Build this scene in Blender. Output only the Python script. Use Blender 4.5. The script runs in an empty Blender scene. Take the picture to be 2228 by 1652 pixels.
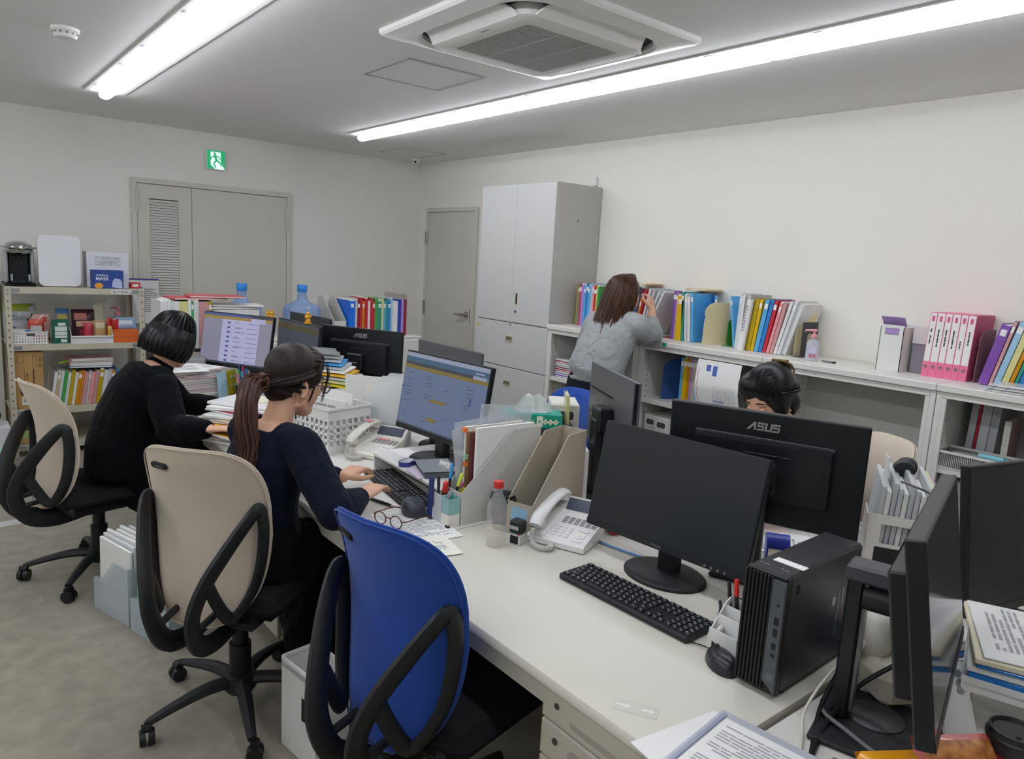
import bpy, bmesh, math, random
from mathutils import Vector, Matrix, Euler
SC = bpy.context.scene
COL = SC.collection
PI = math.pi
def R(a): return math.radians(a)
rnd = random.Random(7)

# ---------------------------------------------------------------- camera, world, light, exposure
cam_d = bpy.data.cameras.new('camera')
cam = bpy.data.objects.new('camera', cam_d)
COL.objects.link(cam)
cam_d.sensor_width = 36.0
cam_d.lens = 25.533
cam_d.clip_start = 0.02
cam.matrix_world = Matrix((
    (0.77847332, 0.05677771, -0.62510445, -4.0773),
    (-0.62516364, 0.15918217, -0.76408865, -6.6439),
    (0.05612228, 0.98561520, 0.15941443, 1.57),
    (0, 0, 0, 1)))
SC.camera = cam
world = bpy.data.worlds.new('world')
SC.world = world
world.use_nodes = True
world.node_tree.nodes['Background'].inputs['Color'].default_value = (0.95, 0.97, 1.0, 1)
world.node_tree.nodes['Background'].inputs['Strength'].default_value = 0.06
SC.view_settings.view_transform = 'Standard'
SC.view_settings.look = 'None'
SC.view_settings.gamma = 1.0
SC.view_settings.use_curve_mapping = False
SC.view_settings.exposure = 0.0
LAMP = 22.0          # emission of the ceiling light diffusers
try:
    SC.cycles.use_denoising = True
    SC.cycles.max_bounces = 8
    SC.cycles.transparent_max_bounces = 16
    SC.cycles.caustics_reflective = False
    SC.cycles.caustics_refractive = False
    SC.cycles.sample_clamp_indirect = 6.0
except Exception:
    pass

# ---------------------------------------------------------------- helpers
class G:
    """collects faces; build() links them as one mesh object"""
    def __init__(s): s.v = []; s.f = []; s.m = []; s.k = 0
    def add(s, vs, fs, M=None):
        n = len(s.v)
        for v in vs:
            v = Vector(v)
            s.v.append(M @ v if M is not None else v)
        for f in fs:
            s.f.append([n + i for i in f]); s.m.append(s.k)
        return s
    def mat(s, k): s.k = k; return s
    def box(s, x0, x1, y0, y1, z0, z1, b=0.0, M=None):
        if x0 > x1: x0, x1 = x1, x0
        if y0 > y1: y0, y1 = y1, y0
        if z0 > z1: z0, z1 = z1, z0
        if b <= 0:
            vs = [(x, y, z) for z in (z0, z1) for y in (y0, y1) for x in (x0, x1)]
            return s.add(vs, [(0, 2, 3, 1), (4, 5, 7, 6), (0, 1, 5, 4), (2, 6, 7, 3), (0, 4, 6, 2), (1, 3, 7, 5)], M)
        b = min(b, (x1 - x0) * .49, (y1 - y0) * .49, (z1 - z0) * .49)
        c = ((x0 + x1) / 2, (y0 + y1) / 2, (z0 + z1) / 2); h = ((x1 - x0) / 2, (y1 - y0) / 2, (z1 - z0) / 2)
        vs = []; ix = {}
        for sx in (-1, 1):
            for sy in (-1, 1):
                for sz in (-1, 1):
                    g = (sx, sy, sz)
                    for a in range(3):
                        ix[(sx, sy, sz, a)] = len(vs)
                        vs.append(tuple(c[i] + g[i] * (h[i] - (0 if i == a else b)) for i in range(3)))
        fs = []
        def k(a, sa, p, q):
            g = [0, 0, 0]; o = [i for i in range(3) if i != a]
            g[a] = sa; g[o[0]] = p; g[o[1]] = q
            return tuple(g)
        for a in range(3):
            for sa in (-1, 1):
                q = [k(a, sa, -1, -1), k(a, sa, 1, -1), k(a, sa, 1, 1), k(a, sa, -1, 1)]
                f = [ix[g + (a,)] for g in q]
                if (sa < 0) != (a == 1): f = f[::-1]
                fs.append(f)
        for a in range(3):
            o = [i for i in range(3) if i != a]
            for p in (-1, 1):
                for q in (-1, 1):
                    g0 = [0, 0, 0]; g1 = [0, 0, 0]
                    g0[a] = -1; g1[a] = 1
                    g0[o[0]] = g1[o[0]] = p; g0[o[1]] = g1[o[1]] = q
                    g0 = tuple(g0); g1 = tuple(g1)
                    f = [ix[g0 + (o[0],)], ix[g1 + (o[0],)], ix[g1 + (o[1],)], ix[g0 + (o[1],)]]
                    if (p * q > 0) == (a == 1): f = f[::-1]
                    fs.append(f if a != 1 else f)
        for sx in (-1, 1):
            for sy in (-1, 1):
                for sz in (-1, 1):
                    f = [ix[(sx, sy, sz, 0)], ix[(sx, sy, sz, 1)], ix[(sx, sy, sz, 2)]]
                    if sx * sy * sz < 0: f = f[::-1]
                    fs.append(f)
        return s.add(vs, fs, M)
    def cyl(s, p0, p1, r0, r1=None, n=16, M=None): return s.tube([p0, p1], [r0, r0 if r1 is None else r1], n, M=M)
    def tube(s, pts, r, n=8, M=None, closed=False, flat=None):
        """sweep a circle (or an ellipse: flat=(axis, ratio)) along points"""
        P = [Vector(p) for p in pts]; L = len(P)
        rr = r if isinstance(r, (list, tuple)) else [r] * L
        T = []
        for i in range(L):
            a = P[i - 1] if i or closed else P[i]; b = P[(i + 1) % L] if i < L - 1 or closed else P[i]
            t = b - a
            T.append(t.normalized() if t.length > 1e-9 else Vector((0, 0, 1)))
        if flat: u = Vector(flat[0])
        else: u = Vector((0, 0, 1)) if abs(T[0].z) < .9 else Vector((1, 0, 0))
        vs = []; fs = []
        for i in range(L):
            if flat: u = Vector(flat[0])
            u = u - T[i] * u.dot(T[i])
            if u.length < 1e-6: u = T[i].orthogonal()
            u.normalize(); w = T[i].cross(u)
            q = flat[1] if flat else 1.0
            for j in range(n):
                a = 2 * PI * j / n
                vs.append(P[i] + u * (math.cos(a) * rr[i] * q) + w * (math.sin(a) * rr[i]))
        for i in range(L if closed else L - 1):
            for j in range(n):
                k = (i + 1) % L
                fs.append((i * n + j, i * n + (j + 1) % n, k * n + (j + 1) % n, k * n + j))
        if not closed:
            fs.append(tuple(range(n))[::-1]); fs.append(tuple(range((L - 1) * n, L * n)))
        return s.add(vs, fs, M)
    def lathe(s, prof, n=20, M=None, cap=True):
        vs = []; fs = []; L = len(prof)
        for r, z in prof:
            for j in range(n):
                a = 2 * PI * j / n; vs.append((r * math.cos(a), r * math.sin(a), z))
        for i in range(L - 1):
            for j in range(n):
                fs.append((i * n + j, i * n + (j + 1) % n, (i + 1) * n + (j + 1) % n, (i + 1) * n + j))
        if cap: fs.append(tuple(range(n))[::-1]); fs.append(tuple(range((L - 1) * n, L * n)))
        return s.add(vs, fs, M)
    def prism(s, poly, z0, z1, M=None):
        n = len(poly)
        a = sum(poly[i][0] * poly[(i + 1) % n][1] - poly[(i + 1) % n][0] * poly[i][1] for i in range(n))
        if a < 0: poly = poly[::-1]
        vs = [(x, y, z0) for x, y in poly] + [(x, y, z1) for x, y in poly]
        fs = [tuple(range(n))[::-1], tuple(range(n, 2 * n))] + [(i, (i + 1) % n, n + (i + 1) % n, n + i) for i in range(n)]
        return s.add(vs, fs, M)
    def ball(s, c, r, n=14, m=9, M=None):
        if not isinstance(r, (tuple, list)): r = (r, r, r)
        vs = [(c[0], c[1], c[2] - r[2])]; fs = []
        for i in range(1, m):
            t = PI * i / m - PI / 2
            for j in range(n):
                a = 2 * PI * j / n
                vs.append((c[0] + r[0] * math.cos(t) * math.cos(a), c[1] + r[1] * math.cos(t) * math.sin(a), c[2] + r[2] * math.sin(t)))
        vs.append((c[0], c[1], c[2] + r[2]))
        for j in range(n): fs.append((0, 1 + (j + 1) % n, 1 + j))
        for i in range(m - 2):
            for j in range(n):
                fs.append((1 + i * n + j, 1 + i * n + (j + 1) % n, 1 + (i + 1) * n + (j + 1) % n, 1 + (i + 1) * n + j))
        b = 1 + (m - 2) * n
        for j in range(n): fs.append((b + j, b + (j + 1) % n, len(vs) - 1))
        return s.add(vs, fs, M)
    def limb(s, pts, rad, n=12):
        s.tube(pts, rad, n)
        for p, r in zip(pts, rad): s.ball(p, r * .995, n, 8)
        return s
    def quad(s, a, b, c, d, M=None): return s.add([a, b, c, d], [(0, 1, 2, 3)], M)
    def grid(s, fn, nu, nv, th=0.0, M=None):
        """surface fn(u, v) with u, v in 0..1; th > 0 gives it thickness along z"""
        vs = [Vector(fn(i / nu, j / nv)) for j in range(nv + 1) for i in range(nu + 1)]
        w = nu + 1
        fs = [(j * w + i, j * w + i + 1, (j + 1) * w + i + 1, (j + 1) * w + i) for j in range(nv) for i in range(nu)]
        if th:
            n = len(vs)
            vs = vs + [v + Vector((0, 0, th)) for v in vs]
            top = [tuple(n + i for i in f) for f in fs]
            bot = [f[::-1] for f in fs]
            ring = list(range(w)) + [j * w + nu for j in range(1, nv + 1)] + [nv * w + i for i in range(nu - 1, -1, -1)] + [j * w for j in range(nv - 1, 0, -1)]
            side = [(ring[i], ring[(i + 1) % len(ring)], n + ring[(i + 1) % len(ring)], n + ring[i]) for i in range(len(ring))]
            fs = top + bot + side
        return s.add(vs, fs, M)
    def build(s, name, mats, parent=None, loc=None, rot=None, smooth=35, **props):
        me = bpy.data.meshes.new(name)
        me.from_pydata([tuple(v) for v in s.v], [], s.f)
        if not isinstance(mats, (list, tuple)): mats = [mats]
        bm = bmesh.new(); bm.from_mesh(me); bmesh.ops.recalc_face_normals(bm, faces=bm.faces); bm.to_mesh(me); bm.free()
        for m in mats: me.materials.append(m)
        if len(mats) > 1: me.polygons.foreach_set('material_index', s.m)
        me.update()
        if smooth:
            me.shade_smooth()
            me.set_sharp_from_angle(angle=R(smooth))
        o = bpy.data.objects.new(name, me); COL.objects.link(o)
        if parent: o.parent = parent
        if loc: o.location = loc
        if rot: o.rotation_euler = rot
        for k, v in props.items(): o[k] = v
        return o

def smooth_path(pts, k=6, closed=False):
    """Catmull-Rom through points"""
    P = [Vector(p) for p in pts]; n = len(P); out = []
    for i in range(n if closed else n - 1):
        g = lambda j: P[j % n] if closed else P[max(0, min(n - 1, j))]
        a, b, c, d = g(i - 1), g(i), g(i + 1), g(i + 2)
        for q in range(k):
            t = q / k
            out.append(.5 * ((2 * b) + (c - a) * t + (2 * a - 5 * b + 4 * c - d) * t * t + (3 * b - a - 3 * c + d) * t ** 3))
    if not closed: out.append(P[-1])
    return out
def lerp_list(vals, n):
    out = []
    for i in range(n):
        t = i / (n - 1) * (len(vals) - 1); j = min(int(t), len(vals) - 2)
        out.append(vals[j] + (vals[j + 1] - vals[j]) * (t - j))
    return out
def rrect(w, h, r, k=4, cx=0, cy=0):
    out = []
    for (sx, sy, a0) in ((1, 1, 0), (-1, 1, 90), (-1, -1, 180), (1, -1, 270)):
        for i in range(k + 1):
            a = R(a0 + 90 * i / k)
            out.append((cx + sx * (w / 2 - r) + r * math.cos(a), cy + sy * (h / 2 - r) + r * math.sin(a)))
    return out
def basis(o, x, y, z):
    m = Matrix.Identity(4)
    for i in range(3): m[i][0] = x[i]; m[i][1] = y[i]; m[i][2] = z[i]; m[i][3] = o[i]
    return m
# faces towards -x (seen from the room), x right = -y ... prints on vertical faces: local x = right as read, y = up, z = out of the face
def face_to(o, yaw):
    """matrix of a vertical plane at o whose outward normal points along yaw (radians)"""
    n = Vector((math.cos(yaw), math.sin(yaw), 0)); up = Vector((0, 0, 1)); x = up.cross(n)
    return basis(o, x, up, n)

def tag(o, label, cat, group=None):
    o['label'] = label; o['category'] = cat
    if group: o['group'] = group
    return o
def thing(name, label, cat, loc=(0, 0, 0), rz=0.0, group=None):
    o = bpy.data.objects.new(name, None); COL.objects.link(o)
    o.location = loc; o.rotation_euler = (0, 0, rz); o.empty_display_size = .05
    return tag(o, label, cat, group)
def struct(o):
    o['kind'] = 'structure'; return o
def copy_tree(o, parent=None):
    c = o.copy(); COL.objects.link(c); c.parent = parent
    for ch in list(o.children): copy_tree(ch, c)
    return c
ORD = ['', 'first', 'second', 'third', 'fourth', 'fifth', 'sixth', 'seventh', 'eighth', 'ninth', 'tenth', 'eleventh', 'twelfth', 'thirteenth',
       'fourteenth', 'fifteenth', 'sixteenth', 'seventeenth', 'eighteenth', 'nineteenth']
def ordw(n):
    if n < 20: return ORD[n]
    t = {2: 'twenty', 3: 'thirty', 4: 'forty'}[n // 10]
    return t[:-1] + 'ieth' if n % 10 == 0 else t + '-' + ORD[n % 10]

# ---------------------------------------------------------------- materials (all procedural)
def lin(h):
    if isinstance(h, str):
        h = h.lstrip('#'); c = [int(h[i:i + 2], 16) / 255 for i in (0, 2, 4)]
    else: c = [x / 255 for x in h]
    return tuple((x / 12.92 if x <= .04045 else ((x + .055) / 1.055) ** 2.4) for x in c) + (1,)
MATS = {}
def M(name, col='#808080', rough=.5, metal=0.0, spec=.5, emis=None, es=1.0, var=0.0, vs=8.0, bump=0.0, bs=60.0, alpha=1.0, trans=0.0, ior=1.45, coat=0.0, stretch=None, var2=None, sheen=0.0):
    if name in MATS: return MATS[name]
    m = bpy.data.materials.new(name); m.use_nodes = True
    nt = m.node_tree; b = nt.nodes['Principled BSDF']
    c = lin(col)
    b.inputs['Base Color'].default_value = c
    b.inputs['Roughness'].default_value = rough
    b.inputs['Metallic'].default_value = metal
    b.inputs['Specular IOR Level'].default_value = spec
    b.inputs['Alpha'].default_value = alpha
    b.inputs['Transmission Weight'].default_value = trans
    b.inputs['IOR'].default_value = ior
    b.inputs['Coat Weight'].default_value = coat
    if sheen: b.inputs['Sheen Weight'].default_value = sheen
    if emis:
        b.inputs['Emission Color'].default_value = lin(emis); b.inputs['Emission Strength'].default_value = es
    if var or bump or var2:
        tc = nt.nodes.new('ShaderNodeTexCoord'); mp = nt.nodes.new('ShaderNodeMapping')
        nt.links.new(tc.outputs['Object'], mp.inputs['Vector'])
        if stretch: mp.inputs['Scale'].default_value = stretch
        if var or var2:
            nz = nt.nodes.new('ShaderNodeTexNoise'); nz.inputs['Scale'].default_value = vs; nz.inputs['Detail'].default_value = 4
            nt.links.new(mp.outputs['Vector'], nz.inputs['Vector'])
            mx = nt.nodes.new('ShaderNodeMix'); mx.data_type = 'RGBA'
            if var2: a, d = c, lin(var2)
            else:
                a = tuple(max(0, x * (1 - var)) for x in c[:3]) + (1,); d = tuple(min(1, x * (1 + var)) for x in c[:3]) + (1,)
            mx.inputs[6].default_value = a; mx.inputs[7].default_value = d
            rp = nt.nodes.new('ShaderNodeMapRange'); rp.inputs['From Min'].default_value = .3; rp.inputs['From Max'].default_value = .7
            nt.links.new(nz.outputs['Fac'], rp.inputs['Value'])
            nt.links.new(rp.outputs['Result'], mx.inputs[0]); nt.links.new(mx.outputs[2], b.inputs['Base Color'])
        if bump:
            n2 = nt.nodes.new('ShaderNodeTexNoise'); n2.inputs['Scale'].default_value = bs; n2.inputs['Detail'].default_value = 3
            nt.links.new(mp.outputs['Vector'], n2.inputs['Vector'])
            bp = nt.nodes.new('ShaderNodeBump'); bp.inputs['Strength'].default_value = bump; bp.inputs['Distance'].default_value = .004
            nt.links.new(n2.outputs['Fac'], bp.inputs['Height']); nt.links.new(bp.outputs['Normal'], b.inputs['Normal'])
    MATS[name] = m
    return m
def film(name, col, alpha, rough=.25):
    """clear or tinted plastic sheet: part see-through"""
    return M(name, col, rough, alpha=alpha, spec=.5)
def glass(name, col='#ffffff', rough=.02, ior=1.45):
    return M(name, col, rough, trans=1.0, ior=ior)

FONT = {}
def font(kind):
    if kind not in FONT:
        f = None
        if kind == 'cjk':
            import os, glob
            for p in glob.glob(os.path.join(bpy.utils.resource_path('LOCAL'), 'datafiles', 'fonts', 'Noto Sans CJK*')):
                try: f = bpy.data.fonts.load(p)
                except Exception: f = None
        FONT[kind] = f
    return FONT[kind]
def text(s, size, mat, parent, Mx, name='lettering', align='CENTER', bold=0.0, sx=1.0, kind=None, ext=.0003):
    """flat lettering; Mx: local x along the text, y up, z out"""
    cu = bpy.data.curves.new(name, 'FONT')
    cu.body = s; cu.size = size; cu.align_x = align; cu.align_y = 'CENTER'; cu.extrude = ext; cu.offset = bold; cu.resolution_u = 2
    f = font(kind) if kind else None
    if f: cu.font = f
    t = bpy.data.objects.new(name + '_tmp', cu)
    me = bpy.data.meshes.new_from_object(t)
    bpy.data.objects.remove(t); bpy.data.curves.remove(cu)
    me.transform(Mx @ Matrix.Diagonal((sx, 1, 1, 1)))
    me.materials.clear(); me.materials.append(mat); me.name = name
    o = bpy.data.objects.new(name, me); COL.objects.link(o)
    if parent: o.parent = parent
    return o
def words_print(g, Mx, w, h, rows, seed=1, fill=.55, gap=.25, margin=0.0, off=.0004):
    """rows of small print as flat dashes on the plane Mx (x right, y up, z out), centred"""
    r = random.Random(seed)
    rh = h / rows
    for i in range(rows):
        y1 = h / 2 - i * rh - rh * .2; y0 = y1 - rh * fill
        x = -w / 2 + margin; end = w / 2 - margin - (r.random() * w * .3 if r.random() < .35 else 0)
        while x < end:
            l = min(end - x, rh * (1 + 4 * r.random()))
            if r.random() > .12:
                g.quad((x, y0, off), (x + l, y0, off), (x + l, y1, off), (x, y1, off), Mx)
            x += l + rh * gap * (1 + r.random())
    return g
def remesh(g, name, mat, parent, voxel=.006, iters=6, fac=.5, **props):
    """one continuous skin over overlapping closed shapes"""
    me = bpy.data.meshes.new('tmp'); me.from_pydata([tuple(v) for v in g.v], [], g.f); me.update()
    o = bpy.data.objects.new('tmp', me); COL.objects.link(o)
    bm = bmesh.new(); bm.from_mesh(me); bmesh.ops.recalc_face_normals(bm, faces=bm.faces); bm.to_mesh(me); bm.free()
    md = o.modifiers.new('r', 'REMESH'); md.mode = 'VOXEL'; md.voxel_size = voxel
    if iters:
        sm = o.modifiers.new('s', 'SMOOTH'); sm.factor = fac; sm.iterations = iters
    dg = bpy.context.evaluated_depsgraph_get(); ev = o.evaluated_get(dg)
    nm = bpy.data.meshes.new_from_object(ev)
    bpy.data.objects.remove(o); bpy.data.meshes.remove(me)
    nm.name = name; nm.materials.clear(); nm.materials.append(mat); nm.shade_smooth()
    q = bpy.data.objects.new(name, nm); COL.objects.link(q)
    if parent: q.parent = parent
    for k, v in props.items(): q[k] = v
    return q
# ---------------------------------------------------------------- room shell
HC = 2.506
m_wall = M('wall_paint', '#ecebe5', .85, spec=.2, bump=.03, bs=180)
m_wallr = M('wall_paint_warm', '#edeae1', .85, spec=.2, bump=.03, bs=180)
m_ceil = M('ceiling_paint', '#efefed', .9, spec=.2, bump=.04, bs=140)
m_floor = M('floor_carpet', '#948e81', .95, spec=.1, var=.13, vs=14, bump=.35, bs=220)
m_door = M('door_paint', '#cfccc1', .45, var=.015, vs=3)
m_frame = M('door_frame_paint', '#d0cec5', .45)
m_steel = M('brushed_steel', '#9a968c', .3, .9)
m_dark = M('dark_gap', '#1a1a1a', .8)
def slab(name, *a, mat=None):
    return struct(G().box(*a).build(name, mat, smooth=0))
XW, YF = -5.6, -9.2
slab('floor', XW - .1, .1, YF - .1, .1, -.1, 0, mat=m_floor)
slab('ceiling', XW - .1, .1, YF - .1, .1, HC, HC + .1, mat=m_ceil)
slab('wall_back', XW, 0, 0, .1, 0, HC, mat=m_wall)
slab('wall_right', 0, .1, YF, .1, 0, HC, mat=m_wallr)
slab('wall_left', XW - .1, XW, YF, .1, 0, HC, mat=m_wall)
slab('wall_front', XW, 0, YF - .1, YF, 0, HC, mat=m_wall)
m_base = M('baseboard_vinyl', '#8d887c', .6)
slab('baseboard_back', XW, -2.74, -.008, 0, 0, .06, mat=m_base)
slab('baseboard_right', -.008, 0, YF, -1.07, 0, .06, mat=m_base)
slab('baseboard_left', XW, XW + .008, YF, 0, 0, .06, mat=m_base)

# double door with louvre in the back wall
d1 = struct(thing('door_1', 'wide grey double door with a louvred panel in its narrow leaf', 'door', (-2.06, 0, 0)))
del d1['category']
g = G()
g.box(-.665, -.625, -.03, 0, 0, 2.075, .003).box(.625, .665, -.03, 0, 0, 2.075, .003).box(-.625, .625, -.03, 0, 2.035, 2.075, .003)
g.build('door_frame', m_frame, d1)
g = G()                     # narrow leaf around the louvre opening
X0, X1, L0, L1, Z0, Z1 = -.622, -.204, -.532, -.308, .42, 1.918
g.box(X0, L0, -.022, -.001, .01, 2.03).box(L1, X1, -.022, -.001, .01, 2.03).box(L0, L1, -.022, -.001, Z1, 2.03).box(L0, L1, -.022, -.001, .01, Z0)
leaf = g.build('louvred_leaf', m_door, d1, smooth=0)
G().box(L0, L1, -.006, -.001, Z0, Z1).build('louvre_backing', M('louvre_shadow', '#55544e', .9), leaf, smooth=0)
nsl = 68
sl = G().add([(L0, -.019, 0), (L1, -.019, 0), (L1, -.007, .019), (L0, -.007, .019), (L0, -.021, .001), (L1, -.021, .001), (L1, -.009, .020), (L0, -.009, .020)],
             [(0, 1, 2, 3), (4, 5, 6, 7), (0, 1, 5, 4), (3, 2, 6, 7), (0, 3, 7, 4), (1, 2, 6, 5)]).build('slat', M('slat_paint', '#d6d4cd', .4), leaf, smooth=0)
for i in range(nsl):
    c = sl if i == 0 else sl.copy()
    if i: COL.objects.link(c)
    c.parent = leaf; c.location = (0, 0, Z0 + .004 + i * (Z1 - Z0 - .01) / nsl)
wl = G().box(-.2, .622, -.022, -.001, .01, 2.03).build('wide_leaf', m_door, d1, smooth=0)
for x, z in ((-.626, 1.9), (.626, 1.83), (.626, .98), (-.626, .98)):
    G().cyl((x, -.036, z - .09), (x, -.036, z + .09), .0075, n=10).box(x - .018, x + .018, -.033, -.028, z - .085, z + .085).build('hinge', m_frame, d1)
# door in the right wall
d2 = struct(thing('door_2', 'grey single door with a lever handle beside the tall cabinet', 'door', (0, -.605, 0)))
del d2['category']
G().box(-.03, 0, .405, .445, 0, 2.06, .003).box(-.03, 0, -.445, -.405, 0, 2.06, .003).box(-.03, 0, -.405, .405, 2.02, 2.06, .003).build('door_frame', m_frame, d2)
G().box(-.02, -.001, -.402, .402, .008, 2.016).build('door_leaf', m_door, d2, smooth=0)
for z in (1.77, 1.06, .3):
    G().cyl((-.035, .415, z - .07), (-.035, .415, z + .07), .009, n=10).box(-.034, -.028, .405, .442, z - .065, z + .065).build('hinge', m_steel, d2)
g = G(); y, z = -.33, 1.045
g.cyl((-.02, y, z), (-.028, y, z), .034, n=20).cyl((-.028, y, z), (-.075, y, z), .012, n=12).tube(smooth_path([(-.072, y, z), (-.076, y + .03, z), (-.074, y + .12, z - .002)], 4), .011, 10)
h = g.build('lever_handle', M('satin_steel', '#b4b2ac', .22, 1.0), d2)
G().box(-.0225, -.02, -.392, -.384, z - .08, z + .06).build('lock_plate', m_steel, d2)

# ---------------------------------------------------------------- ceiling fixtures
m_white = M('white_paint', '#e6e6e3', .5)
m_lamp = M('lamp_diffuser', '#ffffff', .5, emis='#f3f6ff', es=LAMP)
def light_row(x, y0, n, step, where):
    for i in range(n):
        yc = y0 - step * (i + .5)
        t = thing('ceiling_light', 'long white LED ceiling light, %s of the %s row counted from the door wall' % (ordw(i + 1), where), 'ceiling light', (x, yc, HC), 0, 'LED batten lights on the ceiling')
        h = step / 2
        g = G().box(-.115, .115, -h + .001, h - .001, -.007, 0, .002)
        g.box(-.03, .03, -h + .006, h - .006, -.02, -.006)
        g.build('base_plate', m_white, t)
        prof = [(-.034, -.018), (-.034, -.030), (-.027, -.041), (-.014, -.047), (0, -.049), (.014, -.047), (.027, -.041), (.034, -.030), (.034, -.018)]
        g = G(); vs = []; e = h - .004
        for k, (yy, s) in enumerate(((-e, .8), (-e + .012, 1), (e - .012, 1), (e, .8))):
            vs += [(px * s, yy, -.018 + (pz + .018) * s) for px, pz in prof]
        q = len(prof); fs = []
        for k in range(3):
            for j in range(q - 1): fs.append((k * q + j, k * q + j + 1, (k + 1) * q + j + 1, (k + 1) * q + j))
        fs += [tuple(range(q)), tuple(range(3 * q, 4 * q))] + [(k * q, k * q + q - 1, (k + 1) * q + q - 1, (k + 1) * q) for k in range(3)]
        g.add(vs, fs); g.build('diffuser', m_lamp, t)
        for yy in (-h + .25, h - .25):
            G().box(-.1, -.085, yy - .02, yy + .02, -.0085, -.006).build('clip', M('clip_grey', '#b5b5b2', .6), t)
light_row(-1.27, -1.12, 5, 1.225, 'right-hand')
light_row(-3.09, -1.12, 5, 1.225, 'left-hand')
light_row(-4.91, -1.12, 5, 1.225, 'third')  # unseen row, added to brighten the left of the room and the ceiling

# cassette air conditioner
ac = thing('air_conditioner', 'white ceiling cassette air conditioner with a slatted square grille', 'air conditioner', (-2.043, -4.19, HC))
m_ac = M('ac_plastic', '#e9e8e4', .4)
P2 = rrect(.95, .95, .01, 2)
fl = G()
def ring(polys_z):
    n = len(polys_z[0][0]); vs = []; fs = []
    for p, z in polys_z: vs += [(x, y, z) for x, y in p]
    for k in range(len(polys_z) - 1):
        for j in range(n): fs.append((k * n + j, k * n + (j + 1) % n, (k + 1) * n + (j + 1) % n, (k + 1) * n + j))
    return vs, fs
ri = lambda w, r: rrect(w, w, r, 6)
vs, fs = ring([(ri(.95, .01), 0), (ri(.95, .012), -.016), (ri(.935, .02), -.026), (ri(.80, .17), -.042), (ri(.77, .16), -.03), (ri(.77, .16), -.012)])
G().add(vs, fs).build('outer_panel', m_ac, ac)
G().box(-.38, .38, -.38, .38, -.012, -.008).build('duct_backing', M('ac_duct_dark', '#3d4046', .7), ac, smooth=0)
vs, fs = ring([(ri(.66, .10), -.02), (ri(.665, .10), -.06), (ri(.64, .09), -.068), (ri(.48, .02), -.068), (ri(.475, .02), -.060)])
G().add(vs, fs).build('centre_panel', m_ac, ac)
for k in range(4):
    Mk = Matrix.Rotation(R(90 * k), 4, 'Z')
    g = G().grid(lambda u, v: ((u - .5) * (.56 - .1 * v), .325 + .075 * v, -.066 + .028 * v + .012 * math.sin(PI * v) - .02 * (2 * u - 1) ** 4 * 0), 10, 4, .008, Mk)
    g.build('air_flap', m_ac, ac)
G().box(-.238, .238, -.238, .238, -.062, -.058).build('grille_backing', M('grille_dark', '#77777a', .8), ac, smooth=0)
gs = G().box(-.236, .236, -.0034, .0034, -.068, -.061).build('grille_slat', M('grille_slat', '#c9c9c6', .5), ac, smooth=0)
for i in range(38):
    c = gs if i == 0 else gs.copy()
    if i: COL.objects.link(c)
    c.parent = ac; c.location = (0, -.232 + i * .01255, 0)
for x in (-.08, .08):
    G().box(x - .004, x + .004, -.236, .236, -.0695, -.066).build('grille_rib', M('grille_slat', '#c9c9c6'), ac, smooth=0)
text('DAIKIN', .016, M('logo_grey', '#9a9a98', .5), ac, basis((-.30, -.05, -.0686), (0, 1, 0), (1, 0, 0), (0, 0, -1)))
# hatches
def hatch(x, y, w, l, label, col):
    t = thing('ceiling_hatch', label, 'hatch', (x, y, HC), 0, 'ceiling access hatches')
    g = G(); a = .016
    g.box(-w / 2, w / 2, -l / 2, -l / 2 + a, -.004, 0).box(-w / 2, w / 2, l / 2 - a, l / 2, -.004, 0).box(-w / 2, -w / 2 + a, -l / 2 + a, l / 2 - a, -.004, 0).box(w / 2 - a, w / 2, -l / 2 + a, l / 2 - a, -.004, 0)
    g.build('hatch_frame', M('hatch_alu' + col, col, .5, .2), t, smooth=0)
    G().box(-w / 2 + a, w / 2 - a, -l / 2 + a, l / 2 - a, -.002, 0).build('hatch_panel', m_ceil, t, smooth=0)
hatch(-1.972, -3.207, .47, .47, 'square grey-framed ceiling hatch beside the air conditioner', '#a9a9a6')
hatch(-.51, -.66, .44, .46, 'small square ceiling hatch in the far corner above the grey door', '#bdbcb6')
t = thing('smoke_detector', 'round white smoke detector on the ceiling left of the lights', 'smoke detector', (-3.503, -2.585, HC))
G().lathe([(.058, 0), (.058, -.012), (.05, -.018)], 28).build('base_ring', m_ac, t)
G().lathe([(.048, -.014), (.05, -.03), (.042, -.042), (.02, -.047)], 28).build('sensor_head', m_ac, t)
g = G()
for k in range(12):
    a = R(30 * k); g.box(.049, .052, -.006, .006, -.028, -.02, 0, Matrix.Rotation(a, 4, 'Z'))
g.build('sensor_slots', M('slot_grey', '#8c8c8a', .7), t, smooth=0)
t = thing('dome_camera', 'tiny white dome camera in the far ceiling corner', 'camera', (-.285, -.352, HC))
G().lathe([(.045, 0), (.045, -.02), (.04, -.026)], 20).build('mount', m_ac, t)
G().ball((0, 0, -.026), .032, 16, 10).build('dome', m_ac, t)
G().cyl((-.018, -.02, -.034), (-.022, -.025, -.038), .011, n=12).build('lens', M('lens_dark', '#30302e', .2), t)
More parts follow.
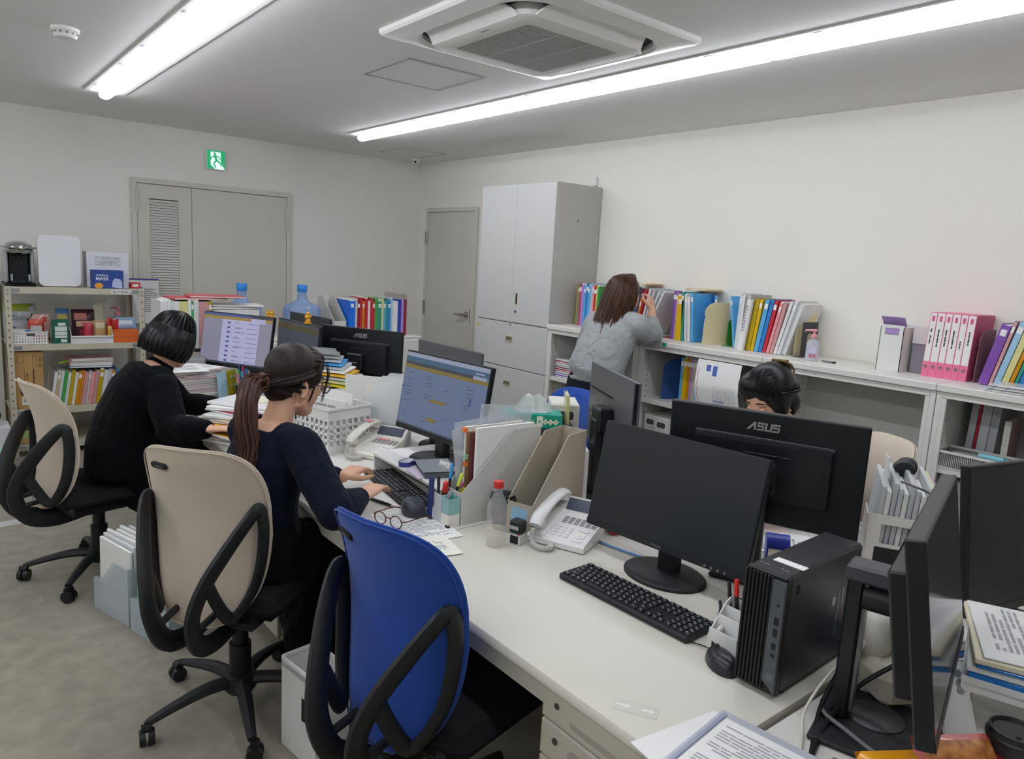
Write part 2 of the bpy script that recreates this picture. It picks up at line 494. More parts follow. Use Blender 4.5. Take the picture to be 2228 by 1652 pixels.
# exit sign
t = thing('exit_sign', 'lit green running-man emergency exit sign above the double door', 'sign', (-2.062, 0, 2.29))
G().box(-.08, .08, -.03, 0, -.086, .082, .004).build('sign_housing', m_ac, t)
me_g = M('exit_green', '#17a56f', .4, emis='#12b070', es=.55); me_w = M('exit_white', '#e8f4ef', .4, emis='#dff5ec', es=.75)
F = basis((0, -.0305, 0), (1, 0, 0), (0, 0, 1), (0, -1, 0))
G().prism(rrect(.148, .152, .004, 2, 0, -.002), 0, .001, F).build('green_face', me_g, t, smooth=0)
G().prism([(-.045, .062), (.038, .062), (.038, -.02), (.07, -.078), (-.01, -.078), (-.045, -.045)], .001, .002, F).build('doorway_shape', me_w, t, smooth=0)
g = G()
def st(a, b, w): 
    d = Vector((b[0] - a[0], b[1] - a[1], 0)).normalized(); n = Vector((-d.y, d.x, 0)) * w / 2
    A = Vector((a[0], a[1], 0)); B = Vector((b[0], b[1], 0))
    g.prism([(A + n)[:2], (B + n)[:2], (B - n)[:2], (A - n)[:2]], .002, .003, F)
g.prism([(-.012 + .011 * math.cos(R(30 * k)), .048 + .011 * math.sin(R(30 * k))) for k in range(12)], .002, .003, F)
st((-.012, .036), (.004, -.008), .019); st((.004, -.006), (.03, -.022), .012); st((.03, -.022), (.046, -.052), .011)
st((.002, -.008), (-.02, -.03), .012); st((-.02, -.03), (-.005, -.07), .010); st((-.01, .03), (-.038, .018), .009); st((-.038, .018), (-.045, -.004), .009); st((-.004, .03), (.022, .024), .009); st((.022, .024), (.034, .004), .009)
g.build('running_figure', me_g, t, smooth=0)
# cable cover strip on the floor
tag(G().prism([(-.03, 0), (.03, 0), (.02, .012), (-.02, .012)], -.55, .55, basis((-4.15, -2.04, 0), (0, 1, 0), (0, 0, 1), (1, .1, 0))).build('cable_cover', M('cable_cover_grey', '#b9bab8', .5), smooth=0), 'pale grey cable cover strip lying across the carpet', 'cable cover')

# ---------------------------------------------------------------- tall grey cabinet
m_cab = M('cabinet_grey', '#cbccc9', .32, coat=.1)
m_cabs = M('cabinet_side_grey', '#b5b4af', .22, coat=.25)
m_beige = M('handle_beige', '#c9c2a2', .5)
cb = thing('tall_cabinet', 'tall grey steel cabinet with two doors over drawers beside the grey door', 'cabinet', (-.24, -2.172, 0))
X = -.232                # front face (local)
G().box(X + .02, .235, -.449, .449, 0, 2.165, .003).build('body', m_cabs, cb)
for n_, y0, y1 in (('door', -.447, -.0015), ('door', .0015, .447)):
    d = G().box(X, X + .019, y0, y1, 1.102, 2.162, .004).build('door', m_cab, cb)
    if y0 < -.1:
        G().box(X - .003, X + .001, -.08, -.048, 1.24, 1.34, .003).build('handle', m_beige, d)
        G().box(X - .004, X - .002, -.074, -.056, 1.25, 1.33).build('grip_recess', m_dark, d, smooth=0)
        G().cyl((X - .006, -.06, 1.19), (X, -.06, 1.19), .011, n=14).build('lock', m_steel, d)
for z0, z1 in ((.742, 1.094), (.384, .736), (.03, .378)):
    d = G().box(X, X + .019, -.447, .447, z0, z1, .004).build('drawer', m_cab, cb)
    zc = z1 - .125
    G().box(X - .005, X + .001, -.045, .045, zc - .026, zc + .026, .003).build('handle', m_beige, d)
    G().box(X - .006, X - .004, -.036, .036, zc - .012, zc + .018).build('grip_recess', M('recess_olive', '#6e6a52', .8), d, smooth=0)
G().cyl((X - .004, -.005, 1.085), (X, -.005, 1.085), .008, n=10).build('lock', m_steel, cb)
G().box(X - .001, X, .355, .43, 1.03, 1.062).build('warning_sticker', M('sticker_pale', '#c7c6bb', .6), cb, smooth=0)
G().box(X - .0016, X - .0005, .407, .428, 1.032, 1.060).build('yellow_mark', M('sticker_yellow', '#c8c24a', .6), cb, smooth=0)
G().cyl((.0, -.452, 1.9), (0, -.449, 1.9), .006, n=8).build('side_plug', m_dark, cb)
tag(G().box(-.03, 0, -2.565, -2.53, 2.18, 2.245, .004).build('wall_hook', m_ac), 'small white plastic hook on the wall above the tall cabinet', 'hook')

# ---------------------------------------------------------------- white open shelf units along the right wall
m_shelf = M('shelf_white', '#e2e1da', .4)
m_shelfin = M('shelf_inner', '#c7c6c0', .5)
ZT = 1.13
names4 = ['white steel shelf unit against the tall grey cabinet', 'white steel shelf unit holding the navy bookend',
          'empty white steel shelf unit with bare inner panels', 'white steel shelf unit with the mesh basket on its shelf']
shelf_roots = []
for i in range(4):
    t = thing('shelf_unit', names4[i], 'shelf', (-.24, -2.622 - .9 * i - .45, 0), 0, 'white shelf units along the right wall')
    shelf_roots.append(t)
    xf, xb = -.232, .232
    G().box(xf - .012, xb, -.449, .449, ZT - .034, ZT, .004).build('top_board', m_shelf, t)
    for s in (-1, 1):
        a, b = sorted((s * .448, s * .424))
        side = G().box(xf, xb, a, b, 0, ZT - .034, .002).build('side_panel', m_shelf, t)
        a, b = sorted((s * .424, s * .404))
        G().box(xf, xf + .014, a, b, .06, ZT - .06).build('front_stile', m_shelf, t, smooth=0)
        g = G()
        for zz in [.12 + .035 * k for k in range(27)]:
            for xx in (xf + .07, xb - .06):
                g.box(xx - .004, xx + .004, s * .424 - .0006, s * .424 + .0006, zz - .004, zz + .004)
        g.build('pin_holes', M('hole_grey', '#5c5c59', .8), side, smooth=0)
    G().box(xf, xf + .016, -.424, .424, ZT - .062, ZT - .034).build('top_rail', m_shelf, t, smooth=0)
    G().box(xf, xf + .02, -.424, .424, 0, .06).build('plinth', m_shelf, t, smooth=0)
    G().box(xb - .012, xb, -.424, .424, .02, ZT - .034).build('back_panel', m_shelfin, t, smooth=0)
    for zz in ((.745, .385) if i != 2 else (.2,)):
        G().box(xf + .014, xb - .012, -.423, .423, zz - .028, zz, .002).build('shelf_board', m_shelf, t)
    G().box(xf + .02, xb - .012, -.424, .424, .06, .09).build('floor_board', m_shelf, t, smooth=0)
tag(G().box(-.0015, 0, -.015, .015, -.011, .011).build('tape_mark', M('teal_tape', '#1d9a86', .5), loc=(-.4845, -3.735, ZT - .017)), 'small teal tape mark on the shelf edge below the leaning blue folder', 'tape')
# ---------------------------------------------------------------- desks
m_desk = M('desk_top_grey', '#cfccc0', .38, var=.015, vs=4)
m_deskw = M('desk_top_white', '#dcdad3', .38, var=.012, vs=4)
m_deskf = M('desk_body_grey', '#c6c2b2', .42)
m_leg = M('desk_leg_grey', '#9a978e', .45)
m_black = M('black_plastic', '#17181b', .42)
m_blackm = M('black_matte', '#1c1d20', .6)
m_grey = M('mid_grey', '#8b8b8a', .5)
DZ = .70
def desk(label, x0, x1, y0, y1, front, top, pedestal=None, group='office desks'):
    """front: -1 the user sits on the -x side, +1 on the +x side"""
    t = thing('office_desk', label, 'desk', ((x0 + x1) / 2, (y0 + y1) / 2, 0), 0, group)
    hx, hy = (x1 - x0) / 2, (y1 - y0) / 2
    f = front
    prof = [(hx, DZ), (-hx + .016, DZ), (-hx + .006, DZ - .004), (-hx, DZ - .014), (-hx, DZ - .024), (-hx + .01, DZ - .034), (hx, DZ - .034)]
    if f > 0: prof = [(-a, b) for a, b in prof]
    G().prism(prof, -hy + .001, hy - .001, basis((0, 0, 0), (1, 0, 0), (0, 0, 1), (0, -1, 0))).build('desk_top', top, t)
    fx = f * (hx - .03)
    G().box(fx - .008, fx + .008, -hy + .03, hy - .03, DZ - .085, DZ - .034).build('front_rail', m_deskf, t, smooth=0)
    G().box(-f * (hx - .03) - .008, -f * (hx - .03) + .008, -hy + .03, hy - .03, .2, DZ - .034).build('modesty_panel', m_deskf, t, smooth=0)
    for s in (-1, 1):
        G().box(-hx + .05, hx - .02, s * (hy - .03) - .014, s * (hy - .03) + .014, 0, .04, .006).box(-hx + .12, hx - .1, s * (hy - .03) - .012, s * (hy - .03) + .012, .03, DZ - .034, .004).build('leg', m_leg, t)
    if pedestal:
        s, w, dr = pedestal
        ya, yb = (-hy + .004, -hy + .004 + w) if s < 0 else (hy - .004 - w, hy - .004)
        xa, xb = f * (hx - .024), f * (hx - .62)
        body = G().box(xa - f * .02, xb, ya, yb, .03, DZ - .036, .002).build('pedestal', m_deskf, t)
        z = DZ - .044
        for hgt in dr:
            d = G().box(xa, xa - f * .02, ya + .002, yb - .002, z - hgt + .004, z, .004).build('drawer', m_deskf, t)
            yc = (ya + yb) / 2
            Fm = basis((xa + f * .0006, yc, z - hgt * .5), (0, f, 0), (0, 0, 1), (f, 0, 0))
            G().prism(rrect(.21, .034, .0169, 6, -.005 if f > 0 else .0, 0), 0, .0012, Fm).build('grip_recess', M('drawer_recess', '#a8a598', .6), d)
            G().cyl(Fm @ Vector((-.145, .012, 0)), Fm @ Vector((-.145, .012, .003)), .0075, n=14).build('lock', M('lock_dark', '#5c5a55', .4, .6), d)
            z -= hgt
    return t
xn0, xn1, xm = -3.083, -2.386, -2.384
xf1 = -1.684
desk('pale grey desk with drawers and the blue chair in front', xn0, xn1, -5.965, -4.801, -1, m_desk, (-1, .395, (.078, .09, .15, .3)))
desk('white desk where the person in navy types', xn0, xn1, -4.799, -3.62, -1, m_deskw, (1, .395, (.078, .09, .15, .3)))
desk('white desk where the person with bobbed hair works', xn0, xn1, -3.618, -2.44, -1, m_deskw, (1, .395, (.078, .09, .15, .3)))
desk('desk at the far end of the window-side row under upright white files', xn0, xn1, -2.438, -1.26, -1, m_deskw)
desk('desk behind the near monitor, facing the shelves', xm, xf1, -5.965, -4.801, 1, m_deskw)
desk('shelf-side desk under the tissue box', xm, xf1, -4.799, -3.62, 1, m_deskw)
desk('shelf-side desk under the second branded monitor', xm, xf1, -3.618, -2.44, 1, m_deskw)
desk('shelf-side desk at the far end of the row', xm, xf1, -2.438, -1.76, 1, m_deskw)
# end desk across the rows
t = thing('office_desk', 'white desk across the end of the rows carrying two angled monitors', 'desk', (-2.36, -6.345, 0), 0, 'office desks')
G().box(-.70, .70, -.36, .372, DZ - .038, DZ - .004, .008).build('desk_top', m_deskw, t)
G().box(-.66, .66, .33, .35, .2, DZ - .04).build('modesty_panel', m_deskf, t, smooth=0)
for s in (-1, 1): G().box(s * .66 - .014, s * .66 + .014, -.3, .3, 0, DZ - .04, .004).build('leg', m_leg, t)
EZ = DZ - .004
# low cabinet past the end of the desks
t = thing('low_cabinet', 'white low cabinet past the desk rows under the water bottles', 'cabinet', (-1.60, -1.22, 0))
G().box(-.75, .75, -.24, .22, 0, .90, .004).build('body', m_shelf, t)
G().box(-.755, .755, -.245, .225, .90, .915, .003).build('top_board', m_shelf, t)
for k in range(2):
    d = G().box(-.745 + .75 * k, -.005 + .75 * k, -.258, -.241, .04, .89, .003).build('door', m_shelf, t)
    G().box(-.06 if k == 0 else .03, -.03 if k == 0 else .06, -.266, -.257, .55, .67, .003).build('handle', m_grey, d)

# ---------------------------------------------------------------- office chairs
m_cream = M('cream_fabric', '#cbbfad', .9, spec=.15, bump=.12, bs=500, sheen=.2)
m_blue = M('blue_fabric', '#22499c', .9, spec=.15, bump=.2, bs=420, sheen=.2)
m_seat = M('black_fabric', '#1b1b1d', .95, spec=.1, bump=.15, bs=400)
m_cf = M('chair_frame_black', '#1d1f21', .5)
V3 = Vector
def chair(label, fab, x, y, yaw, ztop, base_a, group='swivel chairs with looped black back frames'):
    t = thing('office_chair', label, 'chair', (x, y, 0), R(yaw), group)
    dz = ztop - .98
    # back shell
    zc, hh, hw = .70 + dz, .285, .202
    def surf(yy, zz):
        q = (zz - zc)
        return -.205 - 1.0 * max(0, q) ** 2 - .7 * min(0, q + .05) ** 2 + 1.4 * yy * yy
    out = []
    for i in range(64):
        a = 2 * PI * i / 64; ca, sa = math.cos(a), math.sin(a)
        n_ = 4.2 if sa > 0 else 3.0
        yy = hw * math.copysign(abs(ca) ** (2 / n_), ca); zz = hh * math.copysign(abs(sa) ** (2 / n_), sa)
        yy *= 1 - .10 * max(0, -zz / hh)
        out.append((yy, zz))
    rings = (1.0, .985, .95, .8, .6, .4, .2)
    vs = []; fs = []
    def side(th_sign):
        idx = []
        for s in rings:
            th = .016 * (1 - s ** 14) + .002
            row = []
            for (a, b) in out:
                row.append(len(vs)); vs.append((surf(a * s, zc + b * s) + th_sign * th, a * s, zc + b * s))
            idx.append(row)
        c = len(vs); vs.append((surf(0, zc) + th_sign * .018, 0, zc))
        for k in range(len(rings) - 1):
            for j in range(64): fs.append((idx[k][j], idx[k][(j + 1) % 64], idx[k + 1][(j + 1) % 64], idx[k + 1][j]))
        for j in range(64): fs.append((idx[-1][j], idx[-1][(j + 1) % 64], c))
        return idx[0]
    A = side(1); B = side(-1)
    for j in range(64): fs.append((A[j], A[(j + 1) % 64], B[(j + 1) % 64], B[j]))
    bk = G().add(vs, fs).build('backrest', fab, t, smooth=60)
    G().tube([(surf(a * .992, zc + b * .992) - .012, a * .985, zc + b * .985) for a, b in out], .0022, 5, closed=True).build('piping', fab, bk)
    # maker's tag
    ty, tz = .098, zc + .222
    e_ = 1e-3
    ay = V3((surf(ty + e_, tz) - surf(ty - e_, tz), 2 * e_, 0)).normalized(); az = V3((surf(ty, tz + e_) - surf(ty, tz - e_), 0, 2 * e_)).normalized()
    nn = az.cross(ay).normalized()
    if nn.x > 0: nn = -nn
    Fm = basis(V3((surf(ty, tz), ty, tz)) + nn * .0178, -ay, nn.cross(-ay), nn)
    pl = G().prism(rrect(.062, .019, .007, 4), -.004, .004, Fm).build('maker_tag', m_blackm, t)
    text('yera', .017, M('tag_grey', '#8f9193', .5), pl, Fm @ Matrix.Translation((0, 0, .0045)))
    for s in (-1, 1):
        m1 = smooth_path([(-.03, s * .045, .385 + dz), (-.19, s * .050, .360 + dz), (-.305, s * .056, .392 + dz), (-.355, s * .066, .49 + dz), (-.340, s * .092, .59 + dz), (-.290, s * .135, .69 + dz), (-.240, s * .170, .765 + dz), (-.205, s * .186, .795 + dz),
                          (-.184, s * .192, .745 + dz), (-.186, s * .188, .64 + dz), (-.200, s * .172, .55 + dz), (-.226, s * .138, .475 + dz), (-.250, s * .116, .462 + dz), (-.285, s * .102, .52 + dz), (-.322, s * .096, .595 + dz)], 5)
        n = len(m1); rad = lerp_list([.034, .033, .032, .031, .031, .030, .027, .024, .025, .025, .024, .022, .021, .022, .022], n)
        G().tube(m1, rad, 10, flat=((0, 1, 0), .55)).build('back_frame', m_cf, t)
        G().cyl((-.335, s * .062, .45 + dz), (-.222, s * .066, .465 + dz), .011, n=10).build('frame_peg', m_cf, t)
    sg = G().box(-.20, .27, -.24, .24, .425 + dz, .495 + dz, .03)
    sg.build('seat', m_seat, t)
    G().box(-.18, .2, -.16, .16, .375 + dz, .43 + dz, .02).build('seat_mechanism', m_cf, t)
    G().cyl((0, 0, .08), (0, 0, .39 + dz), .027, n=16).cyl((0, 0, .1), (0, 0, .24), .036, n=16).build('gas_column', m_black, t)
    ba = R(base_a - yaw)
    G().lathe([(.045, .065), (.055, .08), (.05, .125), (.035, .13)], 20).build('hub', m_cf, t)
    for k in range(5):
        a = ba + R(72 * k); c, s_ = math.cos(a), math.sin(a)
        p = [(c * .03, s_ * .03, .105), (c * .12, s_ * .12, .108), (c * .22, s_ * .22, .09), (c * .30, s_ * .30, .07)]
        G().tube(smooth_path(p, 3), lerp_list([.026, .024, .019, .014], 10), 8, flat=((0, 0, 1), .8)).build('base_leg', m_cf, t)
        q = (c * .305, s_ * .305)
        g = G().cyl((q[0], q[1], .045), (q[0], q[1], .075), .008, n=8)
        d = Vector((math.cos(a + 1.3), math.sin(a + 1.3), 0)); n_ = Vector((-d.y, d.x, 0)); o = Vector((q[0], q[1], .027)) + d * .008
        for w in (-1, 1): g.cyl(o + n_ * (w * .004), o + n_ * (w * .022), .027, .025, n=16)
        g.tube([o + Vector((0, 0, .03)) + n_ * -.016, o + Vector((0, 0, .03)) + n_ * .016], .014, 8)
        g.build('caster', m_black, t)
    return t
chair('cream office chair under the person with bobbed hair', m_cream, -3.49, -2.91, 13, .95, 20)
chair('cream office chair under the person in the navy top', m_cream, -3.30, -4.31, 40, .985, -174)
chair('blue office chair standing empty at the near desk', m_blue, -3.062, -5.195, 13, .985, 20)
chair('cream office chair showing its top behind the near monitors', m_cream, -1.33, -5.29, 150, .965, 0)
chair('blue office chair mostly hidden behind the tissue box', m_blue, -1.42, -3.70, 180, .865, 0)

# ---------------------------------------------------------------- monitors
m_bez = M('monitor_black', '#15171a', .38)
m_back = M('monitor_back', '#191b1f', .36, coat=.05)
m_backg = M('monitor_back_grey', '#55575a', .34)
m_scr = M('screen_off', '#0d0f11', .22, spec=.6)
m_logo = M('logo_silver', '#a9aaa6', .35, .4)
def mon_root(label, c, yaw, group, bz):
    """root stands on the surface at height bz under the screen centre; local +x = out of the screen face"""
    return thing('monitor', label, 'monitor', (c[0], c[1], bz), R(yaw), group)
def mon_panel(t, cz, tilt, w=.54, h=.325, th=.022, screen=None, shell=None):
    """panel matrix: local x right, y up, z out of the screen"""
    t_ = R(tilt)
    up = Vector((-math.sin(t_), 0, math.cos(t_))); n = Vector((math.cos(t_), 0, math.sin(t_))); x = up.cross(n)
    Fm = basis((0, 0, cz), x, up, n)
    G().box(-w / 2, w / 2, -h / 2, h / 2, -th, 0, .003, Fm).build('housing', shell or m_bez, t)
    G().box(-w / 2 + .006, w / 2 - .006, -h / 2 + .02, h / 2 - .007, 0, .0008, 0, Fm).build('screen', screen or m_scr, t, smooth=0)
    G().box(-w / 2 + .002, w / 2 - .002, -h / 2 + .001, -h / 2 + .019, 0, .002, 0, Fm).build('lower_bezel', m_bez, t, smooth=0)
    return Fm
def mon_stand(t, Fm, cz, kind='round', depth=.06, bw=.24, bd=.2, xoff=-.06):
    top = Fm @ Vector((0, -.02, -.02)); 
    G().box(xoff - .018, xoff + .018, -.032, .032, .012, max(.05, top.z), .006).build('neck', m_black, t)
    G().box(xoff - .01, top.x + .005, -.05, .05, top.z - .045, top.z + .045, .006).build('mount', m_black, t)
    if kind == 'round':
        G().lathe([(bw / 2, 0), (bw / 2, .008), (bw / 2 - .006, .013), (.03, .018)], 36, Matrix.Translation((xoff + .02, 0, 0)) @ Matrix.Diagonal((bd / bw, 1, 1, 1))).build('foot', m_blackm, t)
    else:
        G().box(xoff - bd / 2 + .02, xoff + bd / 2 + .02, -bw / 2, bw / 2, 0, .014, .005).build('foot', m_blackm, t)
def asus_logo(g, Fm, s):
    """four slanted strokes letters, s = cap height"""
    def bar(x0, y0, x1, y1, sl=.28):
        g.prism([(x0 + sl * y0, y0), (x1 + sl * y0, y0), (x1 + sl * y1, y1), (x0 + sl * y1, y1)], 0, .0015, Fm @ Matrix.Diagonal((s, s, 1, 1)) @ Matrix.Translation((-1.75, -.5, 0)))
    g.prism([(-.25, 0), (.05, 0), (.75, .75), (.75, 1), (.60, 1)], 0, .0015, Fm @ Matrix.Diagonal((s, s, 1, 1)) @ Matrix.Translation((-1.75, -.5, 0)))
    bar(.58, 0, .80, .9, .05)
    for k, x in enumerate((.92, 2.72)):
        bar(x, .78, x + .78, 1, .12); bar(x, .42, x + .78, .62, .12); bar(x, 0, x + .78, .2, .12); bar(x, .5, x + .2, .9, .12); bar(x + .6, .1, x + .8, .55, .12)
    bar(1.82, .05, 2.04, 1, .12); bar(2.44, .05, 2.66, 1, .12); bar(1.82, 0, 2.66, .2, .12)
def asus_back(t, Fm, w=.54, h=.325):
    B = Fm @ Matrix.Translation((0, 0, -.022)) @ Matrix.Rotation(PI, 4, 'Y')      # seen from behind: x right, y up, z out
    vs, fs = ring([([(-.19, -.085), (.19, -.085), (.19, .085), (-.19, .085)], -.001), ([(-.185, -.08), (.185, -.08), (.185, .078), (-.185, .078)], .026)])
    fs.append((4, 5, 6, 7))
    G().add(vs, fs, B).build('back_bulge', m_back, t)
    st_ = G().box(-.19, .19, .078, .09, 0, .006, .001, B).build('vent_strip', M('vent_grey', '#4a4c50', .4), t)
    g = G()
    for i in range(52): g.box(-.165 + i * .0066, -.1622 + i * .0066, .0785, .0885, .0055, .0066, 0, B)
    g.build('vent_slots', m_dark, st_, smooth=0)
    G().box(-.045, .085, .045, .051, .0255, .0285, .001, B).build('mount_ridge', m_bez, t)
    for x, y in ((.05, .048), (.05, -.05), (-.05, .048), (-.05, -.05)):
        G().cyl(B @ Vector((x, y, .025)), B @ Vector((x, y, .0285)), .005, n=8).build('screw', m_black, t)
    g = G(); asus_logo(g, B @ Matrix.Translation((0, .122, 0)), .0235); g.build('maker_logo', m_logo, t, smooth=0)
    return B
# A: switched-off monitor on the near desk
t = mon_root('switched-off black monitor behind the keyboard on the near desk', (-2.465, -5.406, 0), 184.4, 'desktop monitors', DZ)
Fa = mon_panel(t, .948 - DZ, 11.7, screen=M('screen_grey', '#24282a', .30, spec=.35))
mon_stand(t, Fa, .248, 'round', bw=.25, bd=.2, xoff=-.03)
text('PHILIPS', .011, M('bezel_text', '#6f7478', .5), t, Fa @ Matrix.Translation((-.01, -.153, .0022)))
for i in range(4): G().cyl(Fa @ Vector((.15 + i * .02, -.155, .0018)), Fa @ Vector((.15 + i * .02, -.155, .003)), .0035, n=8).build('button', M('bezel_text'), t)
# B: branded monitor seen from behind
t = mon_root('black monitor seen from behind with a large silver logo, nearest of its kind', (-2.229, -5.538, 0), 20.8, 'desktop monitors', DZ)
Fb = mon_panel(t, 1.033 - DZ, 4.5)
B_ = asus_back(t, Fb); mon_stand(t, Fb, .33, 'flat', bw=.2, bd=.12, xoff=-.045)
G().box(-.008, .012, -.062, -.035, .026, .036, .002, B_).build('plug', M('plug_grey', '#4e555b', .5), t)
G().tube(smooth_path([B_ @ Vector((.002, -.06, .031)), B_ @ Vector((.0, -.13, .04)), B_ @ Vector((.004, -.2, .02)), B_ @ Vector((.02, -.30, -.03))], 5), .0042, 8).build('cable', M('cable_grey', '#4b4e54', .5), t)
# C: slim monitor, back to us
t = mon_root('slim grey-backed monitor turned sideways beside the tissue box', (-2.06, -4.795, 0), 332.3, 'desktop monitors', DZ)
Fc = mon_panel(t, 1.024 - DZ, 0, th=.012, shell=m_backg)
B_ = Fc @ Matrix.Translation((0, 0, -.012)) @ Matrix.Rotation(PI, 4, 'Y')
G().box(-.25, .02, .058, .066, 0, .001, 0, B_).build('vent_slot', m_dark, t, smooth=0)
G().box(-.16, .16, -.16, -.02, 0, .03, .012, B_).build('back_bulge', m_backg, t)
for x, y in ((-.16, .02), (-.06, .0)): G().cyl(B_ @ Vector((x, y, 0)), B_ @ Vector((x, y, .001)), .004, n=8).build('screw_hole', m_dark, t)
G().box(.262, .2702, -.1615, .1605, .0, .0125, 0, B_).build('edge_strip', m_bez, t, smooth=0)
mon_stand(t, Fc, .32, 'round', bw=.22, bd=.18, xoff=-.06)
# E: grey monitor back behind the blue screen
t = mon_root('grey-backed monitor peeking over the blue screen', (-2.20, -3.889, 0), -1.2, 'desktop monitors', DZ)
Fe = mon_panel(t, 1.013 - DZ, 0, th=.012, shell=m_backg)
B_ = Fe @ Matrix.Translation((0, 0, -.012)) @ Matrix.Rotation(PI, 4, 'Y')
text('acer', .022, M('logo_dark', '#3c3e40', .4), t, B_ @ Matrix.Translation((-.02, .135, .0005)))
mon_stand(t, Fe, .31, 'round', bw=.22, bd=.18)
# F: second branded monitor
t = mon_root('black monitor seen from behind with a silver logo, farther of the two', (-2.169, -2.964, 0), 28.2, 'desktop monitors', DZ)
Ff = mon_panel(t, .995 - DZ, -2); asus_back(t, Ff); mon_stand(t, Ff, .295, 'flat', bw=.2, bd=.18, xoff=-.07)
# I: black monitor back far away
t = mon_root('plain black monitor seen from behind at the far end', (-2.10, -2.124, 0), 4, 'desktop monitors', DZ)
Fi = mon_panel(t, .992 - DZ, 0, shell=M('monitor_back_soft', '#2c2e31', .4)); mon_stand(t, Fi, .292, 'round', bw=.22, bd=.18)
# screens with pages
def emis(name, col, s): return M(name, '#101010', .35, emis=col, es=s)
e_bl = emis('page_blue', '#93a5cf', .36); e_wh = emis('page_white', '#c3cdea', .42); e_lav = emis('page_lavender', '#a9a7bf', .52); e_lw = emis('page_pale', '#c6c5ee', .62)
e_or = emis('page_ochre', '#a8924a', .42); e_dk = emis('page_slate', '#5a6270', .34); e_teal = emis('page_steel', '#5f88ad', .36); e_nav = emis('page_button', '#4a5fa0', .55); e_tx = emis('page_text', '#6d7388', .4)
e_dim = emis('page_dim', '#5e6373', .34); e_dim2 = emis('page_dim_ochre', '#6a6134', .34); e_gold = emis('page_gold', '#b99a4d', .55); e_bar = emis('page_bar', '#5671b5', .5)
def page(t, Fm, rects, w=.528, h=.298, yoff=.0065):
    """rects: (material, x0, x1, y0, y1) in 0..1 of the screen, y from the top"""
    mats = []; g = G()
    for k, (m, x0, x1, y0, y1) in enumerate(rects):
        if m not in mats: mats.append(m)
        g.mat(mats.index(m)); z = .0009 + .00006 * k
        P = lambda x, y: ((x - .5) * w, (.5 - y) * h + yoff, z)
        g.quad(P(x0, y1), P(x1, y1), P(x1, y0), P(x0, y0), Fm)
    g.build('screen_page', mats, t, smooth=0)
# D: blue screen
t = mon_root('lit monitor with a blue web page on the white riser', (-2.524, -4.311, 0), 183.5, 'desktop monitors', .775)
Fd = mon_panel(t, 1.027 - .775, 9)
rects = [(e_bl, 0, 1, 0, 1), (e_wh, 0, 1, .0, .055), (e_teal, 0, 1, .055, .125), (e_dk, 0, .78, .125, .165), (e_or, 0, 1, .165, .215), (e_dk, .76, .86, .125, .165), (e_wh, .83, .97, .125, .165), (e_teal, .82, .98, .07, .11), (e_wh, .85, .95, .08, .1)]
rq = random.Random(3)
for y in (.27, .31, .36, .40, .46, .52, .56, .66, .72, .76, .82, .87):
    for x in (.05, .3, .55, .78):
        if rq.random() < .6: rects.append((e_tx, x, x + .03 + .07 * rq.random(), y, y + .010))
rects += [(e_or, .38, .57, .56, .605), (e_or, .38, .49, .815, .86), (e_teal, .0, .05, .47, .49), (e_nav, .83, .855, .42, .52), (e_teal, .52, .56, .40, .415), (e_dk, 0, 1, .975, 1)]
for k in range(8): rects.append((e_bar, .3 + .06 * k, .315 + .06 * k, .98, .995))
page(t, Fd, rects); mon_stand(t, Fd, .25, 'round', bw=.25, bd=.22, xoff=-.02)
# G: page with a pale column
t = mon_root('lit monitor with a lavender web page facing the bobbed-hair person', (-2.638, -2.259, 0), 207.6, 'desktop monitors', DZ)
Fg = mon_panel(t, 1.014 - DZ, 9.5)
rects = [(e_lav, 0, 1, 0, 1), (e_bar, 0, .7, 0, .05), (e_dk, .7, 1, 0, .05), (e_gold, 0, 1, .05, .11), (e_lw, .28, .82, .11, 1), (e_lw, .7, .9, .05, .14), (e_gold, .05, .65, .062, .072)]
for k in range(9):
    y = .155 + .095 * k
    rects += [(e_nav, .36, .405, y, y + .034), (e_tx, .47, .47 + .05 + .05 * (k % 3), y + .005, y + .014), (e_tx, .65, .80, y + .008, y + .016)]
    if k % 2: rects.append((e_tx, .47, .56, y + .025, y + .033))
rects.append((e_dk, 0, 1, .965, 1))
for k in range(12): rects.append((e_bar, .3 + .045 * k, .312 + .045 * k, .972, .992))
page(t, Fg, rects); mon_stand(t, Fg, .3, 'round', bw=.24, bd=.2)
# H: dim screen
t = mon_root('dim monitor beside the lavender page, with a yellow ornament on top', (-2.45, -2.714, 0), 181.7, 'desktop monitors', DZ)
Fh = mon_panel(t, 1.009 - DZ, 4)
rects = [(e_dim, 0, 1, 0, 1), (e_dim2, 0, .99, .06, .15), (e_dk, 0, .75, .15, .22), (e_tx, .3, .6, .4, .42), (e_tx, .3, .7, .5, .52)]
page(t, Fh, rects); mon_stand(t, Fh, .3, 'round', bw=.22, bd=.18)
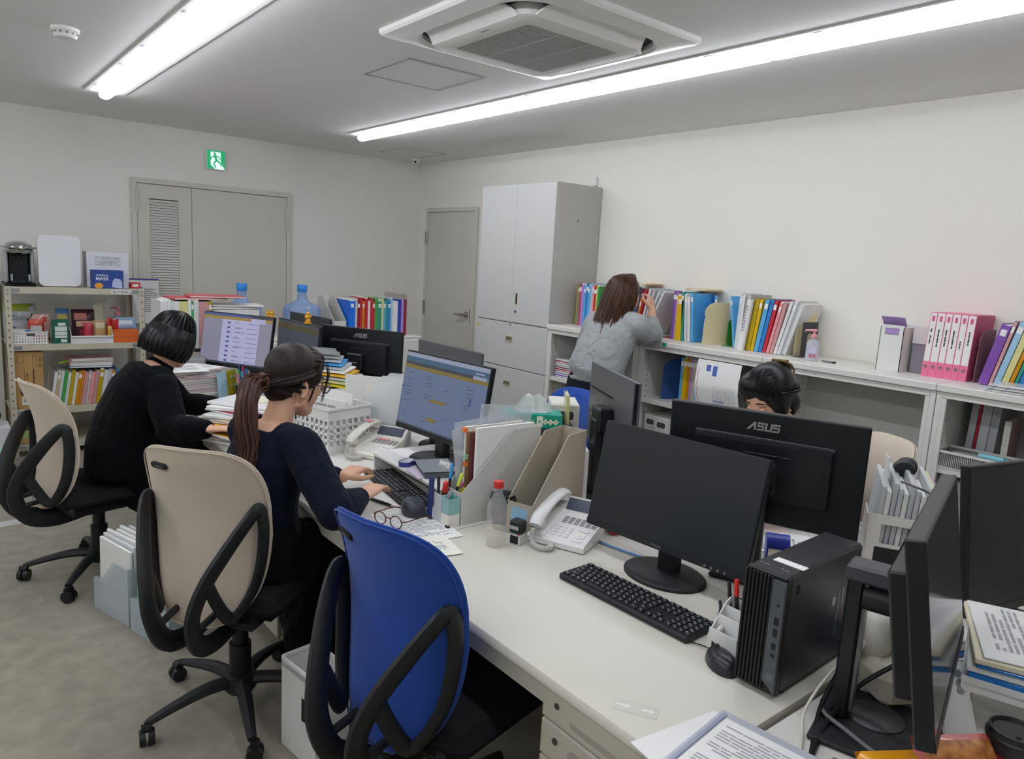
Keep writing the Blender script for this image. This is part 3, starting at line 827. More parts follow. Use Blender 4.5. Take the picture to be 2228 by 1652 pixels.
# J and K on the end desk
t = mon_root('black monitor on a tall flat pole seen edge-on at the near right', (-2.638, -6.186, 0), -74.8, 'desktop monitors', EZ)
Fj = mon_panel(t, 1.010 - EZ, 9.5, w=.51, h=.345, th=.03, screen=M('screen_glossy', '#15181a', .12, spec=.8))
B_ = Fj @ Matrix.Translation((0, 0, -.03)) @ Matrix.Rotation(PI, 4, 'Y')
G().box(-.2, .2, -.12, .1, 0, .035, .004, B_).build('back_bulge', m_bez, t)
gv = G()
for i in range(24): gv.box(-.12 + i * .01, -.115 + i * .01, .09, .099, .0345, .0355, 0, B_)
gv.build('vent_slots', m_dark, t, smooth=0)
G().box(-.165, -.135, -.024, .024, .012, .33, .004).build('pole', m_bez, t)
G().box(-.134, -.128, -.016, .016, .03, .30).build('pole_rail', M('rail_grey', '#6d6f70', .35, .6), t, smooth=0)
G().box(-.17, -.075, -.03, .03, .30, .335, .006).build('pole_cap', M('cap_grey', '#3f4145', .4), t)
G().cyl((-.135, 0, .27), (-.06, 0, .27), .028, n=20).build('pivot', m_black, t)
G().box(-.185, .05, -.12, .12, 0, .012, .004).build('foot', m_blackm, t)
G().lathe([(.055, .012), (.055, .0145), (.048, .0155)], 28, Matrix.Translation((-.09, .03, 0))).build('foot_disc', M('disc_grey', '#3a3c3f', .4), t)
t = mon_root('black monitor at the right edge angled towards its neighbour', (-1.893, -6.141, 0), 256, 'desktop monitors', EZ)
Fk = mon_panel(t, .975 - EZ, 8, w=.61, h=.365, screen=M('screen_violet_black', '#1a1a24', .3, spec=.4)); mon_stand(t, Fk, .27, 'round', bw=.22, bd=.2)
# ---------------------------------------------------------------- near desk
m_paper = M('paper_white', '#e9e9e6', .7, spec=.2)
m_paperw = M('paper_warm', '#e6e3da', .7, spec=.2)
m_ink = M('ink_grey', '#a4a6aa', .8)
m_inkd = M('ink_dark', '#3b3c40', .8)
m_whitep = M('white_plastic', '#e4e4e2', .32)
m_offw = M('offwhite_plastic', '#dedbd0', .35)
m_clear = film('clear_plastic', '#eef1f2', .34, .12)
m_frost = film('frosted_plastic', '#e2e8ea', .62, .35)
m_key = M('key_black', '#1d1e21', .5)
m_keyt = M('key_legend', '#9aa0a0', .6)

def keyboard(label, cx, cy, z, ang, w=.437, d=.128, mat=None):
    """local x along the long side (space bar at -y side), seen by a user at -y"""
    t = thing('keyboard', label, 'keyboard', (cx, cy, z), ang, 'black keyboards')
    G().box(-w / 2, w / 2, -d / 2, d / 2, .001, .018, .005).build('case', m_blackm, t)
    rows = [(.048, [(1, 1), (0, .6)] + [(1, 1)] * 4 + [(0, .3)] + [(1, 1)] * 4 + [(0, .3)] + [(1, 1)] * 4),
            (.028, [(1, 1)] * 14), (.009, [(1, 1.5)] + [(1, 1)] * 12 + [(1, 1.2)]), (-.010, [(1, 1.75)] + [(1, 1)] * 12 + [(1, 1)]), (-.029, [(1, 2.2)] + [(1, 1)] * 11 + [(1, 1.8)]),
            (-.048, [(1, 1.2), (1, 1), (1, 1), (1, 1), (1, 3.6), (1, 1), (1, 1), (1, 1), (1, 1), (1, 1.4), (1, 1)])]
    cache = {}
    leg = G()
    def key(x, y, kw, kh=.0172):
        q = (round(kw, 4), round(kh, 4))
        if q not in cache:
            cache[q] = G().add([(-kw / 2, -kh / 2, 0), (kw / 2, -kh / 2, 0), (kw / 2, kh / 2, 0), (-kw / 2, kh / 2, 0), (-kw / 2 + .0015, -kh / 2 + .0015, .005), (kw / 2 - .0015, -kh / 2 + .0015, .005), (kw / 2 - .0015, kh / 2 - .0015, .005), (-kw / 2 + .0015, kh / 2 - .0015, .005)],
                               [(4, 5, 6, 7), (0, 1, 5, 4), (1, 2, 6, 5), (2, 3, 7, 6), (3, 0, 4, 7)]).build('key', m_key, t, smooth=0)
            o = cache[q]
        else:
            o = cache[q].copy(); COL.objects.link(o); o.parent = t
        o.location = (x, y, .0175)
        if kw < .06:
            s = .0022
            for dx, dy in ((-.003, .003), (.0035, -.003)):
                leg.quad((x + dx - s, y + dy - s * .9, .0229), (x + dx + s, y + dy - s * .9, .0229), (x + dx + s, y + dy + s * .9, .0229), (x + dx - s, y + dy + s * .9, .0229))
    L = .285; x0 = -w / 2 + .008
    for y, ks in rows:
        u = L / sum(k[1] for k in ks); x = x0
        for on, kw in ks:
            if on: key(x + kw * u / 2, y, kw * u - .0016)
            x += kw * u
    xn = x0 + L + .006; u = .0185
    for y in (.048, .028, .009):
        for k in range(3): key(xn + u * (k + .5), y, u - .0016)
    key(xn + u * 1.5, -.029, u - .0016)
    for k in range(3): key(xn + u * (k + .5), -.048, u - .0016)
    xp = xn + 3 * u + .006
    for j, y in enumerate((.028, .009, -.010, -.029, -.048)):
        for k in range(4): key(xp + u * (k + .5), y, u - .0016)
    for k in range(4): key(xp + u * (k + .5), .048, u - .0016, .014)
    leg.build('key_legends', m_keyt, t, smooth=0, kind='stuff')
    return t
keyboard('black keyboard in front of the switched-off monitor', -2.662, -5.470, DZ, -PI / 2 + R(1.5))
keyboard('black keyboard under the hands of the person in navy', -2.722, -4.352, DZ, -PI / 2 + R(-9))

# PC tower
pc = thing('desktop_computer', 'upright black desktop computer with a ribbed front and white sticker on top', 'computer', (-2.59, -5.884, DZ), R(2))
G().box(-.145, .185, -.0475, .0475, .008, .27, .006).build('case', M('pc_black', '#202123', .36), pc)
G().box(-.12, .14, -.042, .042, 0, .009).build('foot', m_black, pc, smooth=0)
g = G()
fr = G().box(-.1601, -.144, -.0475, .0475, .008, .27, .004).build('front_panel', M('pc_front', '#0f1012', .4), pc)
for i in range(8):
    y = .044 - i * .0085
    G().box(-.1655, -.1595, y - .0026, y + .0026, .014, .264, .0015).build('front_rib', M('pc_rib', '#1b1c1f', .4), pc)
io = G().prism([(.0, .02), (.012, .006), (.012, .252), (-.016, .252), (-.016, .03)], 0, .008, basis((-.1595, -.035, .008), (0, -1, 0), (0, 0, 1), (-1, 0, 0))).build('port_strip', M('pc_strip', '#4a5056', .38), pc)
for zz, hh in ((.175, .018), (.150, .018), (.120, .014), (.1, .008)):
    G().box(-.1678, -.1672, -.041, -.031, zz - hh / 2, zz + hh / 2).build('port', m_dark, pc, smooth=0)
G().cyl((-.1678, -.036, .21), (-.1672, -.036, .21), .0035, n=12).build('port', m_dark, pc)
G().cyl((-.1676, -.034, .05), (-.167, -.034, .05), .009, n=20).build('round_badge', M('badge_grey', '#5e646a', .4), pc)
G().box(-.12, .1, .0, .0006, .2700, .2704).build('top_seam', m_dark, pc, smooth=0)
G().box(-.095, -.072, -.045, .024, .27, .2712).build('white_sticker', m_paper, pc, smooth=0)
text('ELITE', .008, M('pc_text', '#8e9499', .5), pc, basis((-.125, -.02, .2702), (0, -1, 0), (1, 0, 0), (0, 0, 1)))
text('8 CORE', .007, M('pc_text'), pc, basis((-.125, .025, .2702), (0, -1, 0), (1, 0, 0), (0, 0, 1)))
S_ = basis((0, -.0476, 0), (1, 0, 0), (0, 0, 1), (0, -1, 0))
G().box(-.12, -.108, .225, .245, -.001, .0006, 0, S_).build('latch', m_dark, pc, smooth=0)
G().box(.12, .132, .225, .245, -.001, .0006, 0, S_).build('latch', m_dark, pc, smooth=0)
for x0, x1, y0, y1, c in ((.055, .07, .150, .17, '#9aa3a4'), (.082, .091, .135, .182, '#5b6468'), (.1, .109, .14, .184, '#6f787c'), (.078, .09, .075, .13, '#4c5458')):
    G().box(x0, x1, y0, y1, 0, .0006, 0, S_).build('side_sticker', M('stick' + c, c, .3), pc, smooth=0)
# mouse near
def mouse(label, x, y, ang, l=.115, w=.064, h=.036, col=None, hump=0.0):
    t = thing('computer_mouse', label, 'mouse', (x, y, DZ), ang)
    m = col or M('mouse_black', '#24262a', .32)
    n = 16; vs = []; fs = []; rows = 9
    for i in range(rows):
        q = i / (rows - 1); zz = math.sin(q * PI / 2) * h; s = math.cos(q * PI / 2) ** .6
        if i == 0: zz = 0.0
        for j in range(n):
            a = 2 * PI * j / n
            px = math.cos(a) * l / 2 * s; py = math.sin(a) * w / 2 * s * (1 + .12 * math.cos(a) * -1)
            vs.append((px - .004 * q, py + hump * q, zz))
    for i in range(rows - 1):
        for j in range(n): fs.append((i * n + j, i * n + (j + 1) % n, (i + 1) * n + (j + 1) % n, (i + 1) * n + j))
    fs.append(tuple(range(n))); fs.append(tuple(range((rows - 1) * n, rows * n)))
    G().add(vs, fs).build('shell', m, t, smooth=60)
    G().cyl((l * .22, hump * .8 - .003, h * .87), (l * .22, hump * .8 + .003, h * .87), .008, n=12).build('wheel', m_black, t)
    G().box(l * .0, l * .47, hump * .7 - .0005, hump * .7 + .0005, h * .5, h * .92).build('button_seam', m_dark, t, smooth=0)
    return t
mo = mouse('black corded mouse beside the upright computer', -2.725, -5.79, R(62), .108, .062)
G().tube(smooth_path([(.05, 0, .01), (.075, .006, .006), (.10, .028, .004), (.13, .06, .004), (.17, .075, .004), (.22, .06, .004)], 5), .0018, 6).build('cord', m_black, mo)
mouse('black sculpted vertical mouse beside the typing person', -2.805, -4.60, R(75), .125, .088, .056, M('mouse_slate', '#33373d', .4), .014)

# white pen stand
ps = thing('pen_stand', 'white stepped pen stand between the keyboard and the upright computer', 'pen stand', (-2.628, -5.755, DZ), R(-92))
side = [(-.045, 0), (.045, 0), (.045, .098), (.03, .102), (.012, .09), (-.02, .055), (-.042, .03), (-.045, .02)]
FS = lambda x: basis((x, 0, 0), (0, 1, 0), (0, 0, 1), (1, 0, 0))
for x in (-.04, .04): G().prism(side, -.0015, .0015, FS(x)).build('side_panel', m_whitep, ps, smooth=0)
for y, z1 in ((-.043, .045), (-.012, .07), (.015, .085), (.043, .098)):
    G().box(-.0385, .0385, y - .0015, y + .0015, .002, z1).build('divider', m_whitep, ps, smooth=0)
G().box(-.0385, .0385, -.043, .043, 0, .0025).build('base_plate', m_whitep, ps, smooth=0)
def pen(label, x, y, z, dx, dy, L, col, cap=None, r=.0045, group=None, name='pen', cat='pen'):
    t = thing(name, label, cat, (x, y, z), 0, group)
    d = Vector((dx, dy, 1)).normalized()
    G().tube([(0, 0, 0), d * .008, d * (L * .72)], [.001, r, r], 10).build('barrel', M('pen' + col, col, .35), t)
    G().tube([d * (L * .72), d * (L - .004), d * L], [r * 1.08, r * 1.08, r * .6], 10).build('cap', M('pen' + (cap or col), cap or col, .35), t)
    e = d * (L * .95) + Vector((r * 1.3, 0, 0)); e2 = d * (L * .72) + Vector((r * 1.3, 0, 0))
    G().tube([e, e2], .0012, 6).build('clip', M('clip_metal', '#b5b5b5', .3, .8), t)
    return t
pw = Matrix.Translation((-2.628, -5.755, DZ)) @ Matrix.Rotation(R(-92), 4, 'Z')
def inpen(label, lx, ly, dx, dy, L, col, cap=None, r=.0045):
    p = pw @ Vector((lx, ly, .004)); pen(label, p.x, p.y, p.z, dx, dy, L, col, cap, r, 'pens in the white stand')
inpen('black pen with a red cap in the white stepped stand', -.012, .03, -.02, .10, .15, '#1b1b1d', '#c8281f', .0055)
inpen('black pen leaning left in the white stepped stand', -.028, .03, .02, .17, .135, '#202124')
inpen('black ballpoint in the middle of the white stepped stand', .002, .028, .02, .05, .128, '#26272b')
inpen('yellow highlighter in the white stepped stand', .016, .03, .0, -.02, .132, '#d8e022', '#e3ea2a', .006)
inpen('green marker in the white stepped stand', .026, .03, .03, -.05, .142, '#2ba83a', '#45c24e', .005)
inpen('blue pen rising highest from the white stepped stand', .032, .034, .05, -.06, .165, '#5f9fd0', '#3a5fc0', .004)
tag(G().box(-.012, .012, -.006, .006, 0, .016, .004).build('eraser', m_paperw, loc=tuple(pw @ Vector((-.02, -.027, .0335))), rot=(0, 0, .3)), 'small white eraser in the low tray of the white pen stand', 'eraser')
tag(G().box(-.013, .013, -.005, .005, 0, .024, .001).build('glue_block', M('mint_white', '#dfeee6', .5), loc=tuple(pw @ Vector((.016, -.027, .0035))), rot=(0, 0, 0)), 'small white and mint block in the low tray of the white pen stand', 'block')
G().box(-.011, .011, -.007, .0, .0, .03).build('block_rest', m_whitep, ps, (-.02, -.024, .003), smooth=0)

# desk phones
def phone(label, x, y, z, ang, body, dark_btn, note=False):
    t = thing('desk_phone', label, 'phone', (x, y, z), ang, 'white desk phones')
    # wedge body: x right, y away from the user
    prof = [(-.1, .004), (-.1, .020), (-.094, .026), (.055, .060), (.068, .066), (.105, .105), (.112, .105), (.112, .09), (.05, .004)]
    G().prism(prof, -.098, .098, basis((0, 0, 0), (0, 1, 0), (0, 0, 1), (1, 0, 0))).build('body', body, t)
    G().box(-.09, .09, -.08, .04, 0, .006).build('foot', m_grey, t, smooth=0)
    nrm = Vector((0, -.223, .975)); up = Vector((0, .975, .223))
    Kf = basis((0, -.094, .0262), (1, 0, 0), up, nrm)      # on the sloping key face: y from the front edge
    for r_ in range(4):
        for c in range(3):
            G().cyl(Kf @ Vector((-.020 + c * .021, .076 - r_ * .0165, 0)), Kf @ Vector((-.020 + c * .021, .076 - r_ * .0165, .004)), .0078, .0068, n=14).build('dial_key', m_whitep, t)
    G().cyl(Kf @ Vector((.064, .046, 0)), Kf @ Vector((.064, .046, .003)), .017, .016, n=24).build('navigation_key', m_whitep, t)
    G().cyl(Kf @ Vector((.064, .046, .003)), Kf @ Vector((.064, .046, .004)), .007, n=16).build('centre_key', m_offw, t)
    for q in (.074, .016): G().prism(rrect(.034, .009, .0044, 4, .064, q), 0, .003, Kf).build('function_key', m_whitep, t)
    mk = M('phone_dark_key', '#8f9094', .5)
    for r_ in range(4):
        for c in range(6):
            G().prism(rrect(.0155, .0058, .001, 1, -.020 + c * .0205, .104 + r_ * .0105), 0, .002, Kf).build('line_key', mk, t, smooth=0)
    Sf = basis((0, .068, .066), (1, 0, 0), Vector((0, .69, .72)), Vector((0, -.72, .69)))
    G().box(-.045, .085, .006, .050, .0, .0012, 0, Sf).build('display', M('phone_lcd', '#47505f', .2), t, smooth=0)
    # cradle and handset on the left
    G().box(-.094, -.040, -.088, .09, .026, .045, .008, Matrix.Rotation(R(12.8), 4, 'X') @ Matrix.Translation((0, 0, .012))).build('cradle', body, t)
    pth = smooth_path([(-.067, -.108, .062), (-.067, -.075, .088), (-.067, 0, .112), (-.067, .07, .122), (-.067, .112, .112)], 5)
    hs = G().tube(pth, lerp_list([.021, .024, .0215, .024, .021], len(pth)), 14, flat=((0, 0, 1), .62))
    hs.tube([(-.067, -.085, .08), (-.067, -.078, .055)], [.023, .021], 14).tube([(-.067, .088, .118), (-.067, .082, .095)], [.023, .021], 14)
    hs.build('handset', body, t)
    # coiled cord
    base = smooth_path([(-.067, -.118, .055), (-.062, -.135, .022), (-.03, -.150, .012), (.0, -.140, .012), (.0, -.118, .012), (-.02, -.105, .012)], 14)
    co = []
    for i, q in enumerate(base[:-1]):
        for k in range(6):
            s = (i + k / 6); a = 2 * PI * s / 1.6; q2 = q.lerp(base[i + 1], k / 6)
            d = (base[i + 1] - q).normalized(); u = d.orthogonal().normalized(); w = d.cross(u)
            co.append(q2 + (u * math.cos(a) + w * math.sin(a)) * .0062)
    G().tube(co, .0022, 5).build('coiled_cord', M('cord_grey', '#c5c4be', .5), t)
    if note:
        mp = M('pink_note', '#e8909f', .7)
        G().box(-.02, .04, .133, .147, .0022, .003, 0, Kf).build('pink_label', mp, t, smooth=0)
        G().box(-.082, -.052, .02, .06, .1345, .1352).build('pink_label', mp, t, smooth=0)
    return t
phone('white desk phone beside the beige file holder', -2.50, -5.045, DZ, R(-68), m_whitep, True)
phone('off-white desk phone with pink labels beside the perforated white basket', -2.555, -3.865, DZ, R(-62), m_offw, True, True)

# magazine files
def mag_file(label, x, y, ang, mat, front, fill=None, L=.32, W=.098, Hh=.31, z=DZ, low=.11, cut=.12):
    """local x = depth (open low front at -x), y = width"""
    t = thing('file_holder', label, 'file holder', (x, y, z), ang, 'upright file holders on the desks')
    pr = [(-L / 2, 0), (L / 2, 0), (L / 2, Hh), (L / 2 - cut, Hh), (-L / 2, low)]
    for s in (-1, 1):
        G().prism(pr, -.0015, .0015, basis((0, s * (W / 2 - .0015), 0), (1, 0, 0), (0, 0, 1), (0, -1, 0))).build('side_panel', mat, t, smooth=0)
    G().box(L / 2 - .003, L / 2, -W / 2 + .003, W / 2 - .003, 0, Hh).build('back_panel', mat, t, smooth=0)
    G().box(-L / 2, -L / 2 + .003, -W / 2 + .003, W / 2 - .003, 0, low).build('front_panel', mat, t, smooth=0)
    G().box(-L / 2 + .003, L / 2 - .003, -W / 2 + .003, W / 2 - .003, 0, .003).build('base_panel', mat, t, smooth=0)
    return t
m_grbeige = M('greige_plastic', '#aba392', .5)
m_ltgrey = M('light_grey_plastic', '#cfcec8', .45)
fw = mag_file('pale grey file holder stuffed with clear folders and a brown envelope', -2.575, -4.735, R(-2), m_ltgrey, None)
fb = mag_file('empty greige file holder standing beside the white desk phone', -2.475, -4.905, R(16), m_grbeige, None)
G().box(-.1606, -.16, -.03, .03, .035, .095).build('blue_label', M('blue_label', '#8db8d4', .6), fb, smooth=0)
G().box(-.1606, -.16, -.05 + .012, -.005, .02, .075).build('old_label', M('tan_label', '#c9b98f', .7), fw, smooth=0)
words_print(G(), basis((-.161, -.022, .048), (0, -1, 0), (0, 0, 1), (-1, 0, 0)), .03, .05, 6, 4).build('label_print', m_inkd, fw, smooth=0)
fwM = Matrix.Translation((-2.575, -4.735, DZ)) @ Matrix.Rotation(R(-2), 4, 'Z')
def sheet_in(label, name, cat, Mw, lx, ly, w, h, th, mat, lean=0, fan=0, z=.0035, group=None, print_=False, tabs=()):
    """an upright sheet or folder: plane is local x-z"""
    t = thing(name, label, cat, tuple(Mw @ Vector((lx, ly, z))), Mw.to_euler().z, group)
    Mx = Matrix.Rotation(R(fan), 4, 'Y') @ Matrix.Rotation(R(lean), 4, 'X')
    G().box(-w / 2, w / 2, -th / 2, th / 2, 0, h, 0, Mx).build('sheet', mat, t, smooth=0)
    for (tx, tz, col) in tabs:
        G().box(-w / 2 - .008, -w / 2 + .006, -th / 2 - .0006, th / 2 + .0006, tz - .008, tz + .008, 0, Mx).build('index_tab', M('tab' + col, col, .6), t, smooth=0)
    return t
gq = 'papers in the pale grey file holder'
sheet_in('brown envelope with coloured tabs in the pale grey file holder', 'envelope', 'envelope', fwM, .0, .0, .235, .30, .006, M('kraft_brown', '#8b6a4c', .8), 0, 0, tabs=((0, .10, '#e0cf2e'), (0, .19, '#e8743a'), (0, .215, '#9fc9a8')), group=gq)
sheet_in('dark red folder behind the brown envelope', 'folder', 'folder', fwM, .008, -.014, .23, .30, .004, M('maroon_card', '#6e3238', .6), 0, 0, group=gq)
sheet_in('white papers with an orange tab beside the brown envelope', 'papers', 'papers', fwM, .005, .014, .24, .315, .01, m_paperw, 0, 0, tabs=((0, .305, '#f08040'), (0, .09, '#d8e040'), (0, .115, '#e27bb0')), group=gq)
sheet_in('white folder at the rear side of the pale grey file holder', 'folder', 'folder', fwM, .02, -.03, .24, .318, .012, m_paper, 0, 0, group=gq)
for k, (lx, ly, hh, fan, lab) in enumerate(((-.01, .036, .335, -4, 'clear sheet sleeve leaning left out of the pale grey holder'), (.03, .031, .375, 6, 'tallest clear sheet sleeve in the pale grey holder'), (.0, .026, .325, -9, 'tilted clear sheet sleeve at the front of the pale grey holder'))):
    sheet_in(lab, 'clear_sleeve', 'sleeve', fwM, lx, ly, .225, hh, .0012, film('sleeve_clear', '#dfe6ea', .38, .2), 0, fan, group=gq)

# pen cup hooked beside the file holder
pcup = thing('pen_cup', 'frosted pen cup clipped to the front of the pale grey file holder', 'pen cup', (-2.763, -4.735, DZ), R(-2))
def cupbox(x0, x1, y0, y1, z0, z1, mat, name):
    g = G(); e = .0012
    g.box(x0, x0 + e, y0, y1, z0, z1).box(x1 - e, x1, y0, y1, z0, z1).box(x0 + e, x1 - e, y0, y0 + e, z0, z1).box(x0 + e, x1 - e, y1 - e, y1, z0, z1).box(x0, x1, y0, y1, z0, z0 + .0015)
    g.build(name, mat, pcup, smooth=0)
cupbox(-.022, .022, .0, .048, 0, .10, m_frost, 'cup')
cupbox(-.022, .022, -.045, -.003, .045, .098, film('teal_frost', '#a9d6d4', .6, .3), 'pocket')
G().box(-.0218, .0218, -.045, .0, 0, .044).build('paper_pocket', m_paperw, pcup, smooth=0)
cm = Matrix.Translation((-2.763, -4.735, DZ)) @ Matrix.Rotation(R(-2), 4, 'Z')
def incup(label, lx, ly, z, dx, dy, L, col, cap=None, r=.0045, name='pen', cat='pen'):
    p = cm @ Vector((lx, ly, z)); pen(label, p.x, p.y, p.z, dx, dy, L, col, cap, r, 'things in the frosted pen cup', name, cat)
incup('grey marker leaning out of the frosted pen cup', .0, .02, .004, -.1, -.45, .13, '#b9bcc0', '#9da1a5', .006)
incup('black pen with a blue cap in the frosted pen cup', .01, .03, .004, .2, .1, .19, '#1c1d20', '#2f8fd0', .005)
incup('lime highlighter in the frosted pen cup', .012, .02, .004, .25, -.15, .17, '#24252a', '#d6e23a', .005)
incup('red-capped stamp pen in the frosted pen cup', .0, .035, .004, .05, -.1, .135, '#3a2326', '#d32f2c', .009)
incup('slim black pen in the frosted pen cup', -.008, .036, .004, -.05, .0, .15, '#202024')
incup('teal cutter in the frosted side pocket', .0, -.03, .048, .0, .1, .07, '#1d8f7c', '#2aa48f', .006, 'cutter', 'cutter')
tag(G().box(-.006, .006, -.012, .012, 0, .15, .004).build('correction_roller', M('navy_plastic', '#232f66', .3), loc=(-2.79, -4.672, DZ + .0005), rot=(R(3), 0, 0)), 'tall navy blue correction roller standing beside the pen cup', 'tool')  # correction roller, built as one plain upright block

# PET bottle
m_pet = film('pet_clear', '#eef2f0', .16, .04)
bt = thing('plastic_bottle', 'clear plastic bottle with a red cap, a third full', 'bottle', (-2.735, -4.968, DZ))
prof = [(.010, .002), (.026, 0), (.0305, .004), (.032, .02), (.032, .045), (.030, .05), (.0325, .056), (.0325, .062), (.0305, .068), (.032, .078), (.032, .105), (.0305, .11), (.033, .116), (.033, .124), (.0305, .132), (.026, .145), (.019, .158), (.0145, .17), (.0135, .185), (.0135, .192)]
G().lathe(prof, 28, cap=False).build('bottle_wall', m_pet, bt)
G().lathe([(.0305, .0015), (.031, .02), (.031, .045), (.0305, .048), (.031, .056)], 24).build('tea', film('pale_tea', '#d9d2bd', .28, .05), bt)
G().lathe([(.0155, .186), (.0157, .188), (.0157, .204), (.0145, .2065)], 24).build('cap', M('red_cap', '#c22f28', .4), bt)
# coffee cup
def coffee_cup(label, x, y, z, body, band):
    t = thing('coffee_cup', label, 'cup', (x, y, z), 0, 'takeaway coffee cups')
    G().lathe([(.028, 0), (.030, .002), (.041, .1)], 28).build('cup', body, t)
    G().lathe([(.0345, .03), (.0395, .078)], 28, cap=False).build('sleeve', band, t)
    G().lathe([(.0435, .097), (.0445, .1), (.0445, .106), (.042, .108), (.0405, .118), (.037, .119), (.034, .113), (.01, .112)], 32).build('lid', m_black, t)
    G().ball((-.02, -.01, .114), (.006, .004, .003), 10, 6).build('sip_hole', m_dark, t)
    return t
coffee_cup('takeaway coffee cup with a black lid behind the plastic bottle', -2.628, -4.862, DZ, M('cup_brown', '#4a3631', .6), M('cup_sleeve', '#5d4a44', .7))
# self-inking stamp
stp = thing('self_inking_stamp', 'small black self-inking stamp beside the plastic bottle', 'stamp', (-2.668, -4.992, DZ), R(16))
G().box(-.018, .018, -.02, .02, 0, .035, .003).build('base', M('stamp_base', '#d3d4d2', .3), stp)
G().box(-.0182, -.016, -.015, .015, .004, .03).build('window', m_black, stp, smooth=0)
G().box(-.02, .02, -.022, .022, .035, .078, .006).build('handle', m_black, stp)
G().box(-.021, -.0195, -.016, .016, .05, .062).build('grey_label', M('stamp_lab', '#a7a9aa', .5), stp, smooth=0)
G().cyl((-.0195, -.017, .036), (-.021, -.017, .036), .003, n=8).build('red_button', M('red_cap'), stp)
# reading glasses on the desk
def spectacles(t, s, m, folded=0.0, lens=True):
    """local: lenses face -y... x right, temples run +y"""
    for sx in (-1, 1):
        c = [(sx * .034 + .0245 * math.cos(a), 0, .019 + .0205 * math.sin(a)) for a in [2 * PI * k / 20 for k in range(20)]]
        G().tube(c, .0022, 6, closed=True).build('rim', m, t)
        if lens: G().prism([(q[0] - 0, q[2]) for q in c], -.0004, .0004, basis((0, 0, 0), (1, 0, 0), (0, 0, 1), (0, -1, 0))).build('lens', film('lens_film', '#ffffff', .1, .05), t, smooth=0)
        G().tube(smooth_path([(sx * .059, .0, .026), (sx * .067, .008, .026), (sx * .069, .05, .024), (sx * .068, .105, .020), (sx * .066, .145, .004)], 4), .0021, 6).build('temple', m, t)
    G().tube(smooth_path([(-.012, 0, .024), (0, -.003, .029), (.012, 0, .024)], 4), .0019, 6).build('bridge', m, t)
m_tort = M('tortoise', '#6a3524', .25, var2='#2a1410', vs=60)
t = thing('reading_glasses', 'round tortoiseshell reading glasses lying open on white paper', 'glasses', (-2.945, -4.668, DZ + .0045), R(-72))
spectacles(t, 1, m_tort)
# papers on the white desk
def flat_sheet(label, x, y, ang, w, l, th=.0008, mat=None, z=DZ, name='paper_sheet', cat='paper', prn=None, group=None, curl=0.0):
    t = thing(name, label, cat, (x, y, z), ang, group)
    if curl: G().grid(lambda u, v: ((u - .5) * w, (v - .5) * l, .0004 + curl * (max(0, v - .6) * 2.5) ** 2), 4, 10, th).build('sheet', mat or m_paper, t, smooth=60)
    else: G().box(-w / 2, w / 2, -l / 2, l / 2, .0002, th + .0002).build('sheet', mat or m_paper, t, smooth=0)
    if prn:
        rows, seed, fx, fy = prn
        words_print(G(), Matrix.Translation((0, 0, th + .0002)), w * fx, l * fy, rows, seed).build('printed_text', m_ink, t, smooth=0)
    return t
flat_sheet('clear desk mat under the keyboard and glasses', -2.90, -4.30, R(0), .33, .93, .0015, M('mat_clear_white', '#e4e3de', .25), name='desk_mat', cat='mat')
flat_sheet('white sheet under the reading glasses', -2.865, -4.70, R(-8), .21, .297, .0006, m_paper, DZ + .002, prn=(22, 5, .8, .8))
flat_sheet('folded cream card at the desk edge behind the blue chair', -2.915, -4.885, R(-12), .14, .16, .0014, M('cream_card', '#e8e9dc', .7), DZ + .003, prn=(6, 8, .6, .5))
flat_sheet('pale blue slip under the cream card', -2.965, -4.80, R(-12), .10, .17, .0008, M('pale_blue', '#c3dcea', .7), DZ + .0018)
t = thing('ballpoint_pen', 'black ballpoint pen lying in front of the sculpted mouse', 'pen', (-2.862, -4.457, DZ + .0075))
G().tube([(-.012, .06, 0), (.018, -.055, 0)], .0052, 10).build('barrel', m_black, t)
G().tube([(.018, -.055, 0), (.0215, -.0685, 0), (.0223, -.0715, 0)], [.005, .0022, .0006], 8).build('tip', M('pen_tip', '#b98f86', .4), t)
G().tube([(-.012, .06, 0), (-.015, .07, 0)], .0054, 10).build('end_band', M('red_cap'), t)
t = thing('binder_clips', 'tiny black binder clip with brass arms on the white paper', 'clip', (-2.785, -4.775, DZ + .0028))
G().prism([(-.006, 0), (.006, 0), (.0, .008)], -.009, .009, basis((0, 0, 0), (1, 0, 0), (0, 0, 1), (0, -1, 0))).build('clip_body', m_black, t)
G().tube([(0, -.006, .007), (.012, -.01, .012), (.016, 0, .014), (.012, .008, .012), (0, .006, .007)], .0007, 5).build('wire_arm', M('brass', '#b59a62', .3, .9), t)
G().tube([(.02, -.004, .001), (.028, .012, .001), (.036, .006, .001)], .0012, 5).build('wire_arm', M('brass'), t)
# riser with things on it
rs = thing('monitor_riser', 'white desk riser carrying the blue-screen monitor', 'riser', (-2.55, -4.345, DZ), R(-3))
G().box(-.145, .145, -.275, .275, .060, .075, .003).build('top_plate', m_whitep, rs)
for sy in (-1, 1): G().box(-.14, .14, sy * .27 - .004, sy * .27 + .004, 0, .061).build('leg_panel', m_whitep, rs, smooth=0)
RZ = DZ + .075
t = thing('tape_roll', 'navy cloth tape roll lying on the white riser', 'tape', (-2.66, -4.30, RZ), R(30))
c = rrect(.075, .05, .024, 6)
g = G(); vs, fs = ring([(c, 0), (c, .018), ([(x * .9, y * .88) for x, y in c], .018), ([(x * .9, y * .88) for x, y in c], 0)])
n = len(c); fs += [(3 * n + j, 3 * n + (j + 1) % n, (j + 1) % n, j) for j in range(n)]
G().add(vs, fs).build('tape', M('navy_tape', '#3a4590', .35), t)
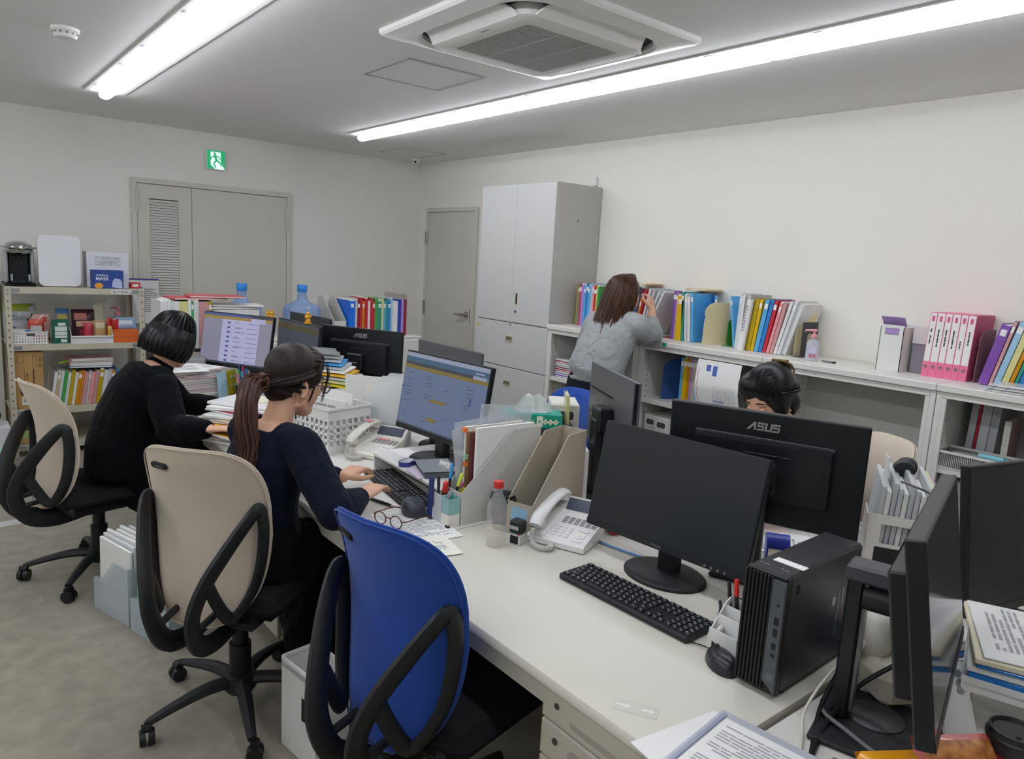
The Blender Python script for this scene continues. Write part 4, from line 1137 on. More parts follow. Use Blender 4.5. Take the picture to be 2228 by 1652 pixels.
vs, fs = ring([([(x * .905, y * .885) for x, y in c], .0005), ([(x * .905, y * .885) for x, y in c], .0175), ([(x * .87, y * .84) for x, y in c], .0175), ([(x * .87, y * .84) for x, y in c], .0005)])
fs += [(3 * n + j, 3 * n + (j + 1) % n, (j + 1) % n, j) for j in range(n)]
G().add(vs, fs).build('core', m_whitep, t)
t = thing('mouse_pad', 'grey curled mouse pad lying over the monitor foot', 'mouse pad', (-2.612, -4.432, RZ + .016), R(-20))
G().grid(lambda u, v: ((u - .5) * .13, (v - .5) * .17, .006 + .012 * (v - .5) ** 2), 6, 8, .002).build('pad', M('pad_grey', '#8d9296', .5), t)
G().box(-.06, .055, -.08, .075, -.0155, .0045).build('pad_stack', M('pad_under', '#5c6064', .6), t, smooth=0)
flat_sheet('lilac slip sticking out beneath the grey mouse pad', -2.675, -4.42, R(-10), .06, .13, .002, M('lilac', '#d3c3da', .6), RZ, name='paper_slip')
flat_sheet('pale blue sticky note on the edge of the white riser', -2.675, -4.59, R(-3), .03, .05, .001, M('pale_blue'), RZ, name='sticky_note')
t = thing('card_stand', 'small white card stand on the riser below the blue screen', 'card stand', (-2.60, -4.46, RZ), R(185))
G().box(-.012, .012, -.03, .03, 0, .006).box(-.004, .002, -.03, .03, .004, .045, 0, Matrix.Rotation(R(-15), 4, 'Y')).build('stand', m_whitep, t, smooth=0)
words_print(G(), Matrix.Rotation(R(-15), 4, 'Y') @ basis((.003, 0, .025), (0, 1, 0), (0, 0, 1), (1, 0, 0)), .045, .03, 4, 2).build('printed_text', m_ink, t, smooth=0)
# ---------------------------------------------------------------- upright files
COLS = {'blue': '#2f7fc4', 'sky blue': '#5aaae0', 'pale blue': '#9cc4de', 'navy': '#3b5f9f', 'red': '#c02a3a', 'orange': '#d8813a', 'lavender': '#a987cf', 'purple': '#7e4fa6',
        'pink': '#e99a9c', 'dusty pink': '#c99695', 'lime': '#c8cf4a', 'green': '#3f9f4d', 'dark green': '#2e6f52', 'olive yellow': '#b9a018', 'yellow': '#d9b21a', 'magenta': '#9c2a5c',
        'teal': '#2a9184', 'white': '#e3e3e2', 'grey': '#c3c5c8', 'clear': '#d5dadb', 'tan': '#c6b28c', 'maroon': '#8c2f48', 'pale yellow': '#d6d38f', 'mint': '#bfe0cf', 'bright blue': '#1f6fe0', 'royal blue': '#2a3fb0', 'dark red': '#8f1f33', 'amber': '#c88a12'}
def filem(c):
    h = COLS[c]
    return M('file_' + c.replace(' ', '_'), h, .28, spec=.55, coat=.15, var=.06, vs=25)
m_tabw = M('tab_white', '#eceae6', .5)
def file(label, x, y, z, col, w=.018, h=.31, d=.22, lean=0.0, ry=0.0, yaw=0.0, tab=True, paper=True, group=None, facing='x', name='plastic_folder', cat='folder'):
    """upright folder whose spine faces -x; lean > 0 tips its top towards -y"""
    t = thing(name, label, cat, (x, y, z), R(yaw), group)
    a = R(lean)
    # lean about the bottom edge that stays on the board
    px = Matrix.Translation((0, (-w / 2 if lean > 0 else w / 2), 0)) @ Matrix.Rotation(a, 4, 'X') @ Matrix.Translation((0, (w / 2 if lean > 0 else -w / 2), 0)) @ Matrix.Rotation(R(ry), 4, 'Y')
    m = filem(col)
    g = G()
    for s in (-1, 1):
        g.box(0, d, s * w / 2 - (.0012 if s > 0 else 0), s * w / 2 + (0 if s > 0 else .0012), 0, h, 0, px)
    g.box(0, .002, -w / 2 + .0012, w / 2 - .0012, .001, h - .004, 0, px)
    g.build('cover', m, t, smooth=0)
    if paper: G().box(.006, d - .012, -w / 2 + .0016, w / 2 - .0016, .003, h + (.006 if hash(label) % 3 == 0 else -.006), 0, px).build('papers', m_paper, t, smooth=0)
    if tab: G().box(-.0012, .0004, -min(w * .42, .012), min(w * .42, .012), h - .055, h - .025, 0, px).build('label_tab', m_tabw, t, smooth=0)
    return t
A_ = 'shelf-top folders between the grey cabinet and the cream bookend'
seq = [('olive yellow', .012), ('blue', .012), ('orange', .012), ('red', .014), ('lavender', .026), ('sky blue', .02), ('blue', .022), ('sky blue', .018), ('pale blue', .02), ('pink', .018), ('red', .02), ('lime', .018), ('green', .02), ('white', .02),
       ('pale blue', .022), ('white', .02), ('orange', .02), ('tan', .02), ('clear', .022), ('white', .02), ('grey', .02), ('olive yellow', .018), ('yellow', .018), ('orange', .02), ('dark green', .018), ('magenta', .018)]
y = -2.690
for i, (c, w) in enumerate(seq):
    y -= w / 2
    hid = 13 <= i <= 20
    if not hid:
        file('%s folder, %s along the shelf top from the tall grey cabinet' % (c, ordw(i + 1)), -.265 + .01 * rnd.random(), y, ZT, c, w - .001, .30 + .02 * rnd.random(), .225, lean=(0 if i < 21 else 2.0), group=A_, tab=i % 4 != 0)
    y -= w / 2
y1 = y
file('wide navy folder with its face turned out beside the magenta folder', -.22, y1 - .062, ZT, 'navy', .012, .31, .2, 0, 0, 28, group=A_)
file('orange folder with a red edge in front of the fan of grey sheets', -.272, y1 - .115, ZT, 'orange', .012, .25, .2, 9, group=A_)
file('thin red folder leaning against the fan of grey sheets', -.262, y1 - .130, ZT, 'red', .008, .31, .2, 8, group=A_, tab=False)
for k in range(4):
    file('grey clear folder leaning right beside the maroon bookend, %s of four' % ordw(k + 1), -.27, y1 - .15 - .017 * k, ZT, ('clear', 'grey', 'clear', 'white')[k], .013, .325, .22, 13 + 4.0 * k, group='leaning grey clear folders', tab=False)
def bookend(label, x, y, z, yaw, mat, w=.15, h=.25, shape='arch', d=.1):
    """upright plate in local x-z, foot towards +y"""
    t = thing('bookend', label, 'bookend', (x, y, z), R(yaw), 'bookends on the white shelves')
    if shape == 'arch':
        pl = [(-w / 2, 0), (w / 2, 0), (w / 2, h)] + [(-w * .0 + w * .5 * math.cos(R(a)) * 1.0, h * .72 + h * .28 * math.sin(R(a))) for a in (80, 95, 110, 125, 140, 155, 168)] + [(-w / 2 + .006, h * .66), (-w / 2 + .016, h * .64), (-w / 2 + .004, h * .60)]
    elif shape == 'portal':
        pl = [(-w / 2, 0), (-w / 2 + .045, 0), (-w / 2 + .045, h * .62), (-w / 2 + .055, h * .68), (w / 2 - .055, h * .68), (w / 2 - .045, h * .62), (w / 2 - .045, 0), (w / 2, 0), (w / 2, h), (-w / 2, h)]
    else: pl = rrect(w, h, .03, 4, 0, h / 2)
    G().prism(pl, -.0015, .0015, basis((0, 0, 0), (1, 0, 0), (0, 0, 1), (0, -1, 0))).build('upright_plate', mat, t, smooth=0)
    G().box(-w / 2, w / 2, .0015, d, 0, .002).build('foot_plate', mat, t, smooth=0)
    return t
m_cream2 = M('cream_metal', '#dfd0a4', .45)
bookend('maroon mesh bookend behind the leaning grey folders', -.16, -3.585, ZT, 4, M('maroon_mesh', '#8d2d4c', .6, bump=.6, bs=220), .17, .20, 'plate')
B2 = 'shelf-top folders right of the maroon bookend'
y = -3.600
for i, (c, w, ln, hh) in enumerate((('purple', .02, 0, .315), ('lavender', .015, 0, .31), ('orange', .012, 1, .30), ('yellow', .05, 0, .29), ('teal', .018, -5, .315), ('clear', .02, -5, .30), ('white', .022, -6, .29), ('sky blue', .018, -6, .31))):
    y -= w / 2
    if abs(ln) > 3: y -= .006
    file('%s folder, %s right of the maroon mesh bookend' % (c, ordw(i + 1)), -.285 if i > 2 else -.265, y, ZT, c, w - .001, hh, .22, ln, group=B2)
    y -= w / 2
file('wide sky blue folder with its face turned out, leaning behind the cream bookend', -.20, y - .10, ZT, 'sky blue', .014, .305, .21, -3, 0, 38, group=B2)
bookend('empty cream bookend with a notched arch, left of the green plate', -.235, -3.92, ZT, -22, m_cream2, .17, .265, 'arch', .09)
bookend('dark green bookend plate under the leaning blue folder', -.17, -4.025, ZT, -20, M('green_metal', '#2c7d1d', .5), .12, .17, 'plate', .05)
file('sky blue folder leaning left over the dark green plate', -.25, -4.075, ZT, 'sky blue', .016, .315, .22, -13, 0, -18, group=B2)
C2 = 'shelf-top folders between the blue leaning folder and the black bookend'
y = -4.092
for i, (c, w, ln, hh) in enumerate((('clear', .016, 1, .33), ('white', .02, 1, .32), ('grey', .018, 4, .33), ('tan', .014, 6, .30), ('olive yellow', .03, 6, .31), ('yellow', .02, 6, .31), ('sky blue', .026, 8, .31), ('blue', .022, 9, .315), ('red', .022, 9, .31), ('pink', .018, 11, .30), ('dusty pink', .022, 11, .30), ('white', .018, 13, .315), ('clear', .02, 14, .32))):
    y -= w / 2
    if ln > 3: y -= .0035
    file('%s folder, %s from the blue folder that leans left' % (c, ordw(i + 1)), -.27, y, ZT, c, w - .001, hh, .22, ln, group=C2, tab=i % 3 != 1)
    y -= w / 2
t = thing('rolled_paper', 'white rolled document leaning in front of the grey folders', 'paper', (-.292, -4.155, ZT))
G().tube([(0, .0, .0), (0, -.032, .30)], .019, 16).build('paper_roll', m_paper, t)
G().tube([(0, .0, -.0), (0, -.0325, .302)], .017, 14).build('inner_roll', M('roll_inner', '#cfd0d0', .7), t)
words_print(G(), basis((-.0195, -.018, .19), (0, -1, -.1), (0, -.1, 1), (-1, 0, 0)), .018, .16, 9, 4).build('printed_text', m_ink, t, smooth=0)
file('thick bundle of white papers slanting onto the black bookend', -.25, -4.405, ZT, 'white', .03, .30, .215, 15, group=C2, tab=False)
bookend('cream bookend with a notched arch behind the black one', -.155, -4.475, ZT, -8, m_cream2, .17, .26, 'arch', .05)
bookend('black portal-shaped metal bookend left of the hand gel', -.19, -4.52, ZT, -8, M('bookend_black', '#33363d', .5), .13, .20, 'portal', .06)
def pump(label, x, y, z, h=.16, lab='#c86a86', liq='#d7dbe8', cap='#e79ba6'):
    t = thing('pump_bottle', label, 'bottle', (x, y, z), R(-60), 'pump bottles')
    k = h / .19
    G().lathe([(.0, .0), (.033 * k, 0), (.036 * k, .006), (.036 * k, .095 * k), (.03 * k, .115 * k), (.014 * k, .125 * k), (.013 * k, .133 * k)], 20, Matrix.Diagonal((1, .72, 1, 1))).build('bottle_wall', film('gel_clear' + liq, liq, .6, .08), t)
    G().lathe([(.016 * k, .131 * k), (.017 * k, .15 * k), (.01 * k, .153 * k), (.006 * k, .155 * k), (.006 * k, .172 * k)], 16).tube([(.012 * k, 0, .176 * k), (-.045 * k, 0, .174 * k), (-.05 * k, 0, .165 * k)], [.008 * k, .006 * k, .004 * k], 10).build('pump_head', M('pump' + cap, cap, .4), t)
    g = G(); g.mat(0)
    Fm = basis((0, -.0265 * k, .055 * k), (1, 0, 0), (0, 0, 1), (0, -1, 0))
    g.box(-.02 * k, .02 * k, -.012 * k, .03 * k, 0, .001, 0, Fm); g.mat(1); g.box(-.016 * k, .0, -.034 * k, -.014 * k, 0, .001, 0, Fm).box(.004 * k, .02 * k, -.034 * k, -.016 * k, 0, .001, 0, Fm)
    g.build('front_label', [M('lab_pale', '#c9c3df', .5), M('lab' + lab, lab, .5)], t, smooth=0)
    return t
pump('clear hand gel bottle with a pink pump on the white shelf top', -.315, -4.615, ZT, .18)
t = thing('marker', 'grey marker lying on the shelf top by the hand gel', 'pen', (-.30, -4.70, ZT + .006))
G().tube([(0, .03, 0), (0, -.03, 0)], .005, 10).build('barrel', M('marker_grey', '#7a7a7a', .4), t)
G().tube([(0, -.03, 0), (0, -.045, 0)], .0056, 10).build('cap', m_blackm, t)
for c, dy in (('#5fb04a', 0), ('#ee8fd0', -.03)):
    t = thing('tape_dispenser', ('green' if dy == 0 else 'pink') + ' small tape dispenser by the elbow of the person in grey', 'tape', (-.33, -3.53 + dy, ZT), R(20))
    G().prism([(-.018, 0), (.02, 0), (.024, .02), (.012, .042), (-.006, .045), (-.02, .03)], -.009, .009, basis((0, 0, 0), (1, 0, 0), (0, 0, 1), (0, -1, 0))).build('shell', M('disp' + c, c, .4), t)
    G().cyl((.002, -.0095, .024), (.002, .0095, .024), .008, n=12).build('tape_core', m_whitep, t)
# folders lying along the wall on top of others
for (y0, y1_, zz, lab) in ((-3.12, -3.30, .335, 'tan cardboard folder lying on top of the files behind the standing person'), (-3.60, -3.80, .325, 'cream cardboard folder lying on top of the files right of the standing person')):
    t = thing('cardboard_folder', lab, 'folder', (-.085, (y0 + y1_) / 2, ZT + zz), 0)
    G().box(-.07, .07, (y0 - y1_) / -2, (y0 - y1_) / 2, 0, .012, .003).build('folder_body', M('tan_card', '#cdb98a', .7), t)
    G().box(-.072, -.069, -.06, .06, .003, .009).build('page_edges', m_paperw, t, smooth=0)
# white storage box with a purple lid and a second box
t = thing('storage_box', 'white cardboard storage box with an open purple lid on the shelf top', 'box', (-.19, -5.000, ZT), 0)
g = G(); W_, D_, H_ = .115, .16, .235
g.box(-D_ / 2, -D_ / 2 + .003, -W_ / 2, W_ / 2, 0, H_ - .05).box(-D_ / 2, -D_ / 2 + .003, -W_ / 2, -.035, H_ - .05, H_).box(-D_ / 2, -D_ / 2 + .003, .035, W_ / 2, H_ - .05, H_).box(-D_ / 2, -D_ / 2 + .003, -.035, .035, H_ - .016, H_)
g.box(D_ / 2 - .003, D_ / 2, -W_ / 2, W_ / 2, 0, H_).box(-D_ / 2, D_ / 2, -W_ / 2, -W_ / 2 + .003, 0, H_ - .01).box(-D_ / 2, D_ / 2, W_ / 2 - .003, W_ / 2, 0, H_ - .01)
g.build('box_body', M('box_white', '#dedfdb', .6), t, smooth=0)
m_lil = M('lid_purple', '#a98bc6', .6)
G().prism([(-.035, 0), (.035, 0), (.027, -.03), (-.027, -.03)], 0, .001, basis((-D_ / 2 + .0035, 0, H_ - .016), (0, -1, 0), (0, 0, 1), (-1, 0, 0))).build('handle_inside', m_lil, t, smooth=0)
G().box(-.0015, .0015, -W_ / 2, W_ / 2, 0, .06, 0, Matrix.Translation((-D_ / 2 + .03, 0, H_ - .005)) @ Matrix.Rotation(R(-40), 4, 'Y')).build('open_lid', m_lil, t, smooth=0)
t = thing('storage_box', 'grey storage box with a flap behind the pink binders', 'box', (-.12, -5.118, ZT), 0)
G().box(-.07, .09, -.045, .045, 0, .19, .002).build('box_body', M('box_grey', '#8a8790', .6), t)
G().box(-.075, -.072, -.045, .045, .15, .235, .0).build('front_flap', M('flap_white', '#d5d2d2', .6), t, smooth=0)
# pink binders
m_pink = M('binder_pink', '#e8769c', .45); m_pinkd = M('binder_pink_side', '#c04f74', .5)
y = -5.155
for i in range(6):
    w = (.030, .036, .030, .036, .030, .034)[i]
    y -= w / 2 + .001
    t = thing('ring_binder', 'pink ring binder with a white spine label, %s from the storage boxes' % ordw(i + 1), 'binder', (-.25, y, ZT), 0, 'pink ring binders')
    ln = Matrix.Rotation(R(1.5), 4, 'X')
    G().box(0, .235, -w / 2, w / 2, 0, .315, .001, ln).build('cover', m_pinkd if i == 5 else m_pink, t)
    G().box(-.001, .0005, -w / 2, w / 2, 0, .315, 0, ln).build('spine', m_pink, t, smooth=0)
    G().box(-.0018, -.0008, -w / 2 + .002, w / 2 - .002, .075, .312, 0, ln).build('spine_label', m_paper, t, smooth=0)
    G().box(-.0024, -.0016, -.006, .006, .272, .298, 0, ln).build('label_mark', M('label_pink', '#d65a88', .6), t, smooth=0)
    S2 = ln @ basis((-.0019, 0, .19), (0, 0, -1), (0, -1, 0), (-1, 0, 0))
    words_print(G(), S2, .09, .007, 1, i + 3, .9).build('spine_print', m_inkd, t, smooth=0)
    G().cyl(ln @ Vector((-.003, 0, .05)), ln @ Vector((-.0008, 0, .05)), .009, n=14).build('finger_hole', M('hole_taupe', '#8f6f78', .5), t)
    y -= w / 2
bookend('brown-pink notched bookend right of the pink binders', -.16, y - .035, ZT, -6, M('bookend_rose', '#8f6a68', .5), .15, .25, 'arch', .0025)
D2_ = 'folders leaning right of the pink binders'
y -= .055
for i, (c, w, ln, hh) in enumerate((('purple', .04, 12, .29), ('dusty pink', .014, 12, .31), ('pale blue', .026, 13, .31), ('pale yellow', .026, 13, .31), ('amber', .016, 13, .31), ('teal', .014, 13, .31), ('blue', .024, 13, .315), ('pale yellow', .014, 14, .31))):
    y -= w / 2 + .0035
    file('%s folder, %s of those leaning right of the pink binders' % (c, ordw(i + 1)), -.275, y, ZT, c, w - .001, hh, .22, ln, group=D2_)
    y -= w / 2
y -= .015
for i, (c, w, ln, hh) in enumerate((('yellow', .05, 23, .30), ('red', .012, 27, .30), ('purple', .012, 28, .30), ('grey', .03, 31, .30), ('clear', .03, 32, .30))):
    y -= w / 2 + .006
    file('steeply leaning %s folder, %s from the left at the right picture edge' % (c, ordw(i + 1)), -.30, y, ZT, c, w - .001, hh, .22, ln, group='steeply leaning folders', tab=i == 0)
    y -= w / 2
for k in range(3):
    t = thing('clear_folder', 'clear folder lying flat at the shelf front, %s from the bottom' % ordw(k + 1), 'folder', (-.44 - .004 * k, -5.62 - .01 * k, ZT + .0125 * k), 0, 'clear folders lying flat on the shelf')
    G().box(-.04, .115, -.11, .11, .0002, .0118, .003).build('sleeve', M('file_clear_flat', '#ced3d8', .2, coat=.3), t)
    G().box(-.0415, -.039, .04, .075, .002, .011).build('label_tab', m_tabw, t, smooth=0)
    G().box(-.041, -.039, -.1, .03, .004, .009).build('page_edges', m_paper, t, smooth=0)
# inside the shelf units
SZ = .745
for k, (c, lab) in enumerate((('purple', 'purple'), ('lavender', 'lavender'), ('clear', 'clear'), ('red', 'red'), ('dark red', 'dark red'), ('grey', 'grey'), ('white', 'white'), ('red', 'bright red'), ('clear', 'clear topmost'))):
    t = thing('plastic_folder', '%s folder lying in the stack in the first shelf, %s from the bottom' % (lab, ordw(k + 1)), 'folder', (-.30, -2.77, SZ + .015 * k), R(rnd.uniform(-3, 3)), 'folders stacked flat in the first shelf unit')
    G().box(-.12, .14, -.10, .10, .0002, .0142, .004).build('cover', filem(c), t)
    G().box(-.1215, -.119, -.09, .09, .004, .010).build('page_edges', m_paper, t, smooth=0)
def handle_box(label, x, y, z, w, h, d, lab=None, lx=0.0, name='file_box', yaw=0):
    t = thing(name, label, 'box', (x, y, z), R(yaw), 'white file boxes with grip holes')
    G().box(0, d, -w / 2, w / 2, 0, h, .003).build('box_body', M('filebox_white', '#dcdad3', .5), t)
    G().prism(rrect(w * .62, .036, .012, 4), 0, .0012, basis((-.0002, 0, h - .045), (0, -1, 0), (0, 0, 1), (-1, 0, 0))).build('grip_hole', M('grip_dark', '#4d4d49', .8), t, smooth=0)
    G().prism(rrect(w * .74, .054, .016, 4), 0, .0006, basis((-.0002, 0, h - .045), (0, -1, 0), (0, 0, 1), (-1, 0, 0))).build('grip_rim', M('grip_rim', '#efeee9', .4), t, smooth=0)
    if lab:
        G().box(-.0012, 0, lx - w * .35, lx + w * .35, h * .30, h * .30 + .03).build('yellow_label', M('label_yellow', '#e4c71f', .6), t, smooth=0)
        text(lab, .016, m_inkd, t, basis((-.0016, lx, h * .30 + .015), (0, -1, 0), (0, 0, 1), (-1, 0, 0)), kind='cjk')
    return t
handle_box('white file box with a yellow label in the first shelf unit', -.40, -2.955, SZ, .12, .235, .3, '伝票', 0)
file('yellow folder on the lower board of the first shelf unit', -.33, -2.86, .385, 'amber', .06, .26, .22, tab=True, group='folders on lower boards')
file('amber folder beside it on the lower board of the first shelf unit', -.33, -2.93, .385, 'yellow', .05, .25, .22, tab=True, group='folders on lower boards')
bookend('navy arched bookend inside the second shelf unit', -.27, -3.70, SZ, -30, M('navy_metal', '#2d4f86', .5), .22, .27, 'arch', .02)
y = -3.79
E2 = 'folders beside the navy bookend'
for i, (c, w) in enumerate((('sky blue', .02), ('yellow', .03), ('amber', .025), ('lavender', .018), ('tan', .018), ('pale blue', .03), ('purple', .03), ('dusty pink', .016), ('teal', .016))):
    y -= w / 2
    file('%s folder, %s right of the navy bookend' % (c, ordw(i + 1)), -.37, y, SZ, c, w - .001, .295, .22, 0, group=E2)
    y -= w / 2
t = thing('wall_calendar', 'creased white calendar sheet with blue marks hanging in front of the second shelf', 'calendar', (-.50, -4.17, .78))
g = G().grid(lambda u, v: (-.012 * math.sin(PI * v) - .02 * (1 - abs(2 * v - .9)) + .01, .155 - .30 * u + .02 * (v - .5), .285 * v), 8, 14); g.build('sheet', m_paper, t, smooth=60)
def cpt(u, v): return Vector((-.012 * math.sin(PI * v) - .02 * (1 - abs(2 * v - .9)) + .0092, .155 - .30 * u + .02 * (v - .5), .285 * v))
def cquad(g, u0, u1, v0, v1):
    g.quad(cpt(u0, v0), cpt(u1, v0), cpt(u1, v1), cpt(u0, v1))
g = G(); cquad(g, .23, .33, .78, .86); cquad(g, .23, .33, .86, .91); cquad(g, .38, .48, .70, .80); cquad(g, .38, .48, .80, .9)
for k in range(10): cquad(g, .42 + .05 * (k % 5), .45 + .05 * (k % 5), .10 + .07 * (k // 5), .14 + .07 * (k // 5))
g.build('blue_marks', M('cal_blue', '#4a64b0', .6), t, smooth=0)
g = G()
for k in range(22): cquad(g, .045 + .012 * math.sin(k), .06 + .012 * math.sin(k), .06 + .035 * k, .085 + .035 * k)
g.build('red_print', M('cal_red', '#c9444e', .6), t, smooth=0)
g = G()
for r_ in range(9):
    for c in range(9): cquad(g, .42 + .058 * c, .45 + .058 * c, .2 + .036 * r_, .212 + .036 * r_)
g.build('date_grid', m_ink, t, smooth=0)
handle_box('white file box with a lime label on the lower board of the second shelf', -.43, -3.63, .385, .10, .255, .3, None)
handle_box('white file box with a yellow label on the lower board of the second shelf', -.455, -3.742, .385, .11, .255, .3, '保管・期限', 0)
file('dark blue folder standing behind the white grip boxes', -.10, -3.66, .385, 'blue', .03, .31, .08, tab=False, group='folders on lower boards')
# fourth unit
t = thing('white_mesh_basket', 'long white mesh basket at the front of the fourth shelf unit', 'basket', (-.375, -5.58, SZ + .0005))
def mesh_wall(g, p0, p1, z0, z1, nx, nz, th=.0022):
    p0 = Vector(p0); p1 = Vector(p1); d = (p1 - p0)
    n = Vector((-d.y, d.x, 0)).normalized() * th / 2
    L = d.length
    for i in range(nx + 1):
        c = p0 + d * (i / nx); u = d.normalized() * .0026
        a, b = c - u, c + u
        g.add([a - n + Vector((0, 0, z0)), b - n + Vector((0, 0, z0)), b + n + Vector((0, 0, z0)), a + n + Vector((0, 0, z0)), a - n + Vector((0, 0, z1)), b - n + Vector((0, 0, z1)), b + n + Vector((0, 0, z1)), a + n + Vector((0, 0, z1))],
              [(0, 1, 5, 4), (2, 3, 7, 6), (1, 2, 6, 5), (3, 0, 4, 7)])
    for k in range(nz + 1):
        z = z0 + (z1 - z0) * k / nz; q = .0027
        g.add([p0 - n + Vector((0, 0, z - q)), p1 - n + Vector((0, 0, z - q)), p1 + n + Vector((0, 0, z - q)), p0 + n + Vector((0, 0, z - q)), p0 - n + Vector((0, 0, z + q)), p1 - n + Vector((0, 0, z + q)), p1 + n + Vector((0, 0, z + q)), p0 + n + Vector((0, 0, z + q))],
              [(0, 1, 5, 4), (2, 3, 7, 6), (0, 3, 2, 1), (4, 5, 6, 7)])
bw_, bl_, bh_ = .085, .23, .082
g = G()
for a, b, n_ in (((-bw_, -bl_), (-bw_, bl_), 62), ((bw_, -bl_), (bw_, bl_), 62), ((-bw_, -bl_), (bw_, -bl_), 22), ((-bw_, bl_), (bw_, bl_), 22)):
    mesh_wall(g, (a[0], a[1], 0), (b[0], b[1], 0), .008, bh_ - .01, n_, 10)
g.build('mesh_walls', m_whitep, t, smooth=0, kind='stuff')
vs, fs = ring([(rrect(2 * bw_ + .012, 2 * bl_ + .012, .012, 3), bh_ - .01), (rrect(2 * bw_ + .012, 2 * bl_ + .012, .012, 3), bh_), (rrect(2 * bw_ - .004, 2 * bl_ - .004, .01, 3), bh_), (rrect(2 * bw_ - .004, 2 * bl_ - .004, .01, 3), bh_ - .01)])
G().add(vs, fs).build('rim', m_whitep, t)
G().box(-bw_, bw_, -bl_, bl_, 0, .008).build('basket_floor', m_whitep, t, smooth=0)
t = thing('marker_pack', 'turquoise marker lying in the white mesh basket', 'pen', (-.37, -5.56, SZ + .075), R(0))
G().tube([(0, .06, 0), (0, -.04, 0)], .012, 12).build('barrel', M('turquoise', '#7fc4cf', .35), t)
G().tube([(0, -.04, 0), (0, -.075, 0)], .009, 12).build('cap', M('turq_dark', '#4a8f9c', .35), t)
tag(G().box(-.07, .07, -.2, .2, 0, .055, .004).build('stationery_fill', M('basket_fill', '#b9b4ad', .7), loc=(-.37, -5.58, SZ + .009)), 'grey notebook filling the floor of the mesh basket', 'notebook')
y = -5.385
F2 = 'files and books in the fourth shelf unit'
for i, (c, w) in enumerate((('grey', .03), ('red', .012), ('clear', .04), ('grey', .035))):
    y -= w / 2
    file('%s file, %s from the left in the fourth shelf unit' % (c, ordw(i + 1)), -.22, y, SZ, c, w - .001, .315, .2, 2, group=F2, tab=False)
    y -= w / 2 + .002
def book(label, x, y, z, w, h, d, col, spine, ttl, tcol, group, yaw=0):
    t = thing('book', label, 'book', (x, y, z), R(yaw), group)
    G().box(0, d, -w / 2, w / 2, 0, h, .001).build('cover', M('cover' + col, col, .5), t)
    G().box(-.001, .0005, -w / 2, w / 2, 0, h).build('spine', M('spine' + spine, spine, .5), t, smooth=0)
    G().box(.004, d + .0008, -w / 2 + .002, w / 2 - .002, .002, h + .0006).build('pages', m_paperw, t, smooth=0)
    n = len(ttl)
    for k, ch in enumerate(ttl):
        text(ch, w * .62, M('spt' + tcol, tcol, .6), t, basis((-.0014, 0, h * .9 - k * h * .75 / n - .012), (0, -1, 0), (0, 0, 1), (-1, 0, 0)), kind='cjk', ext=.0001)
    return t
book('white book with black spine writing in the fourth shelf unit', -.27, -5.565, SZ, .026, .235, .16, '#c9c0bd', '#e6e4dc', '労務管理の実務', '#2c2c30', F2, 3)
book('white and red book standing behind the mesh basket', -.25, -5.665, SZ, .028, .23, .16, '#c95058', '#e6d9c2', '税務申告ハンド', '#b8202c', F2, 3)
t = thing('green_papers', 'large pale green papers curling out of the fourth shelf unit', 'papers', (-.25, -5.90, SZ), 0)
for k in range(3):
    G().grid(lambda u, v: (-.08 + .06 * u - .02 * k + .03 * math.sin(3 * v), .16 - .06 * k + (-.30) * u * v - .10 * u + .05 * (1 - v), .03 + .29 * v - .05 * u * v), 8, 8, .0012).build('green_sheet', M('sage_paper', '#b9c8b6', .8), t, smooth=60)
# white under-shelf box
t = thing('grey_flat_box', 'pale grey document box lying under the mesh basket', 'box', (-.40, -5.50, .385), 0)
G().box(0, .28, -.12, .12, 0, .30, .004).build('box_body', M('docbox', '#bdbab4', .6), t)
G().box(-.002, .0, -.02, .02, .22, .26).build('box_label', m_tabw, t, smooth=0)
file('mint folder on the lower board of the fourth shelf unit', -.40, -5.655, .385, 'mint', .05, .30, .22, 3, group='folders on lower boards', tab=False)
# ---------------------------------------------------------------- steel rack by the back wall
m_rack = M('rack_ivory', '#c3bda9', .5)
m_galv = M('galvanised', '#a9afb0', .35, .7)
RX0, RX1, RY0, RY1 = -3.645, -2.765, -.583, -.13
rk = thing('steel_rack', 'ivory slotted-angle steel rack left of the double door', 'shelf', (0, 0, 0))
for (x, y, sx, sy) in ((RX0, RY0, 1, 1), (RX1, RY0, -1, 1), (RX0, RY1, 1, -1), (RX1, RY1, -1, -1)):
    g = G().box(x, x + sx * .04, y, y + sy * .002, 0, 1.215).box(x, x + sx * .002, y, y + sy * .04, 0, 1.215)
    p = g.build('post', m_rack, rk, smooth=0)
    if y == RY0:
        g = G()
        for k in range(23):
            z = .06 + .05 * k
            g.prism([(.0045 * math.cos(R(45 * j)), .0062 * math.sin(R(45 * j))) for j in range(8)], 0, .0006, basis((x + sx * .02, y - .0005, z), (1, 0, 0), (0, 0, 1), (0, -1, 0)))
        g.build('post_holes', M('hole_brown', '#4a4640', .8), p, smooth=0, kind='stuff')
        g = G()
        for z in (1.16, 1.19, .80, .36, .13, .10): g.cyl((x + sx * .02, y - .004, z), (x + sx * .02, y, z), .007, n=8)
        g.build('bolts', m_galv, p)
for z in (1.208, .806, .342, .085):
    s = G().box(RX0 + .003, RX1 - .003, RY0 + .003, RY1 - .003, z - .002, z).box(RX0 + .003, RX1 - .003, RY0 + .0005, RY0 + .0025, z - .042, z).box(RX0 + .003, RX1 - .003, RY1 - .0025, RY1 - .0005, z - .042, z).build('shelf_plate', m_rack, rk, smooth=0)
    for x, sx in ((RX0 + .04, 1), (RX1 - .04, -1)):
        G().box(x, x + sx * .05, RY0 - .002, RY0 + .0005, z - .034, z - .008).build('gusset', m_galv, s, smooth=0)
